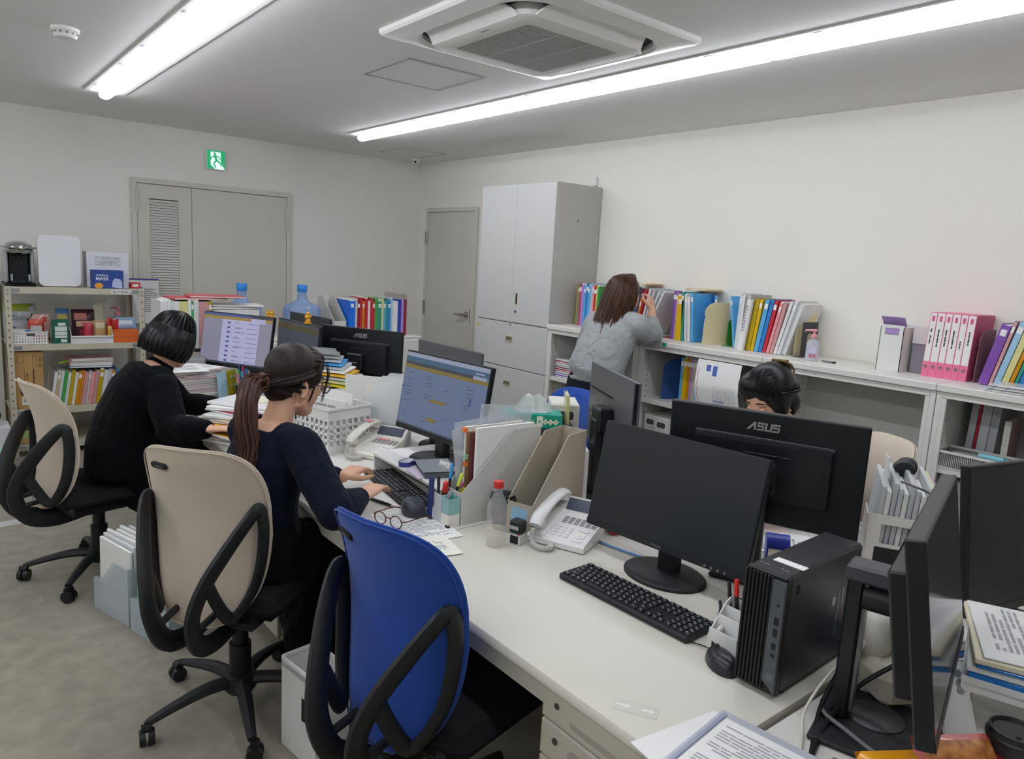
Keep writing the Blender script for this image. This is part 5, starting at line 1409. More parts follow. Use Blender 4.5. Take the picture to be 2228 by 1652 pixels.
G().box(-2.99, -2.85, RY0 - .0012, RY0 + .0004, 1.172, 1.198).build('white_label', m_paper, rk, smooth=0)
words_print(G(), basis((-2.92, RY0 - .0013, 1.185), (1, 0, 0), (0, 0, 1), (0, -1, 0)), .12, .014, 2, 3).build('label_print', m_inkd, rk, smooth=0)
Z1, Z2, Z3, Z4 = 1.208, .806, .342, .085
# coffee machine
m_chr = M('chrome', '#c9cccd', .14, 1.0); m_alu = M('silver_plastic', '#b9bec0', .28, .6)
t = thing('coffee_machine', 'chrome and black capsule coffee machine at the left end of the rack top', 'coffee machine', (-3.535, -.36, Z1), 0)
G().box(-.095, .095, -.12, .17, 0, .022, .008).build('base', m_black, t)
G().box(-.066, .066, -.03, .17, .02, .27, .012).build('column', M('machine_black', '#1a1d22', .3), t)
for s in (-1, 1): G().box(s * .078 - .011, s * .078 + .011, -.09, .17, .02, .25, .008).build('side_cheek', m_alu, t)
G().ball((0, -.05, .262), (.088, .085, .055), 24, 14).build('brew_head', m_chr, t)
G().tube(smooth_path([(-.10, .02, .272), (-.09, -.08, .27), (0, -.135, .262), (.09, -.08, .27), (.10, .02, .272)], 5), .010, 8, flat=((0, 0, 1), .7)).build('lever', m_chr, t)
G().box(-.06, .06, -.137, -.12, .255, .262, .002).build('lever_gap', m_dark, t)
G().box(-.058, .058, -.145, -.02, .022, .04, .006).build('drip_tray', m_black, t)
G().cyl((0, -.055, .195), (0, -.055, .222), .016, n=14).build('spout', m_black, t)
for s in (-1, 1): G().box(s * .052 - .006, s * .052 + .006, -.13, -.115, .04, .085).build('tray_post', m_alu, t, smooth=0)
# white rounded appliance
t = thing('white_appliance', 'white rounded upright appliance panel on top of the rack', 'appliance', (-3.297, -.40, Z1), 0)
G().prism(rrect(.262, .362, .04, 8, 0, .187), 0, .055, basis((0, -.035, 0), (1, 0, 0), (0, 0, 1), (0, -1, 0)) @ Matrix.Translation((0, 0, 0))).build('front_shell', M('appliance_white', '#e3e6ea', .3), t)
G().prism(rrect(.236, .34, .03, 6, 0, .172), 0, .12, basis((0, .085, 0), (1, 0, 0), (0, 0, 1), (0, -1, 0))).build('rear_body', M('appliance_grey', '#c9ccd0', .4), t)
G().box(-.08, .08, -.06, .09, 0, .02, .004).build('foot', m_grey, t)
# white carton, mask box, small red box
t = thing('white_carton', 'white cardboard carton with a pale label behind the blue mask box', 'box', (-2.985, -.40, Z1), 0)
G().box(-.14, .14, -.06, .10, 0, .265, .002).build('carton_body', M('carton_white', '#dcdfe6', .5), t)
G().box(-.09, .09, -.0608, -.0600, .16, .235).build('carton_label', M('carton_label', '#d3d6dc', .4), t, smooth=0)
words_print(G(), basis((0, -.0612, .198), (1, 0, 0), (0, 0, 1), (0, -1, 0)), .16, .065, 7, 9).build('label_print', m_ink, t, smooth=0)
t = thing('mask_box', 'blue cardboard surgical mask box in front of the white carton', 'box', (-3.005, -.525, Z1), R(4))
G().box(-.10, .10, -.045, .045, 0, .135, .002).build('box_body', M('mask_blue', '#2a4a92', .4), t)
Fm = basis((0, -.0453, 0), (1, 0, 0), (0, 0, 1), (0, -1, 0))
mw = M('mask_text', '#e8eaf2', .5)
text('MASK', .034, mw, t, Fm @ Matrix.Translation((-.042, .072, .0002)), bold=.0006)
text('SURGICAL', .017, mw, t, Fm @ Matrix.Translation((-.042, .097, .0002)), bold=.0003)
text('50枚入', .013, mw, t, Fm @ Matrix.Translation((.055, .105, .0002)), kind='cjk')
G().prism([(.02, .01), (.09, .0), (.09, .05), (.075, .07), (.04, .075), (.025, .05)], 0, .0008, Fm @ Matrix.Translation((0, .002, 0))).build('mask_picture', M('mask_pic', '#b9c4e2', .5), t, smooth=0)
G().prism([(-.066 + .028 * math.cos(R(20 * k)), .022 + .021 * math.sin(R(20 * k))) for k in range(18)], 0, .0006, Fm).build('orange_mark', M('mask_orange', '#e39a2c', .5), t, smooth=0)
G().box(-.06, .06, -.02, .02, .1352, .1358).build('top_opening', M('cardboard_grey', '#8b8690', .8), t, smooth=0)
t = thing('small_red_box', 'small red and white box at the right end of the rack top', 'box', (-2.80, -.45, Z1), 0)
G().box(-.04, .03, -.03, .03, 0, .045, .001).build('box_body', M('box_red', '#c2393c', .5), t)
G().box(-.025, .015, -.0306, -.03, .012, .034).build('white_panel', m_paper, t, smooth=0)
# second board
def hole_basket(label, x, y, z, w, d, h, mat, cat='basket'):
    t = thing('plastic_basket', label, cat, (x, y, z), 0)
    g = G(); e = .002
    nx = max(3, int(w / .016))
    for yy in (-d / 2, d / 2 - e):
        g.box(-w / 2, w / 2, yy, yy + e, 0, h * .16).box(-w / 2, w / 2, yy, yy + e, h * .80, h)
        for r_ in range(3):
            z0 = h * (.16 + .22 * r_)
            for k in range(nx):
                a = -w / 2 + w * k / nx; g.box(a, a + w / nx * .58, yy, yy + e, z0, z0 + h * .12)
            g.box(-w / 2, w / 2, yy, yy + e, z0 + h * .12, z0 + h * .22)
    for xx in (-w / 2, w / 2 - e): g.box(xx, xx + e, -d / 2 + e, d / 2 - e, 0, h)
    g.build('basket_walls', mat, t, smooth=0, kind='stuff')
    G().box(-w / 2, w / 2, -d / 2, d / 2, 0, .002).build('basket_floor', mat, t, smooth=0)
    vs, fs = ring([(rrect(w + .008, d + .008, .008, 3), h - .006), (rrect(w + .008, d + .008, .008, 3), h), (rrect(w - .006, d - .006, .006, 3), h), (rrect(w - .006, d - .006, .006, 3), h - .006)])
    G().add(vs, fs).build('rim', mat, t)
    return t
hb = hole_basket('white perforated basket of packets on the second board of the rack', -3.505, -.455, Z2, .215, .22, .09, m_whitep)
G().box(-.02, .03, -.1125, -.1105, .06, .078, .0).build('grip_slot', M('grip_dark'), hb, smooth=0)
def pack(label, x, y, z, w, h, d, col, rz=0, tilt=0, marks=(), name='snack_pack', cat='packet', puff=.35, group='packets on the rack'):
    """soft packet: pillow shape"""
    t = thing(name, label, cat, (x, y, z), R(rz), group)
    Mx = Matrix.Rotation(R(tilt), 4, 'X')
    vs = []; nu, nv = 8, 8; g = G()
    for s in (1, -1):
        def fn(u, v, s=s):
            b = (1 - (2 * u - 1) ** 4) * (1 - (2 * v - 1) ** 4)
            return ((u - .5) * w, -s * d / 2 * (b ** .6), h * v)
        g.grid(fn, nu, nv, 0, Mx)
    g.build('wrapper', M('pack' + col, col, puff, coat=.2), t, smooth=60)
    for (mc, x0, x1, z0, z1) in marks:
        G().grid(lambda u, v: ((x0 + (x1 - x0) * u), -d / 2 * (((1 - (2 * ((x0 + (x1 - x0) * u) / w)) ** 4) * (1 - (2 * ((z0 + (z1 - z0) * v) / h) - 1) ** 4)) ** .6) - .0012, z0 + (z1 - z0) * v), 4, 4, 0, Mx).build('printed_panel', M('pack' + mc, mc, .4), t, smooth=60)
    return t
p = pack('zipper bag packet with an olive top behind the white basket', -3.535, -.305, Z2, .20, .27, .05, '#b3b9bd', 0, -6, (('#8f9a2c', -.1, .1, .21, .265), ('#5a6470', -.09, -.03, .05, .10)))
text('Ziploc', .05, M('zip_text', '#8e959a', .4), p, Matrix.Rotation(R(-6), 4, 'X') @ basis((.0, -.027, .165), (1, 0, 0), (0, 0, 1), (0, -1, 0)), bold=.001)
pack('round-windowed red packet standing in the white basket', -3.455, -.44, Z2 + .003, .10, .165, .03, '#c8442c', 0, 0, (('#c9c9cb', -.034, .034, .06, .12),))
pack('pale pink packet behind the red one', -3.42, -.375, Z2 + .003, .11, .195, .03, '#dcaaa0', 0, 0, (('#c2483c', .01, .04, .14, .175),))
pack('white packet with blue fringe lying in the basket', -3.545, -.50, Z2 + .003, .12, .10, .03, '#dedbd4', 0, -20, (('#3c6aa8', .02, .055, .07, .095),))
t = thing('green_box', 'dark green food box with white panels on the second board', 'box', (-3.315, -.515, Z2), R(-3))
G().box(-.05, .05, -.03, .03, 0, .17, .002).build('box_body', M('green_pack', '#175c48', .45), t)
for x0, x1, z0, z1 in ((-.015, .032, .128, .15), (-.035, .04, .09, .122), (-.035, .04, .062, .085), (-.035, .04, .04, .058), (.0, .038, .008, .03)):
    G().box(x0, x1, -.0308, -.03, z0, z1).build('white_panel', M('pale_panel', '#cfdad4', .5), t, smooth=0)
pack('blue and yellow foil packet leaning behind the dark green box', -3.28, -.36, Z2, .09, .24, .03, '#8e959b', -8, -10, (('#3f78b8', -.04, .04, .20, .235), ('#c0b040', -.03, .03, .13, .19)))
t = thing('snack_tray', 'white open tray full of snacks on the second board of the rack', 'tray', (-3.12, -.45, Z2), 0)
g = G()
g.box(-.135, .135, -.12, .12, 0, .004).box(-.135, .135, -.122, -.118, 0, .05).box(-.135, .135, .116, .12, 0, .12)
for s in (-1, 1): g.prism([(-.12, 0), (.12, 0), (.12, .13), (-.05, .11), (-.12, .07)], -.002, .002, basis((s * .135, 0, 0), (0, 1, 0), (0, 0, 1), (1, 0, 0)))
g.build('tray_body', M('tray_white', '#dcdde0', .4), t, smooth=0)
G().tube([(-.137, -.126, .05), (.137, -.126, .05)], .006, 8).build('front_rim', m_whitep, t)
pack('dark crimson cake packet with round prints in the snack tray', -3.15, -.40, Z2 + .006, .15, .23, .06, '#3a1420', 0, -6, (('#b56a5a', -.06, .02, .15, .2), ('#c9a184', -.05, .06, .10, .14), ('#8a2a30', -.03, .05, .03, .08)))
pack('bright crimson packet in front of the dark cake packet', -3.13, -.46, Z2 + .006, .06, .135, .02, '#b3243e', -8, -8)
pack('tan biscuit packet at the right of the snack tray', -3.045, -.42, Z2 + .006, .09, .15, .04, '#c7a273', 0, -4, (('#d9cfa8', -.03, .03, .09, .13),))
pack('cream folded paper bag sticking out of the snack tray', -3.04, -.36, Z2 + .006, .075, .28, .03, '#c9c8b0', 5, 0)
for k, (c, x, lab) in enumerate((('#c22a22', -2.985, 'red sauce sachet standing in the snack tray'), ('#dcb220', -2.99, 'yellow sauce sachet standing in the snack tray'))):
    pack(lab, x, -.45 - .04 * k, Z2 + .006, .03, .17 - .06 * k, .012, c, 0, -3)
for k in range(7):
    c = ('#e0c060', '#c0c6d8', '#d8b0a8', '#4060a8', '#e4d8c8', '#b8483c', '#d0d4dc')[k]
    q = thing('wrapped_sweet', 'small %s wrapped sweet at the front of the snack tray' % ('gold', 'silver', 'pink', 'blue', 'cream', 'red', 'pale')[k], 'sweet', (-3.10 + .022 * k, -.528 + .01 * (k % 2), Z2 + .0055), 0, 'sweets in the snack tray')
    G().ball((0, 0, .018), (.012, .010, .016), 10, 7).build('sweet_body', M('sw' + c, c, .3), q)
    G().tube([(-.017, 0, .022), (-.010, 0, .019)], [.007, .002], 7).tube([(.010, 0, .019), (.017, 0, .022)], [.002, .007], 7).build('wrapper_twist', M('sw' + c), q)
pump('pink pump soap bottle at the right of the rack second board', -2.90, -.30, Z2, .26, '#b8b0d0', '#c9cbd8')
for k in range(2):
    q = thing('orange_box', 'orange box on the rack second board, %s of two' % ('upper', 'lower')[1 - k], 'box', (-2.895, -.49, Z2 + .047 * k), 0, 'orange boxes stacked on the rack')
    G().box(-.085, .085, -.08, .08, .0002, .0465, .002).build('box_body', M('orange_card', '#d8662a', .5), q)
    G().box(-.0855, .0855, -.0805, .0805, .034, .0345).build('lid_seam', M('orange_seam', '#9c4418', .7), q, smooth=0)
pack('blue and white packet lying on the orange boxes', -2.88, -.47, Z2 + .095, .15, .09, .03, '#8fb4d4', 0, -20, (('#dfe6ec', -.05, .05, .03, .06),))
t = thing('red_can', 'small red tin on the orange boxes', 'tin', (-2.95, -.46, Z2 + .094))
G().lathe([(.024, 0), (.025, .002), (.025, .07), (.023, .074)], 20).build('tin_body', M('tin_red', '#b8302a', .4), t)
G().lathe([(.0235, .072), (.022, .078), (.005, .079)], 18).build('tin_lid', m_galv, t)
# third board: carton, files, folders on top
t = thing('cardboard_carton', 'brown cardboard carton standing upright on the third board', 'carton', (-3.52, -.44, Z3), 0)
G().box(-.085, .085, -.12, .12, 0, .41, .002).build('carton_body', M('cardboard', '#b08e58', .85, var=.05, vs=20), t)
Fm = basis((0, -.1203, 0), (1, 0, 0), (0, 0, 1), (0, -1, 0)); mi = M('carton_ink', '#4e3f2c', .8)
def vtext(s, x, z, size, **k): text(s, size, mi, t, Fm @ Matrix.Translation((x, z, .0002)) @ Matrix.Rotation(R(-90), 4, 'Z'), **k)
vtext('BOSS-ラ', -.012, .235, .036, kind='cjk', bold=.0006); vtext('FBP-4K', .066, .335, .026); vtext('プレミアム ブラック微糖', -.052, .22, .016, kind='cjk'); 
g = G(); 
for x0, x1, z0, z1 in ((-.068, -.030, .335, .385), (.022, .046, .30, .39)):
    for a in (0, 1): g.box(x0 + (x1 - x0 - .002) * a, x0 + (x1 - x0 - .002) * a + .002, z0, z1, 0, .0004, 0, Fm)
    for a in (0, 1): g.box(x0, x1, z0 + (z1 - z0 - .002) * a, z0 + (z1 - z0 - .002) * a + .002, 0, .0004, 0, Fm)
g.box(.022, .03, .16, .29, 0, .0004, 0, Fm); g.box(-.03, -.028, .14, .31, 0, .0004, 0, Fm)
g.build('printed_frames', mi, t, smooth=0)
G().box(-.05, .045, -.1212, -.1203, .03, .09).build('barcode_label', m_paper, t, smooth=0)
g = G(); rr = random.Random(2); x = -.04
while x < .02: 
    w = .001 + .0025 * rr.random(); g.box(x, x + w, .05, .082, .0009, .0013, 0, Fm); x += w + .0015 + .002 * rr.random()
g.build('barcode', m_inkd, t, smooth=0)
y = None
x = -3.40
R3 = [('white', .02), ('tan', .02), ('clear', .02), ('green', .022), ('clear', .02), ('olive yellow', .024), ('white', .02), ('amber', .024), ('orange', .014), ('dusty pink', .026), ('grey', .016), ('pink', .024), ('dusty pink', .026), ('olive yellow', .028), ('clear', .03), ('grey', .02), ('amber', .022), ('blue', .02)]
for i, (c, w) in enumerate(R3):
    x += w / 2 + .0012
    q = file('%s folder, %s from the brown carton on the third rack board' % (c, ordw(i + 1)), x, -.52, Z3, c, w - .001, .245 + .02 * rnd.random(), .3, 9, 0, 90, group='folders on the third board of the rack', tab=i % 3 == 1)
    x += w / 2
for k, (c, h_, lab) in enumerate((('blue', .014, 'blue folder'), ('pink', .026, 'thick pink folder'), ('white', .008, 'white papers'), ('pink', .022, 'topmost pink folder'))):
    q = thing('plastic_folder', '%s lying on top of the upright folders on the rack' % lab, 'folder', (-3.115, -.40, Z3 + .272 + (0, .015, .042, .051)[k]), R(2 * k - 3), 'folders lying on the rack files')
    G().box(-.15, .14, -.11, .10, .0002, h_, .004).build('cover', filem(c), q)
    G().box(-.14, .13, -.1115, -.10, .002, h_ - .002).build('page_edges', m_paper, q, smooth=0)
t = thing('lime_marker', 'lime green marker sticking out of the pink folders on the rack', 'pen', (-3.285, -.45, Z3 + .320))
G().tube([(.02, 0, 0), (-.03, -.01, -.01)], .008, 8).build('barrel', M('lime_pen', '#a9c832', .4), t)
G().tube([(-.03, -.01, -.01), (-.045, -.013, -.013)], .006, 8).build('cap', M('lime_pen'), t)
# bottom board: carton tray of green bottles
t = thing('carton_tray', 'open cardboard tray of green tea bottles on the bottom board', 'tray', (-3.43, -.36, Z4))
g = G(); g.box(-.17, .17, -.2, .2, 0, .003).box(-.17, .17, -.2, -.197, 0, .045).box(-.17, .17, .197, .2, 0, .19).box(-.17, -.167, -.2, .2, 0, .19).box(.167, .17, -.2, .2, 0, .19).box(-.17, .17, -.15, .2, .187, .19)
g.build('tray_body', M('cardboard'), t, smooth=0)
for i in range(5):
    for j in range(2):
        q = thing('tea_bottle', 'green tea bottle in the rack cardboard tray, %s from left in its %s row' % (ordw(i + 1), ('front', 'rear')[j]), 'bottle', (-3.56 + .066 * i, -.50 + .068 * j, Z4 + .0035), 0, 'tea bottles in the cardboard tray')
        G().lathe([(.028, 0), (.031, .004), (.031, .10), (.024, .125), (.013, .145), (.013, .158)], 16).build('bottle_wall', M('tea_green', '#3f5a2a', .2, coat=.3), q)
        G().lathe([(.0316, .02), (.0316, .09)], 16, cap=False).build('wrap_label', M('tea_label', '#6f9a3e', .5, var2='#cfd9a8', vs=40), q)
        G().lathe([(.0145, .15), (.0145, .168), (.013, .17)], 12).build('cap', M('cap_green', '#d6dccb', .4), q)
t = thing('paper_bundle', 'bundle of white papers on the floor under the rack', 'papers', (-3.30, -.62, 0), R(0))
for k in range(6): G().box(-.06 + .018 * k, -.05 + .018 * k, -.02, .2, 0, .16 - .006 * k, 0, Matrix.Rotation(R(-8), 4, 'Y')).build('paper_fold', m_paper, t, smooth=0)
t = thing('white_bin', 'white open box with a mint note on the floor at the left of the rack', 'box', (-3.80, -.80, 0), 0)
G().box(-.13, .13, -.1, .1, 0, .30, .004).build('box_body', M('bin_white', '#cfd1d4', .5), t)
G().box(.02, .1, -.1015, -.1005, .09, .17).build('mint_note', M('mint_note', '#bfe4dc', .6), t, smooth=0)
G().cyl((.04, -.103, .27), (.04, -.1, .27), .014, n=14).build('ring_hole', m_dark, t)
t = thing('dark_bag', 'dark folded bag on the white box at the left picture edge', 'bag', (-3.83, -.80, .30), 0)
G().ball((0, 0, .06), (.12, .09, .065), 16, 10).build('bag_body', M('bag_dark', '#2c2f36', .7), t)
G().tube(smooth_path([(-.06, -.02, .11), (-.03, -.03, .17), (.04, -.03, .17), (.07, -.02, .11)], 4), .007, 6).build('bag_strap', M('bag_dark'), t)

# ---------------------------------------------------------------- far end: bottles, file rows
def water_bottle(label, x, y, z):
    t = thing('water_bottle', label, 'bottle', (x, y, z), 0, 'blue water cooler bottles')
    G().lathe([(.12, 0), (.14, .01), (.145, .03), (.145, .19), (.141, .215), (.125, .237), (.09, .250), (.055, .262), (.040, .282), (.034, .31), (.033, .345)], 32, cap=False).build('bottle_wall', film('water_blue', '#7fa6d6', .55, .08), t)
    G().lathe([(.119, .004), (.139, .016), (.142, .12)], 28).build('water', film('water_fill', '#6f96c8', .5, .05), t)
    G().lathe([(.036, .338), (.038, .342), (.038, .385), (.034, .392)], 20).build('cap', M('cap_blue', '#2f86d8', .4), t)
    return t
water_bottle('blue water cooler bottle with a blue cap, nearer the grey door', -1.80, -1.25, .915)
water_bottle('blue water cooler bottle with a blue cap behind the red folders', -2.26, -1.25, .915)
x = -1.475
t = thing('file_holder', 'white angled file holder at the left of the far coloured file row', 'file holder', (-1.53, -1.20, .915), R(90), 'upright file holders on the desks')
for s in (-1, 1): G().prism([(-.16, 0), (.15, 0), (.15, .30), (.05, .30), (-.16, .12)], -.0015, .0015, basis((0, s * .05, 0), (1, 0, 0), (0, 0, 1), (0, -1, 0))).build('side_panel', m_ltgrey, t, smooth=0)
G().box(.147, .15, -.05, .05, 0, .3).build('end_panel', m_ltgrey, t, smooth=0)
G().box(-.16, -.157, -.05, .05, 0, .12).build('low_panel', m_ltgrey, t, smooth=0)
FR = [('bright blue', .05), ('grey', .02), ('dark red', .022), ('red', .022), ('amber', .018), ('red', .03), ('white', .02), ('red', .022), ('red', .02), ('green', .03), ('teal', .03), ('pale yellow', .02), ('sky blue', .02), ('teal', .02), ('blue', .024), ('pale blue', .018), ('white', .05)]
x = -1.465
for i, (c, w) in enumerate(FR):
    x += w / 2
    file('%s folder, %s from the left in the far file row' % (c, ordw(i + 1)), x, -1.38, .915, c, w - .001, .285 + .02 * (i % 2), .24, 0 if i not in (5, 8) else 0, 0, 90, group='coloured folders in the far file row', tab=i % 2 == 0)
    x += w / 2
for k, c in enumerate(('royal blue', 'lavender', 'dark red')):
    x += .016
    t = thing('flat_file', '%s card file with a grey top, %s at the end of the far row' % (c, ordw(k + 1)), 'file', (x, -1.38, .915), R(90), 'tall cardboard files at the end of the far row')
    G().box(0, .24, -.012, .012, 0, .30).build('cover', filem(c), t, smooth=0)
    G().box(.0, .24, -.0115, .0115, .30, .345).build('grey_flap', M('flap_greige', '#a69f92', .7), t, smooth=0)
    x += .012
# desk shelf with white upright files under red folders
t = thing('desk_shelf', 'dark desk shelf under the white upright files', 'shelf', (-2.68, -1.72, DZ), 0)
G().box(-.30, .34, -.16, .16, .20, .22).build('top_plate', m_blackm, t, smooth=0)
for s in (-.29, .33): G().box(s - .008, s + .008, -.15, .15, 0, .2).build('leg_panel', m_blackm, t, smooth=0)
x = -2.955; WZ = DZ + .22
WR = [('white', .04), ('white', .02), ('clear', .018), ('white', .03), ('pale yellow', .05), ('white', .02), ('green', .014), ('clear', .03), ('dusty pink', .06), ('olive yellow', .02)]
for i, (c, w) in enumerate(WR):
    x += w / 2
    file('%s file, %s from the left under the red folders on the far desk' % (c, ordw(i + 1)), x, -1.86, WZ, c, w - .001, .30, .24, 0, 0, 90, group='upright files under the red folders', tab=i in (6, 9))
    x += w / 2
t = thing('paper_tray', 'white drawer tray full of forms beside the upright files', 'tray', (-2.50, -1.72, WZ), 0)
G().box(-.145, .155, -.13, .13, 0, .245, .003).build('tray_body', m_whitep, t)
G().box(-.12, .13, -.1312, -.1305, .14, .225).build('form_sheet', m_paper, t, smooth=0)
words_print(G(), basis((0, -.1315, .18), (1, 0, 0), (0, 0, 1), (0, -1, 0)), .22, .07, 6, 5).build('form_print', m_ink, t, smooth=0)
for k, (c, w, d, lab, xx) in enumerate((('white', .30, .22, 'white papers', -2.52), ('white', .32, .22, 'white papers fanning right', -2.47), ('red', .33, .23, 'red folder under the others', -2.72), ('red', .34, .24, 'red folder on top', -2.60))):
    q = thing('flat_folder', '%s lying over the upright files on the far desk' % lab, 'folder', (xx, -1.74, WZ + (.247, .262, .305, .318)[k]), R((3, -6, 2, -8)[k]), 'red and white folders lying on the far files')
    G().box(-w / 2, w / 2, -d / 2, d / 2, .0002, .012, .003).build('cover', filem(c), q)
    G().box(-w / 2 + .01, w / 2 + .004, -d / 2 - .002, d / 2, .003, .009).build('page_edges', m_paper, q, smooth=0)
t = thing('wall_calendar', 'white calendar poster with a purple top edge right of the steel rack', 'calendar', (-2.665, -.09, 1.06))
G().box(-.115, .115, 0, .004, -.16, .20).build('sheet', m_paper, t, smooth=0)
G().box(-.116, .116, -.001, .005, .195, .208).build('top_strip', M('calendar_purple', '#4a3f93', .5), t, smooth=0)
g = G(); g.box(-.095, -.06, -.001, 0, .10, .135).box(-.04, -.005, -.001, 0, .06, .14); g.build('blue_marks', M('cal_blue2', '#7f96d0', .6), t, smooth=0)
words_print(G(), basis((.05, -.0006, .03), (1, 0, 0), (0, 0, 1), (0, -1, 0)), .1, .2, 12, 6).build('printed_text', m_ink, t, smooth=0)
# yellow ornaments on the far monitors
def ornament(label, x, y, z, s):
    t = thing('yellow_ornament', label, 'ornament', (x, y, z), R(30), 'yellow ornaments on the far monitors')
    g = G()
    for dx, dz, r in ((0, .012, .012), (-.008, .030, .010), (.010, .032, .010), (.0, .045, .008)): g.ball((dx * s, 0, dz * s), r * s, 10, 7)
    g.build('body', M('ornament_yellow', '#dda51c', .4), t)
    G().box(-.012 * s, .012 * s, -.012 * s, .012 * s, 0, .006 * s, .001).build('base', M('ornament_yellow'), t)
Tg = Fg @ Vector((.235, .1625, -.011)); c_, s_ = math.cos(R(207.6)), math.sin(R(207.6))
for q, dx in (('left yellow ornament on the lavender-page monitor', .215), ('right yellow ornament on the lavender-page monitor', .245)):
    v = Fg @ Vector((dx, .1625, -.011)); ornament(q, -2.638 + c_ * v.x - s_ * v.y, -2.259 + s_ * v.x + c_ * v.y, DZ + v.z, .8)
c_, s_ = math.cos(R(181.7)), math.sin(R(181.7)); v = Fh @ Vector((.10, .1625, -.011))
ornament('yellow ornament on top of the dim monitor', -2.45 + c_ * v.x - s_ * v.y, -2.714 + s_ * v.x + c_ * v.y, DZ + v.z, 1.25)
# ---------------------------------------------------------------- clutter on the two middle desks
def stack(n0, label, x, y, z, ang, w, l, items, group):
    """flat items piled up: (name, label, colour material, thickness, dx, dy, rot)"""
    zz = z
    for i, (nm, lab, mat, th, dx, dy, ro, edge) in enumerate(items):
        t = thing(nm, lab, 'folder' if 'folder' in nm else 'papers', (x + dx, y + dy, zz), R(ang + ro), group)
        G().box(-w / 2, w / 2, -l / 2, l / 2, .0002, th - .0002, min(.003, th * .3)).build('cover', mat, t)
        if edge: G().box(-w / 2 - .0015, w / 2 - .004, -l / 2 + .006, l / 2 - .006, th * .2, th * .8).build('page_edges', edge, t, smooth=0)
        zz += th
    return zz
mp1 = M('paper_greyish', '#cfccd0', .7); mp2 = M('paper_pinkish', '#d6c3c3', .7)
its = []
for k in range(13):
    m_ = (mp2, mp1, m_paperw, mp2, mp2, mp1)[k % 6]
    its.append(('paper_bundle', '%s bundle in the tall paper stack by the bobbed-hair person, %s from the bottom' % (('pinkish', 'grey', 'cream', 'pinkish', 'pinkish', 'grey')[k % 6], ordw(k + 1)), m_, .0105 + .003 * (k % 3), .006 * math.sin(2.1 * k), .006 * math.cos(1.7 * k), 2 * math.sin(k * 1.3), m_paper))
zt = stack('', '', -2.90, -2.27, DZ, 12, .22, .30, its, 'tall paper stack beside the bobbed-hair person')
for k, (dx, dy, ro) in enumerate(((.01, .0, 18), (-.05, -.06, -14))):
    flat_sheet('loose printed sheet on the tall paper stack, %s' % ('turned right' if k == 0 else 'drooping towards the person'), -2.90 + dx, -2.27 + dy, R(12 + ro), .21, .297, .0008, m_paper, zt + .001 * k, prn=(10, k + 3, .7, .6))
for k, (dx, c) in enumerate(((-.05, '#e8793a'), (-.02, '#e8703a'), (.02, '#eb9a70'))):
    G().box(-.11 - .008, -.105, dx - .01, dx + .01, .004, .009).build('index_tab', M('tabs' + c, c, .6), [o for o in bpy.data.objects if o.name.startswith('paper_bundle') and o.parent is None][8], smooth=0)
# desk calendar
t = thing('desk_calendar', 'black stand-up desk calendar with white pages by the lavender-page monitor', 'calendar', (-2.83, -2.03, DZ), R(-20))
G().box(-.09, .09, -.13, .13, 0, .20, .004).build('letter_tray', m_grey, t)
Mx = Matrix.Translation((0, 0, .2)) @ Matrix.Rotation(R(-18), 4, 'Y')
G().box(-.004, .004, -.11, .11, 0, .20, 0, Mx).build('back_board', m_blackm, t, smooth=0)
G().box(-.0065, -.0045, -.105, .105, .02, .185, 0, Mx).build('pages', m_paper, t, smooth=0)
words_print(G(), Mx @ basis((-.0072, 0, .09), (0, -1, 0), (0, 0, 1), (-1, 0, 0)), .17, .12, 8, 8).build('printed_text', m_ink, t, smooth=0)
G().box(-.0078, -.0068, -.03, .03, .02, .05, 0, Mx).build('green_note', M('green_note', '#a9d6a0', .6), t, smooth=0)
# sheet in front of person 1
t = thing('document_stack', 'stack of printed sheets held down in front of the bobbed-hair person', 'papers', (-3.035, -2.87, DZ), R(4))
G().box(-.11, .10, -.15, .15, .0002, .022, .002).build('sheets', m_paper, t)
words_print(G(), Matrix.Translation((0, 0, .0222)) @ Matrix.Rotation(R(-90), 4, 'Z'), .25, .17, 14, 6).build('printed_text', m_ink, t, smooth=0)
# pile between the two
cl = filem('clear'); ye = M('amber_sleeve', '#e0a81c', .22, coat=.3); pw2 = filem('white')
its = [('clear_folder', 'clear folder at the bottom of the pile between the two seated people', cl, .016, 0, 0, 0, m_paper), ('white_folder', 'white folder second from the bottom of the pile', m_paper, .014, .01, .0, 6, None), ('clear_folder', 'clear folder above the white one low in the pile', cl, .014, 0, .01, -4, m_paper),
       ('yellow_folder', 'lower bright yellow sleeve sticking out of the pile towards the aisle', ye, .016, -.045, -.0, -10, m_paper), ('clear_folder', 'clear folder between the two yellow sleeves', cl, .014, .02, 0, 5, m_paper), ('yellow_folder', 'upper bright yellow sleeve sticking out of the pile', ye, .014, -.03, .03, -6, m_paper),
       ('clear_folder', 'clear folder above the yellow sleeves', cl, .012, .02, .01, 8, m_paper), ('brown_envelope', 'tan envelope in the pile above the yellow sleeves', filem('tan'), .008, .0, .02, -2, m_paper), ('clear_folder', 'thick clear folder near the top of the pile', cl, .016, .02, .015, 10, m_paper),
       ('red_folder', 'dark red folder under the top white papers of the pile', filem('dark red'), .010, .03, .04, -8, m_paper), ('white_folder', 'white folder on top of the pile beside the ponytail', m_paper, .018, .05, .06, 12, None), ('white_folder', 'topmost white folder with a cream slip on the pile', pw2, .014, .06, .08, 6, m_paper)]
zt = stack('', '', -2.965, -3.395, DZ, 28, .24, .32, its, 'pile of folders between the two seated people')
flat_sheet('cream slip with a string on top of the folder pile', -2.875, -3.305, R(20), .10, .16, .004, M('cream_slip', '#d9d4bd', .7), zt)
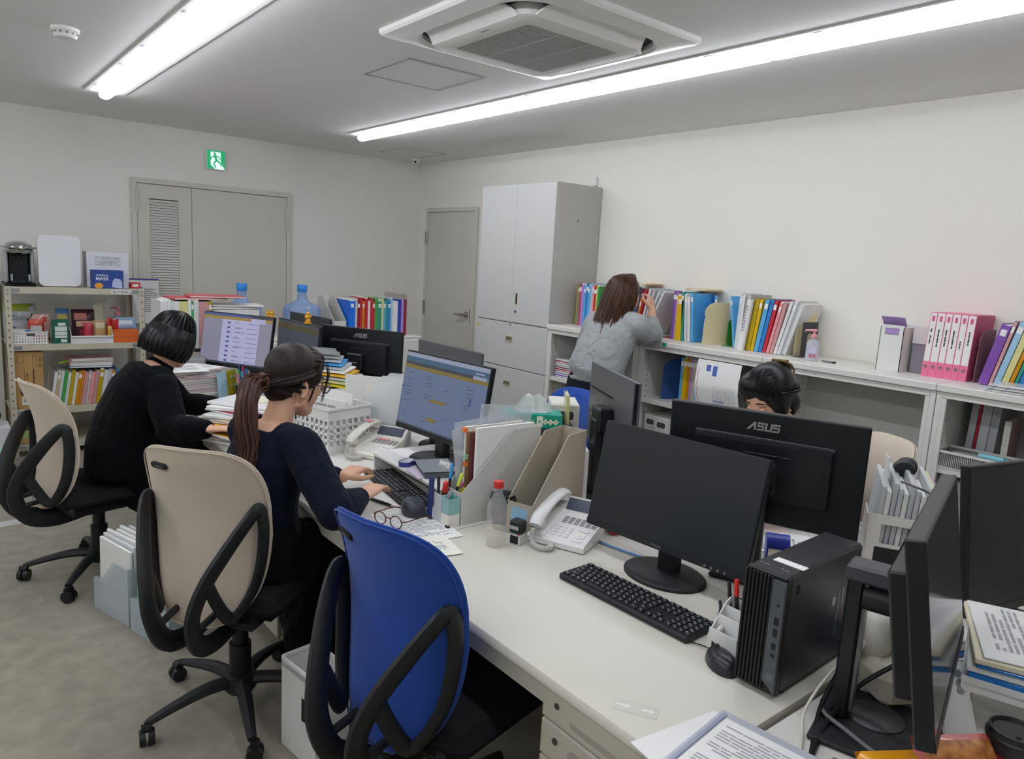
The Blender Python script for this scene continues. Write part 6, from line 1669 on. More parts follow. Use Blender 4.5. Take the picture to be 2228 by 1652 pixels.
# things before monitor G
t = thing('pen_box', 'dark slanted pen box full of coloured pens and markers', 'pen box', (-2.61, -2.40, DZ), R(-25))
g = G(); g.box(-.06, .06, -.09, .09, 0, .004).box(-.06, -.057, -.09, .09, 0, .06).box(.057, .06, -.09, .09, 0, .11).box(-.06, .06, -.09, -.087, 0, .08).box(-.06, .06, .087, .09, 0, .08)
g.build('box_walls', m_blackm, t, smooth=0)
pm = Matrix.Translation((-2.61, -2.40, DZ)) @ Matrix.Rotation(R(-25), 4, 'Z')
for k, (c, lab) in enumerate((('#d86a9a', 'pink'), ('#4a9fd0', 'sky blue'), ('#2f6fb0', 'blue'), ('#e87030', 'orange'), ('#58b85a', 'green'), ('#c83a70', 'magenta'), ('#6fb6dc', 'pale blue'), ('#d8d0c0', 'cream'), ('#23407a', 'navy'), ('#40a8b8', 'turquoise'))):
    p = pm @ Vector((-.03 + .018 * (k % 4), -.07 + .0155 * k, .005))
    pen('%s pen leaning in the dark pen box' % lab, p.x, p.y, p.z, -.25 + .05 * (k % 3), -.25 + .04 * k, .155 + .01 * (k % 3), c, c, .006, 'pens in the dark pen box')
t = thing('notebook', 'light blue folder standing open beside the tall paper stack', 'folder', (-2.735, -2.42, DZ), R(35))
G().box(-.075, .0, -.003, .003, 0, .155, 0, Matrix.Rotation(R(-6), 4, 'X')).build('cover', M('note_blue', '#a9cfe0', .6), t, smooth=0)
G().box(0, .085, -.003, .003, 0, .16, 0, Matrix.Rotation(R(-6), 4, 'X')).build('olive_cover', M('note_olive', '#b0a128', .6), t, smooth=0)
g = G()
for k in range(6): g.ball((.02 + .026 * (k % 3), -.008 - .004 * (k // 3), .125 - .05 * (k // 3)), (.007, .001, .009), 8, 6)
g.build('leaf_print', M('leaf_mint', '#9fd0b8', .6), t)
t = thing('self_inking_stamp', 'black self-inking stamp beside the olive notebook', 'stamp', (-2.665, -2.475, DZ), 0)
G().box(-.018, .018, -.018, .018, 0, .04, .003).build('base', m_black, t); G().box(-.02, .02, -.02, .02, .04, .085, .006).build('handle', M('stamp_brown', '#33282a', .4), t)
G().box(-.0206, -.0196, -.012, .012, .02, .032).build('grey_label', M('stamp_lab'), t, smooth=0)
t = thing('tape_cutter', 'round silver tape reel beside the stamp', 'tape', (-2.62, -2.52, DZ), R(20))
G().ball((0, 0, .03), (.04, .03, .03), 18, 10).build('shell', M('reel_silver', '#a9a7a8', .25, .5), t); G().cyl((0, -.032, .03), (0, .032, .03), .012, n=14).build('hub', m_grey, t)
# clear folder fan on a black tray
t = thing('letter_tray', 'black letter tray under the fanned clear and yellow folders', 'tray', (-2.43, -3.17, DZ), R(5))
for z in (.0, .10, .19): G().box(-.16, .16, -.12, .12, z, z + .006).build('tray_plate', m_blackm, t, smooth=0)
for x in (-.155, .155):
    for y in (-.115, .115): G().cyl((x, y, 0), (x, y, .196), .006, n=8).build('tray_post', m_black, t)
FT = DZ + .1965
for k, (c, mat, lab) in enumerate((('yellow', M('bright_yellow', '#e0cf20', .25, coat=.3), 'bright yellow'), ('pale yellow', filem('pale yellow'), 'pale yellow'), ('clear', m_frost, 'frosted'), ('yellow', M('gold_sleeve', '#e8b42a', .25), 'golden'), ('white', m_paper, 'white'), ('clear', m_frost, 'frosted upper'), ('sky blue', M('azure_sleeve', '#4a9fe0', .3), 'azure'), ('clear', film('pale_clear', '#c9ced0', .8), 'pale clear'), ('clear', film('grey_clear', '#b4b8ba', .75), 'grey clear'), ('clear', film('grey_clear2', '#a8acae', .75), 'topmost grey clear'))):
    q = thing('fanned_folder', '%s folder in the fan behind the ponytail, %s from the bottom' % (lab, ordw(k + 1)), 'folder', (-2.44 - .010 * k, -3.18 + .014 * k, FT + .0165 * k), R(-58 + 4 * k), 'fanned folders on the black tray')
    G().grid(lambda u, v: ((u - .5) * .30, (v - .5) * .22, .0004 + .006 * math.sin(PI * u) * (1 if k < 9 else 1)), 8, 2, .0095).build('sleeve', mat, q, smooth=40)
    if k == 9: G().box(-.152, -.135, -.09, -.06, .004, .0165).build('orange_tab', M('tab_orange', '#ef7a4a', .6), q, smooth=0)
# white perforated basket with papers
t = thing('plastic_basket', 'white perforated basket of papers between the ponytail and the desk phone', 'basket', (-2.665, -3.665, DZ), R(12))
W_, D_, H_ = .23, .23, .205
def cut_wall(g, M_, L, z0, z1, nx, nz):
    """wall with triangular-ish cut-outs: vertical + horizontal bars + diagonals"""
    g.box(-L / 2, L / 2, -.0012, .0012, 0, z0, 0, M_).box(-L / 2, L / 2, -.0012, .0012, z1, H_, 0, M_)
    for i in range(nx + 1):
        x = -L / 2 + L * i / nx; g.box(max(-L / 2, x - .005), min(L / 2, x + .005), -.0012, .0012, z0, z1, 0, M_)
    for k in range(1, nz):
        z = z0 + (z1 - z0) * k / nz; g.box(-L / 2, L / 2, -.0012, .0012, z - .005, z + .005, 0, M_)
    for i in range(nx):
        for k in range(nz):
            x0 = -L / 2 + L * i / nx; z = z0 + (z1 - z0) * k / nz; w = L / nx; h = (z1 - z0) / nz
            g.add([M_ @ Vector(v) for v in ((x0, -.001, z), (x0 + w * .5, -.001, z), (x0, -.001, z + h * .8), (x0, .001, z), (x0 + w * .5, .001, z), (x0, .001, z + h * .8))], [(0, 1, 2), (3, 5, 4), (0, 3, 4, 1), (1, 4, 5, 2), (2, 5, 3, 0)])
g = G()
cut_wall(g, Matrix.Translation((0, -D_ / 2, 0)), W_, .035, .15, 7, 4)
cut_wall(g, Matrix.Translation((0, D_ / 2, 0)), W_, .035, .15, 7, 4)
for s in (-1, 1): cut_wall(g, Matrix.Translation((s * W_ / 2, 0, 0)) @ Matrix.Rotation(R(90), 4, 'Z'), D_, .035, .15, 7, 4)
g.build('basket_walls', m_whitep, t, smooth=0, kind='stuff')
G().box(-W_ / 2, W_ / 2, -D_ / 2, D_ / 2, 0, .003).build('basket_floor', m_whitep, t, smooth=0)
vs, fs = ring([(rrect(W_ + .014, D_ + .014, .012, 3), H_ - .01), (rrect(W_ + .014, D_ + .014, .012, 3), H_), (rrect(W_ - .004, D_ - .004, .01, 3), H_), (rrect(W_ - .004, D_ - .004, .01, 3), H_ - .01)])
G().add(vs, fs).build('rim', m_whitep, t)
bmx = Matrix.Translation((-2.665, -3.665, DZ)) @ Matrix.Rotation(R(12), 4, 'Z')
for k in range(5):
    p = bmx @ Vector((-.05 + .026 * k, 0, .0035))
    q = thing('loose_papers', 'white papers standing in the perforated basket, %s from the aisle' % ordw(k + 1), 'papers', tuple(p), R(12 + 8 * (k % 2)), 'papers in the perforated basket')
    G().box(-.004, .004, -.10, .10, 0, .19 + .03 * (k % 3), 0, Matrix.Rotation(R(6 * (k % 3) - 6), 4, 'Y')).build('sheets', m_paper, q, smooth=0)
    words_print(G(), Matrix.Rotation(R(6 * (k % 3) - 6), 4, 'Y') @ basis((-.0046, 0, .12), (0, -1, 0), (0, 0, 1), (-1, 0, 0)), .16, .15, 9, k).build('printed_text', m_ink, q, smooth=0)
# form sheet and clear file stands behind
fs_m = film('stand_clear', '#e9edee', .62, .3)
f1 = mag_file('clear plastic file stand holding a printed form behind the ponytail', -2.36, -3.56, R(-50), fs_m, None, L=.27, W=.10, Hh=.30, low=.12)
sheet_in('printed white form standing in the clear plastic file stand', 'form_sheet', 'paper', Matrix.Translation((-2.415, -3.50, DZ)) @ Matrix.Rotation(R(-50), 4, 'Z'), 0, 0, .21, .285, .003, m_paper, 4)
q = [o for o in bpy.data.objects if o.name.startswith('form_sheet')][0]
words_print(G(), Matrix.Rotation(R(4), 4, 'X') @ basis((0, .0022, .16), (-1, 0, 0), (0, 0, 1), (0, 1, 0)), .17, .20, 8, 11).build('printed_text', m_ink, q, smooth=0)
words_print(G(), Matrix.Rotation(R(4), 4, 'X') @ basis((0, -.0022, .16), (1, 0, 0), (0, 0, 1), (0, -1, 0)), .17, .20, 8, 11).build('printed_text', m_ink, q, smooth=0)
f2 = mag_file('second frosted file stand in front of the blue screen', -2.45, -3.70, R(-58), fs_m, None, L=.28, W=.09, Hh=.30, low=.10)
sheet_in('folded white leaflet inside the second frosted file stand', 'leaflet', 'paper', Matrix.Translation((-2.45, -3.70, DZ)) @ Matrix.Rotation(R(-58), 4, 'Z'), .02, .0, .2, .27, .004, m_paperw, 0)
# far desk: tissue box and company
t = thing('black_printer', 'small black device carrying the tissue box', 'printer', (-2.17, -4.46, DZ), R(-37))
G().box(-.17, .17, -.12, .12, .01, .225, .012).build('body', m_black, t)
G().box(-.15, .15, -.123, -.119, .05, .11, .004).build('paper_slot', m_dark, t)
for s in (-1, 1): G().box(s * .13 - .02, s * .13 + .02, -.1, .1, 0, .012).build('foot', m_blackm, t, smooth=0)
TZ = DZ + .2255
t = thing('tissue_box', 'teal tissue box with white flowers and a pulled tissue', 'tissue box', (-2.195, -4.48, TZ), R(-37))
G().box(-.12, .12, -.058, .058, 0, .056, .001).build('box_body', M('tissue_teal', '#139a8a', .5), t)
Fm = basis((0, -.0584, .028), (1, 0, 0), (0, 0, 1), (0, -1, 0))
mfl = M('flower_white', '#e9efe9', .5)
for x in (-.105, -.08, -.055, .052, .073, .094):
    g = G(); s = .008 if x < 0 else .0065
    for k in range(4): g.prism([(x + s * math.cos(R(90 * k)) + s * .72 * math.cos(R(a)), s * math.sin(R(90 * k)) + s * .72 * math.sin(R(a))) for a in range(0, 360, 45)], 0, .0005, Fm)
    g.build('flower', mfl, t, smooth=0)
    G().prism([(x + .003 * math.cos(R(a)), .003 * math.sin(R(a))) for a in range(0, 360, 60)], .0005, .0008, Fm).build('flower_centre', M('flower_pink', '#d0707e', .5), t, smooth=0)
text('nepia', .018, M('nepia_text', '#a9d8d0', .5), t, Fm @ Matrix.Translation((-.012, .006, 0)))
text('tissue', .009, M('nepia_text'), t, Fm @ Matrix.Translation((-.012, -.012, 0)))
G().box(.018, .042, -.02, .022, 0, .0006, 0, Fm).build('white_panel', mfl, t, smooth=0)
text('❀', .018, M('tissue_teal'), t, Fm @ Matrix.Translation((.03, .0, .0007)))
G().prism(rrect(.13, .045, .02, 5), 0, .0008, Matrix.Translation((0, 0, .0562))).build('slot_film', m_white, t, smooth=0)
g = G()
for s, x0 in ((1, -.035), (-1, .045)):
    g.grid(lambda u, v: (x0 + s * (-.045 + .09 * u) * (1 - .55 * v) + s * .02 * v, .015 * math.sin(4 * u + s) * (1 - v * .4), .056 + .075 * v * (1 - .35 * abs(u - .5))), 8, 6)
g.build('tissue', M('tissue_white', '#eef0ee', .8), t, smooth=60)
handle_box('tall white box with a clear yellow sleeve behind the tissue box', -2.0, -4.47, DZ, .12, .29, .20, None, 0, 'file_box', 52)
file('yellow clear sleeve leaning out of the white box behind the tissues', -2.045, -4.555, DZ, 'pale yellow', .012, .35, .13, -3, 0, 52, tab=False, group='sleeves behind the tissue box')
flat_sheet('yellow sheet lying behind the tall file holders', -2.26, -4.63, R(-30), .16, .22, .004, M('yellow_sheet', '#e4cf3c', .6), DZ + .20)
t = thing('envelope_stack', 'stack of white envelopes behind the greige file holder', 'papers', (-2.24, -4.69, DZ), R(-35))
G().box(-.11, .11, -.08, .08, .0, .2, .003).build('envelope_pile', m_paper, t)
words_print(G(), basis((0, -.0805, .1), (1, 0, 0), (0, 0, 1), (0, -1, 0)), .16, .14, 10, 3, .3).build('envelope_edges', m_ink, t, smooth=0)
t = thing('red_packet', 'red and white folded leaflet beside the switched-off monitor', 'leaflet', (-2.25, -5.08, DZ), R(-20))
G().box(-.09, .09, -.06, .06, .0, .045, .003).build('leaflet_body', M('leaf_red', '#c23c3a', .5), t)
G().box(-.0905, .0905, -.0605, .0605, .012, .03).build('white_edge', m_paper, t, smooth=0)
t = thing('computer_mouse', 'white mouse-shaped gadget behind the greige file holder', 'mouse', (-2.215, -4.97, DZ), R(10))
G().ball((0, 0, .02), (.05, .03, .022), 16, 10).build('shell', m_whitep, t); G().box(-.03, .03, -.02, .02, 0, .003).build('foot', m_grey, t, smooth=0)
tag(G().tube(smooth_path([(-2.26, -4.98, DZ + .09), (-2.30, -4.97, DZ + .06), (-2.32, -4.99, DZ + .01), (-2.25, -5.04, DZ + .0505)], 5), .0035, 6).build('black_cable', m_black), 'short black cable looping behind the greige file holder', 'cable')
t = thing('network_cable', 'blue network cable running behind the near keyboard monitor', 'cable', (0, 0, DZ))
G().tube(smooth_path([(-2.41, -5.06, .004), (-2.435, -5.13, .004), (-2.425, -5.22, .004), (-2.41, -5.30, .004), (-2.40, -5.36, .004)], 6), .004, 8).build('cable_run', M('lan_blue', '#6f96cf', .4), t)
G().box(-2.405, -2.395, -5.385, -5.36, .0, .009, .002).build('plug', M('lan_plug', '#b9cbe0', .3), t)
for k, pts in enumerate(([(-2.46, -5.60, .004), (-2.50, -5.63, .004), (-2.55, -5.66, .004), (-2.575, -5.70, .004), (-2.60, -5.705, .004)], [(-2.40, -5.62, .004), (-2.44, -5.68, .004), (-2.50, -5.75, .004), (-2.52, -5.80, .004)])):
    tag(G().tube(smooth_path(pts, 5), .0042, 8).build('power_cable', m_black, loc=(0, 0, DZ)), ('black cable curling towards the white pen stand', 'black cable running behind the pen stand to the computer')[k], 'cable')
# tape dispenser and papers on the desk behind monitor A
t = thing('tape_dispenser', 'beige and blue tape dispenser behind the switched-off monitor', 'tape dispenser', (-2.06, -5.52, DZ), R(35))
G().prism([(-.07, 0), (.06, 0), (.066, .02), (.05, .055), (.02, .07), (-.03, .06), (-.07, .03)], -.028, .028, basis((0, 0, 0), (1, 0, 0), (0, 0, 1), (0, -1, 0))).build('body', M('disp_beige', '#cfc4a4', .4), t)
G().cyl((0, -.034, .045), (0, .034, .045), .042, n=24).build('reel', M('disp_blue', '#2a3aa8', .35), t)
G().box(.035, .05, -.0285, -.0275, .02, .04).build('label', M('disp_label', '#8a6b50', .5), t, smooth=0)
for k in range(2):
    flat_sheet('printed sheet on the desk behind the big-logo monitor, %s' % ('lower' if k == 0 else 'upper'), -1.90 - .03 * k, -5.48 + .06 * k, R(20 + 15 * k), .21, .297, .0012, m_paper, DZ + .0016 * k, prn=(14, k, .8, .8))
flat_sheet('pink-edged sheet under the printed ones behind the big-logo monitor', -1.86, -5.33, R(35), .15, .2, .0008, M('pink_sheet', '#e6cfc8', .7), DZ)
# big file box of the far desk
t = thing('file_box', 'large translucent white file box of clear folders right of the big-logo monitor', 'box', (-1.93, -5.80, DZ), R(28))
mB = M('milky_plastic', '#dad8cf', .4); mYel = M('milky_yellow', '#d9c88a', .45)
L_, W_, H_ = .30, .17, .25
G().prism([(-L_ / 2, 0), (L_ / 2, 0), (L_ / 2, .13), (L_ / 2 - .05, .135), (.0, .15), (-.05, .25), (-L_ / 2, .25)], -.0015, .0015, basis((0, -W_ / 2, 0), (1, 0, 0), (0, 0, 1), (0, -1, 0))).build('side_panel', mYel, t, smooth=0)
G().prism([(-L_ / 2, 0), (L_ / 2, 0), (L_ / 2, .13), (.0, .15), (-.05, .25), (-L_ / 2, .25)], -.0015, .0015, basis((0, W_ / 2, 0), (1, 0, 0), (0, 0, 1), (0, -1, 0))).build('side_panel', mB, t, smooth=0)
G().box(-L_ / 2, -L_ / 2 + .003, -W_ / 2, W_ / 2, 0, .17).box(-L_ / 2, -L_ / 2 + .003, -W_ / 2, -.05, .17, H_).box(-L_ / 2, -L_ / 2 + .003, .05, W_ / 2, .17, H_).box(-L_ / 2, -L_ / 2 + .003, -.05, .05, .225, H_).build('front_panel', mB, t, smooth=0)
G().box(L_ / 2 - .003, L_ / 2, -W_ / 2, W_ / 2, 0, .13).build('end_panel', mB, t, smooth=0)
G().box(-L_ / 2, L_ / 2, -W_ / 2, W_ / 2, 0, .003).build('base_panel', mB, t, smooth=0)
G().box(-L_ / 2 - .0008, -L_ / 2, -.01, .06, .06, .16).build('black_label', m_blackm, t, smooth=0)
for yy, c in ((.04, '#d8a820'), (.01, '#5a8ae0')): G().cyl((-L_ / 2 - .0014, yy, .085), (-L_ / 2 - .0008, yy, .085), .012, n=16).build('label_dot', M('dot' + c, c, .5), t)
bM_ = Matrix.Translation((-1.93, -5.80, DZ)) @ Matrix.Rotation(R(28), 4, 'Z')
for k in range(11):
    c, mat = (('purple', filem('lavender')), ('pale yellow', filem('pale yellow')), ('clear', m_frost), ('white', m_paper), ('grey', filem('grey')), ('clear', m_frost), ('white', m_paper))[k % 7 if k < 7 else 2 + k % 5]
    p = bM_ @ Vector((.0, -.070 + .0138 * k, .004))
    q = thing('plastic_folder', '%s folder in the translucent white file box, %s from the near side' % (c, ordw(k + 1)), 'folder', tuple(p), R(28), 'folders in the translucent file box')
    G().box(-.13, .13, -.006, .006, 0, .31 + .012 * (k % 3), .002, Matrix.Rotation(R(3), 4, 'X')).build('sleeve', mat, q)
    if k in (0, 4): G().box(.06, .09, -.0075, -.006, .27, .30, 0, Matrix.Rotation(R(3), 4, 'X')).build('blue_tab', M('tab_blue', '#7f9fd8', .5), q, smooth=0)
    if k == 0: G().box(-.125, .10, -.0075, -.0062, .10, .30, 0, Matrix.Rotation(R(3), 4, 'X')).build('purple_sheet', M('purple_sheet', '#8a5fa8', .4), q, smooth=0)
p = bM_ @ Vector((-.04, .045, .27))
q = thing('receipt', 'printed white receipt standing up behind the folders of the file box', 'paper', tuple(p), R(28))
G().box(-.06, .06, -.001, .001, .0, .12, 0, Matrix.Rotation(R(6), 4, 'Y')).build('sheet', m_paper, q, smooth=0)
words_print(G(), Matrix.Rotation(R(6), 4, 'Y') @ basis((0, -.0015, .065), (1, 0, 0), (0, 0, 1), (0, -1, 0)), .1, .09, 8, 5).build('printed_text', m_inkd, q, smooth=0)
p = bM_ @ Vector((.07, .0, .335))
q = thing('headset', 'black headset hanging over the folders of the translucent file box', 'headset', tuple(p), R(28))
for dx in (0, .035):
    G().lathe([(.012, -.012), (.028, -.010), (.030, .006), (.02, .014)], 18, Matrix.Translation((dx, -.01 - .01 * (dx > 0), .0)) @ Matrix.Rotation(R(75), 4, 'Y')).build('ear_cup', M('headset_black', '#26282c', .5), q)
G().tube(smooth_path([(.0, -.01, -.02), (-.06, -.06, -.04), (-.14, -.07, -.03), (-.22, -.04, .0), (-.24, .02, .02)], 5), .003, 6).build('head_band', M('band_grey', '#6c6e70', .4), q)
G().tube(smooth_path([(.01, -.02, -.01), (-.02, -.05, -.03), (-.05, -.06, -.035)], 4), .006, 8).build('mic_boom', m_black, q)
# under floor boxes between chairs
fx = [(-3.455, -3.385, -73, 'frosted file box of paper-filled sleeves on the floor, nearest the first chair', '#dfe6ea'), (-3.372, -3.675, -73, 'frosted file box with a green front on the floor behind the cream chair', '#7fcfae')]
for j, (x, y, a, lab, c) in enumerate(fx):
    L_, W_, H_ = .275, .165, .25
    t = thing('floor_file_box', lab, 'box', (x, y, 0), R(a), 'frosted file boxes on the floor')
    m_ = film('floorbox_clear', '#cfd9e0', .5, .3)
    G().prism([(-L_ / 2, 0), (L_ / 2, 0), (L_ / 2, H_), (.02, H_), (-.06, .16), (-L_ / 2, .14)], -.0015, .0015, basis((0, -W_ / 2, 0), (1, 0, 0), (0, 0, 1), (0, -1, 0))).build('side_panel', m_, t, smooth=0)
    G().prism([(-L_ / 2, 0), (L_ / 2, 0), (L_ / 2, H_), (.02, H_), (-.06, .16), (-L_ / 2, .14)], -.0015, .0015, basis((0, W_ / 2, 0), (1, 0, 0), (0, 0, 1), (0, -1, 0))).build('side_panel', m_, t, smooth=0)
    G().box(-L_ / 2, -L_ / 2 + .003, -W_ / 2, W_ / 2, 0, .14).build('low_panel', m_, t, smooth=0)
    G().box(L_ / 2 - .003, L_ / 2, -W_ / 2, W_ / 2, 0, H_).build('back_panel', m_, t, smooth=0)
    G().box(-L_ / 2, L_ / 2, -W_ / 2, W_ / 2, 0, .003).build('base_panel', m_, t, smooth=0)
    Mb = Matrix.Translation((x, y, 0)) @ Matrix.Rotation(R(a), 4, 'Z')
    for k in range(8):
        mm = (m_paper, filem('clear'), m_paper, filem('grey'), m_paper, filem('pale blue') if j else m_paper, filem('tan'), filem('white'))[k]
        if j and k == 0: mm = M('green_sleeve', '#5cc49a', .3)
        p = Mb @ Vector((.0, -.064 + .018 * k, .004))
        q = thing('plastic_sleeve', '%s sleeve, %s from the aisle in the %s frosted floor box' % (('white', 'clear', 'white', 'grey', 'white', 'pale', 'tan', 'white')[k] if not (j and k == 0) else 'green', ordw(k + 1), ('first', 'second')[j]), 'folder', tuple(p), R(a), 'sleeves in the floor boxes')
        G().box(-.115, .125, -.006, .006, 0, .32 + .012 * (k % 3), .002, Matrix.Rotation(R(2 - (k % 3)), 4, 'Y')).build('sleeve', mm, q)
        if k in (2, 5): G().box(.1255, .128, -.004, .004, .18, .27).build('orange_spine', M('spine_orange', '#d07040', .6), q, smooth=0)
t = thing('waste_bin', 'slim white bin with a black and red label under the desk by the blue chair', 'bin', (-3.185, -4.665, 0), R(8))
g = G(); g.box(-.06, .06, -.10, -.097, 0, .30).box(-.06, .06, .097, .10, 0, .30).box(-.06, -.057, -.097, .097, 0, .27).box(.057, .06, -.097, .097, 0, .30).box(-.06, .06, -.1, .1, 0, .004)
g.build('bin_walls', m_whitep, t, smooth=0)
vs, fs = ring([(rrect(.13, .21, .015, 4), .294), (rrect(.13, .21, .015, 4), .304), (rrect(.112, .19, .012, 4), .304), (rrect(.112, .19, .012, 4), .294)]); G().add(vs, fs).build('rim', m_whitep, t)
G().box(-.0612, -.06, -.09, -.02, .14, .215).build('black_label', m_blackm, t, smooth=0)
G().cyl((-.0618, -.055, .165), (-.0612, -.055, .165), .018, n=18).build('red_mark', M('bin_red', '#c83a34', .5), t)
t = thing('clear_tote', 'clear tote bag with grey edges hanging under the white desk', 'bag', (-2.93, -4.73, .30), 0)
G().box(-.10, .10, -.06, .06, 0, .27, .02).build('bag_body', film('tote_clear', '#c9d2dc', .5, .2), t)
G().box(-.09, .09, -.05, .05, .003, .14).build('bag_content', M('tote_dark', '#3a3c46', .6), t, smooth=0)
G().tube(smooth_path([(-.06, -.0, .26), (-.05, .0, .345), (.05, .0, .345), (.06, .0, .26)], 5), .005, 6).build('handle', m_grey, t)
t2 = tag(G().box(-.11, .11, -.07, .07, 0, .30, .003).build('drawer_box', M('drawer_grey', '#3c3d40', .6), loc=(-2.93, -4.73, 0)), 'dark box on the floor under the clear tote bag', 'box')

# ---------------------------------------------------------------- near right: end desk
t = thing('clip_folder', 'grey clear folder with a printed sheet and yellow note at the picture bottom', 'folder', (-2.985, -6.085, DZ + .0016), R(7))
G().box(-.13, .13, -.17, .17, .0002, .010, .003).build('folder_back', M('folder_smoke', '#b5bac2', .25, coat=.3), t)
G().box(-.105, .105, -.15, .148, .010, .0115).build('printed_sheet', m_paper, t, smooth=0)
words_print(G(), Matrix.Translation((.0, .02, .0116)) @ Matrix.Rotation(R(-90 - 0), 4, 'Z'), .23, .17, 18, 21, .42).build('printed_text', m_ink, t, smooth=0)
G().box(-.115, .115, .152, .160, .0102, .0125).build('slide_bar', M('slide_bar', '#8d95a8', .3), t, smooth=0)
G().box(.03, .10, -.15, -.06, .0116, .0124, 0).build('yellow_note', M('note_yellow', '#e8d534', .7), t, smooth=0)
text('確認', .03, m_inkd, t, Matrix.Translation((.065, -.10, .0126)) @ Matrix.Rotation(R(-80), 4, 'Z'), kind='cjk')
flat_sheet('white sheet under the grey clear folder at the picture bottom', -3.01, -6.01, R(-8), .22, .28, .0012, m_paper, DZ + .0002)
t = thing('clear_stickers', 'two clear arrow stickers stuck to the near desk edge', 'sticker', (-3.01, -5.79, DZ), R(-60))
G().box(-.045, .045, -.02, .02, .0002, .0007).build('film_strip', M('sticker_film', '#c8c6bb', .3), t, smooth=0)
for s in (-1, 1): G().prism([(s * .025 - .014, -.004), (s * .025 + .004, -.004), (s * .025 + .004, -.010), (s * .025 + .016, 0), (s * .025 + .004, .010), (s * .025 + .004, .004), (s * .025 - .014, .004)], .0007, .0012).build('arrow_mark', M('arrow_pale', '#dfdfd8', .4), t, smooth=0)
def bag_tent(label, x, y, z, rz, w, h, col, mats, name='snack_bag', group='snack bags at the picture bottom', txt=None):
    t = thing(name, label, 'snack', (x, y, z), R(rz), group)
    Mx = Matrix.Rotation(R(-38), 4, 'X')
    for s in (1, -1):
        G().grid(lambda u, v, s=s: ((u - .5) * w, -s * .022 * (1 - (2 * u - 1) ** 4) * (1 - (2 * v - 1) ** 4), h * v), 10, 8, 0, Mx).build('wrapper_front' if s > 0 else 'wrapper_back', mats[0], t, smooth=60)
    for (m_, u0, u1, v0, v1) in mats[1:]:
        G().grid(lambda u, v: ((u0 + (u1 - u0) * u - .5) * w, -.022 * (1 - (2 * (u0 + (u1 - u0) * u) - 1) ** 4) * (1 - (2 * (v0 + (v1 - v0) * v) - 1) ** 4) - .0012, h * (v0 + (v1 - v0) * v)), 10, 8, 0, Mx).build('printed_panel', m_, t, smooth=60)
    if txt: text(txt, .026, m_inkd, t, Mx @ basis((.0, -.0245, h * .72), (1, 0, 0), (0, 0, 1), (0, -1, 0)), kind='cjk')
    return t
bag_tent('bright orange snack bag with dark handwriting-style lettering at the picture bottom', -2.86, -6.245, EZ + .001, -32, .12, .10, '', [M('bag_orange', '#e8a21c', .3, coat=.3)], txt='加賀 仟')
bag_tent('pink-edged noodle snack bag beside the monitor pole at the picture bottom', -2.757, -6.315, EZ + .001, -32, .155, .125, '', [M('bag_pinkred', '#c86a62', .3, coat=.3), (M('food_print', '#c98a4a', .4, var2='#8a4a20', vs=55), .08, .92, .1, .93), (M('label_cream', '#e0d8d0', .5), .0, .25, .0, .35)])
t = thing('foil_lid', 'crumpled olive foil wrapper behind the orange snack bag', 'wrapper', (-2.80, -6.155, EZ), R(-30))
G().grid(lambda u, v: ((u - .5) * .10, (v - .5) * .06, .012 + .012 * math.sin(5 * u) * math.cos(4 * v)), 10, 6, .001).build('foil', M('foil_olive', '#7d7a66', .4, .3), t, smooth=60)
G().box(-.03, .03, -.02, .02, 0, .01).build('foil_fold', M('foil_olive'), t, smooth=0)
coffee_cup('takeaway coffee cup with a black lid and red sleeve at the lower right corner', -2.632, -6.322, EZ, M('cup_dark', '#2c2a2c', .5), M('sleeve_red', '#8c2a2c', .6))
# beige device, smartphone, lamp-like white webcam, trays
t = thing('beige_device', 'beige ribbed desk device behind the edge-on monitor', 'device', (-2.46, -6.085, EZ), R(-32))
G().box(-.11, .11, -.07, .07, 0, .085, .02).build('body', M('device_beige', '#c8c2b2', .4), t)
for k in range(8): G().box(-.035 + .011 * k, -.031 + .011 * k, -.0712, -.0695, .02, .06).build('vent_slit', M('slit_dark', '#77726a', .7), t, smooth=0)
t = thing('smartphone', 'white smartphone leaning against the tray with its cameras showing', 'phone', (-2.548, -6.222, EZ), R(-25))
Mx = Matrix.Rotation(R(-24), 4, 'X')
G().prism(rrect(.072, .145, .01, 5, 0, .0725), -.004, .004, Mx @ basis((0, 0, .001), (1, 0, 0), (0, 0, 1), (0, -1, 0))).build('case', M('phone_white', '#dcdcd8', .3), t)
for z_ in (.125, .107, .094): G().cyl(Mx @ Vector((.015, -.0065, z_)), Mx @ Vector((.015, -.004, z_)), .0075, n=16).build('camera_lens', M('lens_grey', '#8b8f92', .2, .4), t)
t = thing('desk_fan', 'small white round-bodied desk gadget behind the monitor pole', 'fan', (-2.50, -6.01, EZ), R(-30))
G().lathe([(.045, 0), (.048, .01), (.03, .02), (.014, .03), (.014, .06)], 24).build('base', m_whitep, t)
G().ball((0, 0, .115), (.04, .05, .06), 20, 12).build('head', m_offw, t)
G().tube([(.0 + .052 * math.cos(R(20 * k)), -.02, .075 + .042 * math.sin(R(20 * k))) for k in range(18)], .009, 8, closed=True).build('ring', m_whitep, t)
t = thing('letter_tray', 'white letter tray stacked with papers and blue files at the right edge', 'tray', (-2.335, -6.27, EZ), R(17))
G().box(-.155, .155, -.125, .125, .10, .108, .002).build('tray_plate', m_whitep, t)
G().box(-.155, -.150, -.125, .125, .09, .118).build('tray_rim', m_whitep, t, smooth=0)
G().box(.150, .155, -.125, .125, .09, .118).build('tray_rim', m_whitep, t, smooth=0)
for x in (-.145, .145):
    for y in (-.115, .115): G().box(x - .008, x + .008, y - .008, y + .008, 0, .1).build('tray_leg', m_whitep, t, smooth=0)
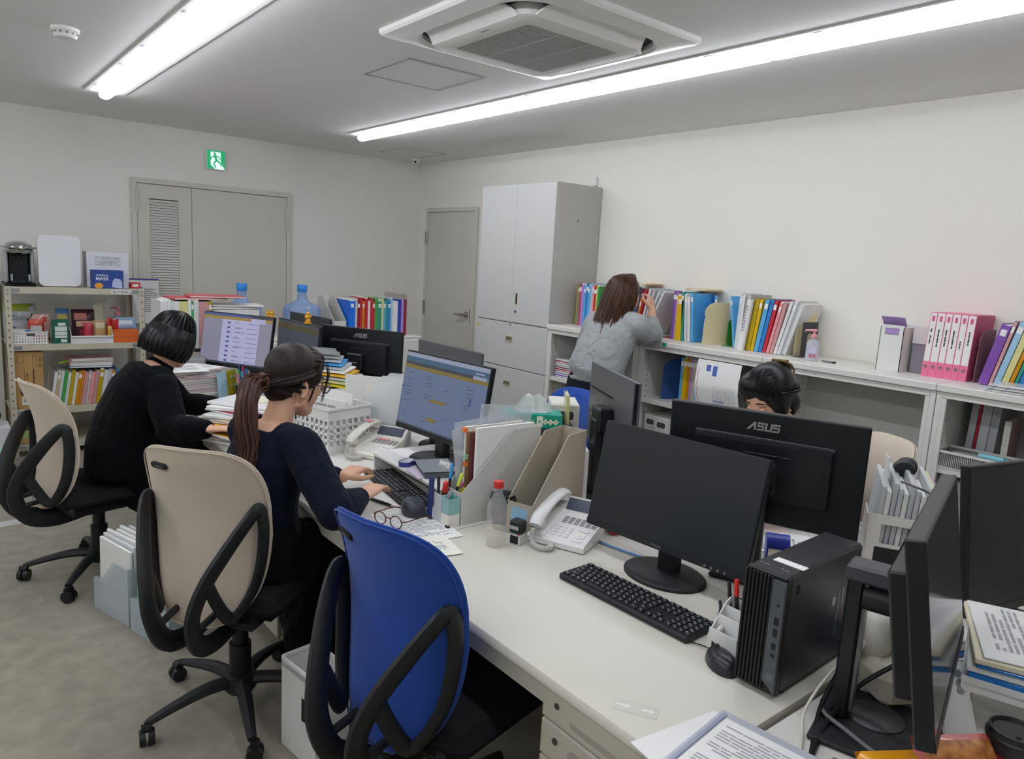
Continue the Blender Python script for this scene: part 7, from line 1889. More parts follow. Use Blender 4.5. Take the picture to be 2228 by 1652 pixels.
tm = Matrix.Translation((-2.335, -6.27, EZ)) @ Matrix.Rotation(R(17), 4, 'Z')
for k, (mat, th, lab) in enumerate(((M('azure_file', '#1f78c4', .3, coat=.2), .02, 'azure blue file'), (m_paper, .012, 'white papers'), (M('azure_file'), .008, 'thin azure file'), (M('ivory_sheet', '#e2dcc2', .7), .012, 'ivory folder'), (m_paper, .004, 'printed white sheet'))):
    p = tm @ Vector((0, .01 * (k % 2), .1085 + (0, .021, .034, .043, .056)[k]))
    q = thing('tray_file', '%s lying in the white letter tray, %s from the bottom' % (lab, ordw(k + 1)), 'folder', tuple(p), R(17 + 2 * k), 'files in the white letter tray')
    G().box(-.148 + .01 * (k == 4), .148, -.115, .115, .0002, th, min(.002, th * .3)).build('cover', mat, q)
    if k == 4: words_print(G(), Matrix.Translation((.02, 0, th + .0002)), .22, .18, 16, 3).build('printed_text', m_ink, q, smooth=0)
for k, (mat, th, lab) in enumerate(((M('azure_file'), .016, 'azure file'), (m_paper, .022, 'white paper pile'), (M('azure_file'), .012, 'upper azure file'), (m_paper, .016, 'white documents'), (m_paper, .006, 'red-barred white form'))):
    q = thing('stacked_file', '%s in the stack between the two angled monitors, %s from the bottom' % (lab, ordw(k + 1)), 'folder', (-2.285 + .004 * k, -6.01, EZ + (0, .0165, .039, .0515, .068)[k]), R(-28 + 4 * k), 'file stack between the angled monitors')
    G().box(-.13, .13, -.10, .10, .0002, th, .002).build('cover', mat, q)
    if k == 4: G().box(-.12, .12, .02, .035, th, th + .0006).build('red_bar', M('red_bar', '#c8403c', .6), q, smooth=0)
t = thing('sticky_pads', 'stack of yellow and white note pads in front of the translucent file box', 'note pad', (-2.12, -5.93, DZ), R(10))
for k in range(5): G().box(-.05, .05, -.04, .04, .014 * k, .014 * k + .0135, .001, Matrix.Rotation(R(5 * k), 4, 'Z')).build('pad', (m_paper, mp1, m_paper, mp1, M('pad_orange', '#e8ac28', .6))[k], t)
# cables round the pole
def cable(label, pts, r, mat, z=EZ):
    return tag(G().tube(smooth_path(pts, 6), r, 8).build('cable', mat, loc=(0, 0, z)), label, 'cable')
cable('white cable arching over the desk edge beside the upright computer', [(-2.50, -5.99, .05), (-2.60, -6.0, .075), (-2.70, -6.01, .07), (-2.765, -6.012, .03), (-2.80, -6.03, .006), (-2.86, -6.06, .006)], .003, M('cable_white', '#d2cfc0', .4))
cable('black cable falling beside the upright computer to the desk', [(-2.55, -6.005, .16), (-2.62, -6.01, .09), (-2.70, -6.015, .03), (-2.76, -6.035, .008), (-2.85, -6.075, .006)], .0042, m_black)
cable('thick black cable passing behind the monitor pole', [(-2.57, -6.14, .16), (-2.62, -6.06, .07), (-2.70, -6.045, .03), (-2.78, -6.055, .0075), (-2.88, -6.085, .006)], .005, m_black)
cable('grey braided cable lying over the black monitor foot', [(-2.66, -5.995, .006), (-2.72, -6.03, .02), (-2.74, -6.08, .022), (-2.76, -6.16, .02), (-2.74, -6.24, .02)], .004, M('cable_braid', '#77797a', .6, bump=.6, bs=700))
# ---------------------------------------------------------------- people
m_skin = M('skin', '#d6a88c', .55, spec=.35, var=.03, vs=30)
m_skin.node_tree.nodes['Principled BSDF'].inputs['Subsurface Weight'].default_value = .08
m_skin.node_tree.nodes['Principled BSDF'].inputs['Subsurface Radius'].default_value = (.01, .004, .002)
V = Vector
def frame(yaw, pitch=0, roll=0):
    """forward, left, up"""
    m = Matrix.Rotation(R(yaw), 3, 'Z') @ Matrix.Rotation(R(pitch), 3, 'Y') @ Matrix.Rotation(R(roll), 3, 'X')
    return m
def torso(g, pts, rad, left, ratio):
    g.tube(pts, rad, 20, flat=(tuple(left), ratio))
    for p, r in ((pts[0], rad[0]), (pts[-1], rad[-1])):
        pass
def head(g, c, F, s=1.0):
    Mx = basis(c, F.col[0] * s, F.col[1] * s, F.col[2] * s)
    g.ball((-.008, 0, .048), (.094, .074, .088), 22, 14, Mx)
    g.ball((.030, 0, -.010), (.064, .062, .078), 20, 12, Mx)
    g.ball((.052, 0, -.072), (.034, .036, .030), 16, 10, Mx)
    g.tube([(.0, .05, -.045), (.05, .02, -.078)], [.022, .018], 10, Mx); g.tube([(.0, -.05, -.045), (.05, -.02, -.078)], [.022, .018], 10, Mx)
    g.tube([(.082, 0, .030), (.095, 0, .008), (.103, 0, -.012)], [.008, .009, .011], 10, Mx); g.ball((.098, 0, -.016), (.011, .015, .008), 10, 7, Mx)
    g.ball((.083, 0, -.042), (.009, .020, .005), 10, 6, Mx); g.ball((.081, 0, -.051), (.009, .017, .006), 10, 6, Mx)
    g.ball((.078, .03, .038), (.010, .022, .006), 10, 6, Mx); g.ball((.078, -.03, .038), (.010, .022, .006), 10, 6, Mx)
    for q in (-1, 1):
        g.tube([(-.005 - .012 * math.cos(a) - .004, q * (.076 + .006 * math.sin(a * .5)), -.002 - .004 * 0 + .026 * math.sin(a)) for a in [R(60 + 24 * k) for k in range(11)]], .0052, 7, Mx)
        g.ball((-.004, q * .072, -.002), (.013, .007, .022), 10, 7, Mx); g.ball((.0, q * .074, -.024), (.008, .007, .009), 8, 6, Mx)
    return Mx
def hand(g, w, f, n, t, curl=(18, 22, 18), spread=.019, s=1.0, thumb=True):
    f, n, t = V(f).normalized(), V(n).normalized(), V(t).normalized()
    w = V(w)
    for k in range(4):
        o = (1.5 - k) * spread * s
        g.tube([w + t * o * .55, w + f * .045 * s + t * o * .85, w + f * .088 * s + t * o], [.014 * s, .0135 * s, .0105 * s], 8, flat=(tuple(n), .8))
        L = (.066, .074, .069, .054)[k] * s; p = w + f * .085 * s + t * o; a = R(4); pts = [p]
        d0 = (f + t * (1.5 - k) * .05).normalized()
        for q in range(3):
            a += R(curl[q]); p = p + (d0 * math.cos(a) + n * math.sin(a)) * L * (.45, .31, .24)[q]; pts.append(p)
        g.tube(pts, [.0098 * s, .0088 * s, .0080 * s, .0066 * s], 8)
        for p, r in zip(pts, (.0098, .0088, .008, .0066)): g.ball(p, r * s, 8, 6)
    if thumb:
        p0 = w + f * .018 * s + t * .024 * s + n * .004; p1 = p0 + (f * .7 + t * .6 + n * .25).normalized() * .042 * s; p2 = p1 + (f * .9 + t * .2 + n * .2).normalized() * .03 * s; p3 = p2 + (f * .95 + n * .15).normalized() * .024 * s
        g.tube([p0, p1, p2, p3], [.0145 * s, .0115 * s, .0098 * s, .0075 * s], 8); g.ball(p3, .0075 * s, 8, 6); g.ball(p2, .0098 * s, 8, 6)
def eyes(t, Mx, off, closed=False):
    for q in (-1, 1):
        g = G().ball((.074, q * .031, .016), (.012, .0135, .010), 14, 9, Mx); g.v = [v - off for v in g.v]
        e = g.build('eye', M('eye_white', '#e6e2dc', .25) if not closed else m_skin, t, smooth=60)
        g = G().ball((.0835, q * .031, .0145), (.0035, .0058, .0058), 12, 8, Mx); g.v = [v - off for v in g.v]
        if not closed: g.build('iris', M('iris_brown', '#2c1a12', .2), e, smooth=60)
        g = G().tube([Mx @ V((.083, q * .014, .042)), Mx @ V((.086, q * .031, .047)), Mx @ V((.078, q * .050, .043))], [.0022, .003, .0016], 6); g.v = [v - off for v in g.v]
        g.build('eyebrow', M('brow_black', '#1d1512', .8), t)
def hairmat(name, c1, c2, rough=.38):
    return M(name, c1, rough, spec=.35, var2=c2, vs=1.0, bump=.25, bs=1.0, stretch=(70, 70, 9))
def strands(g, paths, r0, seed, jit, n, sides=4, k=3):
    """n thin locks jittered around given guide paths"""
    rr = random.Random(seed)
    for i in range(n):
        P = paths[i % len(paths)]
        o = V((rr.uniform(-1, 1), rr.uniform(-1, 1), rr.uniform(-1, 1))) * jit
        o2 = o + V((rr.uniform(-1, 1), rr.uniform(-1, 1), rr.uniform(-.5, .5))) * jit * .8
        m = len(P)
        pts = [V(p) + o.lerp(o2, j / (m - 1)) for j, p in enumerate(P)]
        sp = smooth_path(pts, k)
        g.tube(sp, lerp_list([r0 * .8, r0, r0 * .9, r0 * .25], len(sp)), sides)
def off_build(g, off): g.v = [v - off for v in g.v]; return g
def cloth(name, col, rough=.95, bs=14, b=.5, var=.08):
    m = M(name, col, rough, spec=.10, var=var, vs=30, sheen=.04)
    nt = m.node_tree; bd = nt.nodes['Principled BSDF']
    tc = nt.nodes.new('ShaderNodeTexCoord'); nz = nt.nodes.new('ShaderNodeTexNoise'); nz.inputs['Scale'].default_value = bs; nz.inputs['Detail'].default_value = 2; nz.inputs['Distortion'].default_value = 1.2
    bp = nt.nodes.new('ShaderNodeBump'); bp.inputs['Strength'].default_value = b; bp.inputs['Distance'].default_value = .02
    nt.links.new(tc.outputs['Object'], nz.inputs['Vector']); nt.links.new(nz.outputs['Fac'], bp.inputs['Height']); nt.links.new(bp.outputs['Normal'], bd.inputs['Normal'])
    return m
def person(label, loc): return thing('person', label, 'person', loc, 0)
def shoe(t, p, yaw, off, mat):
    f = V((math.cos(R(yaw)), math.sin(R(yaw)), 0)); p = V(p)
    g = G().tube([p - f * .05 + V((0, 0, .035)), p + f * .03 + V((0, 0, .04)), p + f * .12 + V((0, 0, .028)), p + f * .175 + V((0, 0, .022))], [.034, .040, .036, .020], 12, flat=((0, 0, 1), .8))
    off_build(g, off).build('shoe', mat, t, smooth=60)
m_shoe = M('shoe_black', '#18181a', .5)

# ---- person 2: navy top, ponytail, typing
off = V((-3.285, -4.30, 0)); t = person('person with a brown ponytail and glasses in a navy top, typing on a black keyboard', tuple(off))
sR, sL = V((-3.135, -4.435, .935)), V((-3.215, -4.125, .935)); eR, eL = V((-3.115, -4.635, .775)), V((-3.075, -4.14, .755)); wR, wL = V((-2.962, -4.52, .762)), V((-2.925, -4.295, .765))
left = (sL - sR).normalized()
spine = [V((-3.235, -4.285, .52)), V((-3.24, -4.29, .62)), V((-3.225, -4.29, .74)), V((-3.205, -4.285, .86)), V((-3.185, -4.28, .935)), V((-3.17, -4.277, .985))]
F2 = frame(8, 13, 0); hc = V((-3.095, -4.255, 1.105))
g = G()
torso(g, spine, [.105, .098, .09, .098, .085, .05], left, 1.42)
g.tube([V((-3.175, -4.278, .955)), V((-3.15, -4.272, 1.02)), hc + F2 @ V((-.02, 0, -.02))], [.056, .048, .050], 14)
Mh = head(g, hc, F2)
g.limb([sR, (sR + eR) / 2 + V((.005, -.01, 0)), eR], [.044, .040, .034]); g.limb([sL, (sL + eL) / 2, eL], [.044, .040, .034])
g.limb([eR, (eR + wR) / 2, wR], [.036, .032, .024]); g.limb([eL, (eL + wL) / 2, wL], [.036, .032, .024])
fR = V((-2.80, -4.425, .745)) - wR; fL = V((-2.765, -4.225, .745)) - wL
hand(g, wR, fR + V((0, 0, .045)), (0, 0, -1), V((-fR.y, fR.x, 0)), (16, 20, 14)); hand(g, wL, fL + V((0, 0, .045)), (0, 0, -1), V((fL.y, -fL.x, 0)), (16, 20, 14))
hipR, hipL = V((-3.21, -4.375, .545)), V((-3.25, -4.20, .545)); kR, kL = V((-2.86, -4.30, .535)), V((-2.90, -4.10, .535)); aR, aL = V((-3.03, -4.27, .09)), V((-2.98, -4.10, .09))
for a, b, c in ((hipR, kR, aR), (hipL, kL, aL)): g.limb([a, (a + b) / 2, b], [.08, .07, .052]); g.limb([b, (b + c) / 2, c], [.05, .048, .033])
for q, yw in ((aR, 15), (aL, 10)):
    f = V((math.cos(R(yw)), math.sin(R(yw)), 0)); g.limb([q + V((0, 0, -.035)), q + f * .12 + V((0, 0, -.055))], [.036, .026])
off_build(g, off); remesh(g, 'body', m_skin, t, .0045, 5)
m_navy = cloth('navy_cloth', '#111726', .92, 16, .55)
g = G(); torso(g, [spine[0] + V((0, 0, .06))] + spine[1:5] + [V((-3.178, -4.279, .962))], [.128, .118, .108, .113, .098, .072], left, 1.42)
for s, e, w in ((sR, eR, wR), (sL, eL, wL)):
    d = (w - e); w2 = e + d * .86
    g.limb([s + V((0, 0, -.004)), (s + e) / 2 + V((0, 0, -.01)), e + V((0, 0, -.006))], [.066, .064, .058]); g.limb([e, e + d * .45 + V((0, 0, -.004)), w2], [.058, .056, .038])
    g.tube([spine[4] * .6 + s * .4, s], [.07, .066], 14)
off_build(g, off); remesh(g, 'navy_top', m_navy, t, .007, 8)
m_dskirt = cloth('dark_skirt', '#0e1014', .95, 12, .7)
g = G(); torso(g, [V((-3.235, -4.285, .50)), V((-3.235, -4.285, .60)), V((-3.235, -4.288, .70))], [.155, .140, .112], left, 1.38)
for a, b, c in ((hipR, kR, aR), (hipL, kL, aL)):
    g.limb([a, (a + b) / 2, b], [.115, .108, .095]); g.limb([b, (b + c) / 2 + V((0, 0, .0)), c + V((0, 0, .07))], [.095, .105, .10])
g.limb([(kR + kL) / 2, (aR + aL) / 2 + V((0, 0, .1))], [.09, .10])
off_build(g, off); remesh(g, 'long_skirt', m_dskirt, t, .010, 10)
for q, yw in ((aR, 15), (aL, 10)):
    f = V((math.cos(R(yw)), math.sin(R(yw)), 0)); q = V((q.x, q.y, 0))
    g = G().limb([q + V((0, 0, .05)), q + f * .05 + V((0, 0, .045)), q + f * .135 + V((0, 0, .03))], [.040, .040, .030]); off_build(g, off).build('sock', M('sock_mustard', '#8c7338', .9), t, smooth=60)
m_brown = hairmat('hair_dark_brown', '#1a1310', '#2c1e19', .5); m_tail = hairmat('hair_tail_brown', '#33201a', '#553628')
g = G(); g.ball((-.022, 0, .058), (.096, .083, .092), 26, 18, Mh); g.ball((-.055, 0, -.012), (.052, .060, .056), 20, 12, Mh); g.ball((.03, .0, .085), (.062, .066, .055), 20, 12, Mh)
for q in (-1, 1): g.ball((.018, q * .058, .05), (.045, .026, .05), 14, 10, Mh)
off_build(g, off); hb = remesh(g, 'hair', m_brown, t, .005, 8)
tie = Mh @ V((-.112, 0, -.002)); g = G()
paths = []
for k in range(18):
    a = R(-85 + 10 * k)
    st_ = [V((.075 * math.cos(a * .9) - .0, .085 * math.sin(a), .128 - .04 * abs(math.sin(a)))), V((.02, .088 * math.sin(a), .14 - .085 * math.sin(a) ** 2)), V((-.055, .080 * math.sin(a), .115 - .10 * math.sin(a) ** 2)), V((-.10, .04 * math.sin(a), .045 - .05 * math.sin(a) ** 2)), V((-.112, .0, .0))]
    paths.append([Mh @ q for q in st_])
for q in (-1, 1):
    for x_, y_, z_ in ((.0, .080, .006), (-.02, .079, -.012), (-.045, .070, -.030), (-.06, .048, -.046), (-.075, .02, -.052)):
        paths.append([Mh @ V((x_, q * y_, z_)), Mh @ V((x_ * .6 - .05, q * y_ * .8, z_ * .6)), Mh @ V((-.102, q * y_ * .4, z_ * .3)), Mh @ V((-.112, 0, 0))])
strands(g, paths, .0024, 5, .0042, 560)
for q in (-1, 1):
    strands(g, [[Mh @ V((.075, q * .05, .10)), Mh @ V((.090, q * .052, .06)), Mh @ V((.082, q * .062, .01)), Mh @ V((.074, q * .067, -.035))]], .0010, 9, .005, 9)
    strands(g, [[Mh @ V((.03, q * .078, .03)), Mh @ V((.026, q * .076, -.01)), Mh @ V((.02, q * .073, -.045))]], .0012, 4, .004, 8)
strands(g, [[Mh @ V((-.06, y_, -.05)), Mh @ V((-.055, y_, -.085))] for y_ in (-.03, 0, .03)], .0012, 12, .006, 12)
off_build(g, off).build('hair_strands', m_brown, hb, smooth=60, kind='stuff')
pt = [tie, tie + V((-.045, -.02, -.005)), tie + V((-.075, -.045, -.06)), tie + V((-.080, -.065, -.14)), tie + V((-.075, -.085, -.21)), tie + V((-.095, -.10, -.27))]
g = G(); sp = smooth_path(pt, 5); g.tube(sp, lerp_list([.020, .026, .035, .038, .033, .022, .008], len(sp)), 14, flat=((.37, .93, 0), .8))
off_build(g, off); tl = g.build('ponytail', m_tail, t, smooth=60)
g = G(); strands(g, [pt], .0045, 21, .026, 90, 4, 4); off_build(g, off).build('tail_strands', m_tail, tl, smooth=60, kind='stuff')
d = (pt[1] - pt[0]).normalized(); u = d.orthogonal().normalized(); w = d.cross(u)
g = G().tube([tie + d * .006 + (u * math.cos(a) + w * math.sin(a)) * .023 for a in [2 * PI * k / 16 for k in range(16)]], .0095, 8, closed=True); off_build(g, off).build('hair_wrap', M('hair_wrap_brown', '#5a3326', .6), t, smooth=60)
gl = bpy.data.objects.new('eyeglasses', None); COL.objects.link(gl); gl.parent = t
Mg = basis(Mh @ V((.101, 0, -.004)) - off, F2.col[1] * 1.12, -F2.col[0] * .85, F2.col[2])
spectacles(gl, 1, m_tort)
gl.matrix_local = Mg
eyes(t, Mh, off)

# ---- person 1: black bob, black coat
off = V((-3.43, -2.86, 0)); SH = V((.03, -.025, 0)); t = person('person with black bobbed hair in a long black coat, leaning over papers', tuple(off))
sR, sL = V((-3.27, -3.045, .895)), V((-3.22, -2.715, .90)); eR, eL = V((-3.27, -3.21, .745)), V((-3.10, -2.72, .745)); wR, wL = V((-3.165, -3.40, .775)), V((-3.0, -2.96, .79))
left = (sL - sR).normalized()
spine = [V((-3.40, -2.875, .53)), V((-3.40, -2.875, .62)), V((-3.375, -2.875, .74)), V((-3.32, -2.875, .86)), V((-3.265, -2.873, .945)), V((-3.235, -2.872, .985))]
F1 = frame(2, 24, 0); hc = V((-3.175, -2.868, 1.085))
g = G(); torso(g, spine, [.115, .108, .10, .108, .09, .055], left, 1.42)
g.tube([V((-3.245, -2.872, .955)), V((-3.215, -2.872, 1.01)), hc + F1 @ V((-.02, 0, -.02))], [.058, .052, .052], 14)
Mh = head(g, hc, F1)
for s, e, w in ((sR, eR, wR), (sL, eL, wL)): g.limb([s, (s + e) / 2, e], [.046, .042, .036]); g.limb([e, (e + w) / 2, w], [.037, .033, .025])
hand(g, wR, (.10, -.11, .02), (0, 0, -1), (.7, .6, .0), (10, 14, 12)); hand(g, wL, (.14, -.05, .01), (0, 0, -1), (-.3, -.9, 0), (16, 18, 14))
hipR, hipL = V((-3.38, -2.97, .55)), V((-3.38, -2.78, .55)); kR, kL = V((-2.98, -2.95, .545)), V((-2.98, -2.76, .545)); aR, aL = V((-2.98, -2.95, .09)), V((-2.98, -2.76, .09))
for a, b, c in ((hipR, kR, aR), (hipL, kL, aL)): g.limb([a, (a + b) / 2, b], [.085, .075, .055]); g.limb([b, (b + c) / 2, c], [.052, .05, .035]); 
off_build(g, off); remesh(g, 'body', m_skin, t, .0055, 5)
m_blk = cloth('black_coat', '#08090d', .95, 14, .5)
g = G(); torso(g, [V((-3.40, -2.875, .50))] + spine[1:5] + [V((-3.25, -2.873, .972))], [.175, .165, .150, .145, .120, .074], left, 1.46)
for s, e, w in ((sR, eR, wR), (sL, eL, wL)):
    d = w - e
    g.limb([s, (s + e) / 2, e], [.078, .076, .068]); g.limb([e, e + d * .5, e + d * .88], [.066, .060, .046]); g.tube([spine[4] * .6 + s * .4, s], [.085, .072], 14)
g.tube([V((-3.255, -2.873, .95)), V((-3.222, -2.872, 1.005))], [.070, .060], 16)
g.limb([V((-3.33, -2.87, .90)), V((-3.39, -2.87, .80))], [.10, .11])
for a, b in ((hipR, kR), (hipL, kL)): g.limb([a, (a + b) / 2, b], [.14, .13, .115])
g.limb([hipR + V((.02, -.04, -.02)), hipR + V((.02, -.06, -.14)), hipR + V((.06, -.07, -.22))], [.11, .09, .06]); g.limb([hipR + V((.22, -.03, 0)), hipR + V((.22, -.04, -.20))], [.10, .075]); g.limb([hipR + V((.36, -.02, 0)), hipR + V((.36, -.03, -.28))], [.095, .08])
g.limb([hipR + V((.10, -.05, -.05)), hipR + V((.30, -.05, -.05))], [.12, .12])
for b, c in ((kR, aR), (kL, aL)): g.limb([b, (b + c) / 2, c], [.11, .10, .08])
off_build(g, off); ct = remesh(g, 'black_coat', m_blk, t, .009, 10)
for z_ in (.62, .56): 
    g = G().cyl((-3.245, -3.085, z_), (-3.242, -3.088, z_ + .001), .007, n=10); 
for q in (aR, aL): shoe(t, (q.x, q.y, 0), 0, off, m_shoe)
m_blackh = hairmat('hair_black', '#0b0b0d', '#1b1b1f', .34)
g = G(); g.ball((-.015, 0, .05), (.103, .091, .101), 28, 18, Mh)
for k in range(19):
    a = R(48 + 14.6 * k); ca, sa = math.cos(a), math.sin(a)
    g.tube([Mh @ V((-.015 + .085 * ca, .078 * sa, .075)), Mh @ V((-.015 + .097 * ca, .091 * sa, .03)), Mh @ V((-.018 + .101 * ca, .096 * sa, -.02)), Mh @ V((-.018 + .094 * ca, .090 * sa, -.055))], [.026, .030, .030, .022], 10)
    g.ball(Mh @ V((-.018 + .094 * ca, .090 * sa, -.055)), .022, 8, 6)
off_build(g, off); hb = remesh(g, 'hair', m_blackh, t, .006, 10)
g = G(); paths = []
for k in range(24):
    a = R(48 + 11.5 * k); ca, sa = math.cos(a), math.sin(a)
    paths.append([Mh @ V((-.01 + .01 * ca, .01 * sa, .158)), Mh @ V((-.015 + .075 * ca, .068 * sa, .132)), Mh @ V((-.015 + .110 * ca, .102 * sa, .06)), Mh @ V((-.018 + .127 * ca, .121 * sa, -.015)), Mh @ V((-.018 + .116 * ca, .112 * sa, -.068))])
strands(g, paths, .0026, 3, .004, 330); off_build(g, off).build('hair_strands', m_blackh, hb, smooth=60, kind='stuff')
eyes(t, Mh, off, True)
t.location = off + SH

# ---- person 3: grey sweatshirt, standing at the shelf
off = V((-.82, -3.50, 0)); t = person('person with long brown hair in a grey sweatshirt, standing and leaning on the white shelf', tuple(off))
sR, sL = V((-.70, -3.69, 1.225)), V((-.73, -3.37, 1.215)); eR, eL = V((-.555, -3.685, 1.175)), V((-.70, -3.27, 1.05)); wR, wL = V((-.47, -3.60, 1.32)), V((-.53, -3.36, 1.20))
left = (sL - sR).normalized()
spine = [V((-.845, -3.49, .84)), V((-.84, -3.495, .92)), V((-.80, -3.51, 1.05)), V((-.745, -3.525, 1.17)), V((-.715, -3.53, 1.245)), V((-.70, -3.53, 1.29))]
F3 = frame(-14, 12, 0); hc = V((-.665, -3.535, 1.385))
g = G(); torso(g, spine, [.115, .105, .098, .105, .09, .05], left, 1.40)
g.tube([V((-.705, -3.53, 1.26)), V((-.685, -3.53, 1.31)), hc + F3 @ V((-.02, 0, -.02))], [.055, .048, .05], 14)
Mh = head(g, hc, F3)
for s, e, w in ((sR, eR, wR), (sL, eL, wL)): g.limb([s, (s + e) / 2, e], [.046, .042, .035]); g.limb([e, (e + w) / 2, w], [.036, .032, .024])
hand(g, wR, (.04, .06, .10), (-.3, .9, -.3), (-.9, -.2, .2), (26, 34, 26)); hand(g, wL, (.12, .0, -.06), (0, 0, -1), (0, -1, 0), (16, 20, 14))
for q in (-.1, .1):
    h_, k_, a_ = V((-.85, -3.49 + q * .85, .84)), V((-.81, -3.49 + q, .46)), V((-.87, -3.49 + q, .09))
    g.limb([h_, (h_ + k_) / 2, k_], [.085, .075, .056]); g.limb([k_, (k_ + a_) / 2, a_], [.054, .05, .036]); g.limb([a_ + V((0, 0, -.03)), a_ + V((.13, 0, -.055))], [.036, .025])
off_build(g, off); remesh(g, 'body', m_skin, t, .006, 5)
m_sw = cloth('grey_sweatshirt', '#9ca0a1', .95, 13, .8, .05)
g = G(); torso(g, [V((-.845, -3.49, .885))] + spine[1:5] + [V((-.708, -3.53, 1.272))], [.122, .140, .135, .130, .108, .072], left, 1.42)
g.tube([V((-.847, -3.49, .860)), V((-.845, -3.49, .885))], [.118, .122], 20, flat=(tuple(left), 1.42))
for s, e, w in ((sR, eR, wR), (sL, eL, wL)):
    d = w - e
    g.limb([s, (s + e) / 2 + V((0, 0, -.008)), e], [.080, .082, .075]); g.limb([e, e + d * .4], [.074, .055]); g.tube([spine[4] * .6 + s * .4, s], [.088, .08], 14)
off_build(g, off); remesh(g, 'sweatshirt', m_sw, t, .008, 9)
m_tr = cloth('dark_trousers', '#1c2029', .95, 16, .5)
g = G(); torso(g, [V((-.85, -3.49, .80)), V((-.848, -3.49, .90))], [.125, .112], left, 1.38)
for q in (-.1, .1):
    h_, k_, a_ = V((-.85, -3.49 + q * .85, .84)), V((-.81, -3.49 + q, .46)), V((-.87, -3.49 + q, .10))
    g.limb([h_, (h_ + k_) / 2, k_], [.105, .098, .078]); g.limb([k_, (k_ + a_) / 2, a_], [.078, .075, .065])
    shoe(t, (-.87, -3.49 + q, 0), 0, off, m_shoe)
off_build(g, off); remesh(g, 'trousers', m_tr, t, .009, 8)
m_long = hairmat('hair_long_brown', '#2b1b15', '#573a26')
g = G(); g.ball((-.018, 0, .055), (.100, .088, .096), 26, 18, Mh)
for k in range(15):
    a = R(75 + 15 * k); ca, sa = math.cos(a), math.sin(a); dn = 1 if abs(a - PI) < 1.35 else .8
    g.tube([Mh @ V((-.02 + .075 * ca, .072 * sa, .08)), Mh @ V((-.02 + .092 * ca, .090 * sa, .01)), Mh @ V((-.03 + .088 * ca, .094 * sa, -.07 * dn)), Mh @ V((-.05 + .075 * ca, .100 * sa, -.165 * dn))], [.026, .027, .025, .014], 10)
    g.ball(Mh @ V((-.05 + .075 * ca, .100 * sa, -.165 * dn)), .014, 8, 6)
off_build(g, off); hb = remesh(g, 'hair', m_long, t, .006, 8)
g = G(); paths = []
for k in range(26):
    a = R(72 + 8.6 * k); ca, sa = math.cos(a), math.sin(a); L_ = .19 + .05 * math.sin(k * 2.3) + (.04 if abs(a - PI) < .9 else 0)
    paths.append([Mh @ V((.02 + .01 * ca, .012 * sa, .153)), Mh @ V((-.02 + .080 * ca, .075 * sa, .11)), Mh @ V((-.02 + .116 * ca, .112 * sa, .01)), Mh @ V((-.035 + .112 * ca, .116 * sa, -.09)), Mh @ V((-.06 + .095 * ca, .125 * sa, -L_)), Mh @ V((-.07 + .095 * ca, .13 * sa + .02 * math.sin(k), -L_ - .06))])
strands(g, paths, .0035, 8, .006, 190); off_build(g, off).build('hair_strands', m_long, hb, smooth=60, kind='stuff')
eyes(t, Mh, off)

# ---- person 4: seated across, only forehead and hair above the monitor
off = V((-1.36, -5.27, 0)); t = person('person with black hair held by a tortoise clip, head bowed behind the big-logo monitor', tuple(off))
F4 = frame(172, 26, 4); hc = V((-1.545, -5.135, 1.088))
left = F4.col[1].copy()
spine = [V((-1.34, -5.27, .53)), V((-1.345, -5.265, .64)), V((-1.37, -5.245, .76)), V((-1.42, -5.21, .86)), V((-1.455, -5.19, .93)), V((-1.475, -5.175, .97))]
sR = spine[4] + left * -.17 + V((0, 0, -.02)); sL = spine[4] + left * .17 + V((0, 0, -.02)); eR, eL = sR + V((-.14, .08, -.18)), sL + V((-.16, -.04, -.18)); wR, wL = eR + V((-.19, -.08, .04)), eL + V((-.19, .08, .04))
g = G(); torso(g, spine, [.11, .104, .097, .103, .088, .05], left, 1.42)
g.tube([spine[4], spine[5] + V((-.02, .012, .04)), hc + F4 @ V((-.02, 0, -.02))], [.056, .05, .05], 14)
Mh = head(g, hc, F4)
for s, e, w in ((sR, eR, wR), (sL, eL, wL)): g.limb([s, (s + e) / 2, e], [.046, .042, .035]); g.limb([e, (e + w) / 2, w], [.036, .032, .024]); hand(g, w, (-.15, 0, .0), (0, 0, -1), (0, -1 if s is sL else 1, 0), (14, 18, 12))
for q in (-.1, .1):
    h_ = V((-1.36, -5.27, .55)) + left * q; k_ = h_ + V((-.40, .06, 0)); a_ = k_ + V((.03, 0, -.46))
    g.limb([h_, (h_ + k_) / 2, k_], [.085, .075, .055]); g.limb([k_, (k_ + a_) / 2, a_], [.052, .05, .035])
off_build(g, off); remesh(g, 'body', m_skin, t, .006, 5)
m_w4 = cloth('dark_blouse', '#2a2c33', .9, 15, .5)
g = G(); torso(g, [V((-1.34, -5.27, .52))] + spine[1:5] + [spine[5] + V((0, 0, -.02))], [.13, .12, .112, .115, .10, .07], left, 1.42)
for s, e, w in ((sR, eR, wR), (sL, eL, wL)): g.limb([s, (s + e) / 2, e], [.064, .06, .052]); g.limb([e, e + (w - e) * .85], [.052, .04]); g.tube([spine[4] * .6 + s * .4, s], [.08, .064], 12)
off_build(g, off); remesh(g, 'blouse', m_w4, t, .009, 8)
g = G()
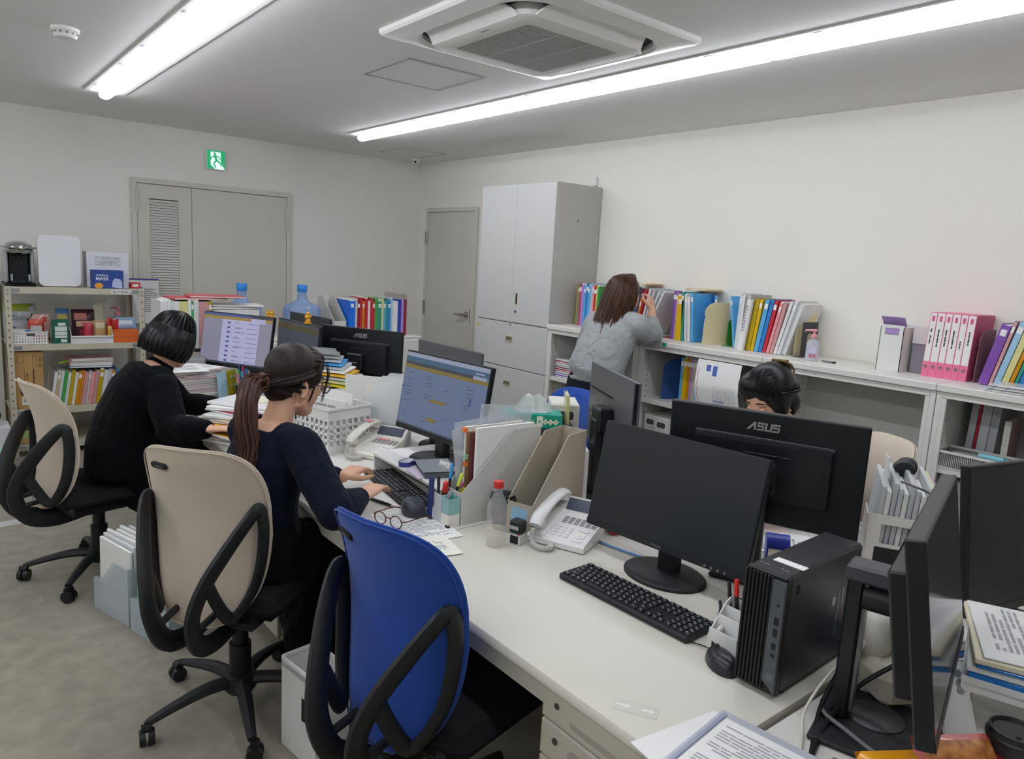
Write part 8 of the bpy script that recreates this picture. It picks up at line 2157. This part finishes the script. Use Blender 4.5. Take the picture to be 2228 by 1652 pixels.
for q in (-.1, .1):
    h_ = V((-1.36, -5.27, .55)) + left * q; k_ = h_ + V((-.40, .06, 0)); a_ = k_ + V((.03, 0, -.40))
    g.limb([h_, (h_ + k_) / 2, k_], [.105, .095, .075]); g.limb([k_, (k_ + a_) / 2, a_], [.075, .07, .06]); shoe(t, (a_.x, a_.y, 0), 172, off, m_shoe)
off_build(g, off); remesh(g, 'trousers', m_tr, t, .010, 8)
g = G(); g.ball((-.022, 0, .058), (.105, .090, .100), 28, 18, Mh); g.ball((.030, -.02, .092), (.064, .066, .055), 18, 12, Mh); g.ball((-.06, 0, -.02), (.062, .072, .075), 20, 12, Mh)
for q in (-1, 1): g.ball((.01, q * .066, .03), (.05, .026, .07), 14, 10, Mh)
off_build(g, off); hb = remesh(g, 'hair', m_blackh, t, .006, 8)
g = G(); paths = []
for k in range(20):
    a = R(-85 + 9 * k)
    paths.append([Mh @ q for q in (V((.085 * math.cos(a * .95), .088 * math.sin(a), .118 - .05 * abs(math.sin(a)))), V((.02, .098 * math.sin(a), .152 - .09 * math.sin(a) ** 2)), V((-.07, .088 * math.sin(a), .128 - .10 * math.sin(a) ** 2)), V((-.115, .04 * math.sin(a), .07 - .03 * math.sin(a) ** 2)))])
strands(g, paths, .0035, 13, .004, 130)
off_build(g, off).build('hair_strands', m_blackh, hb, smooth=60, kind='stuff')
g = G(); MC = Mh @ Matrix.Translation((.0, .010, .016))
for q in (-1, 1):
    for k in range(5):
        y_ = -.03 + .015 * k
        g.tube([MC @ V((-.094, y_, .118)), MC @ V((-.098 - .012 * q, y_ + .004, .112 - q * .014)), MC @ V((-.106 - .016 * q, y_, .098 - q * .026)), MC @ V((-.104 - .012 * q, y_, .086 - q * .036))], [.006, .0055, .0045, .002], 6)
g.tube([MC @ V((-.096, -.036, .120)), MC @ V((-.096, .036, .120))], .007, 8)
off_build(g, off).build('hair_clip', M('clip_tortoise', '#9a7a45', .3, var2='#3a2614', vs=45), t)
eyes(t, Mh, off, True)
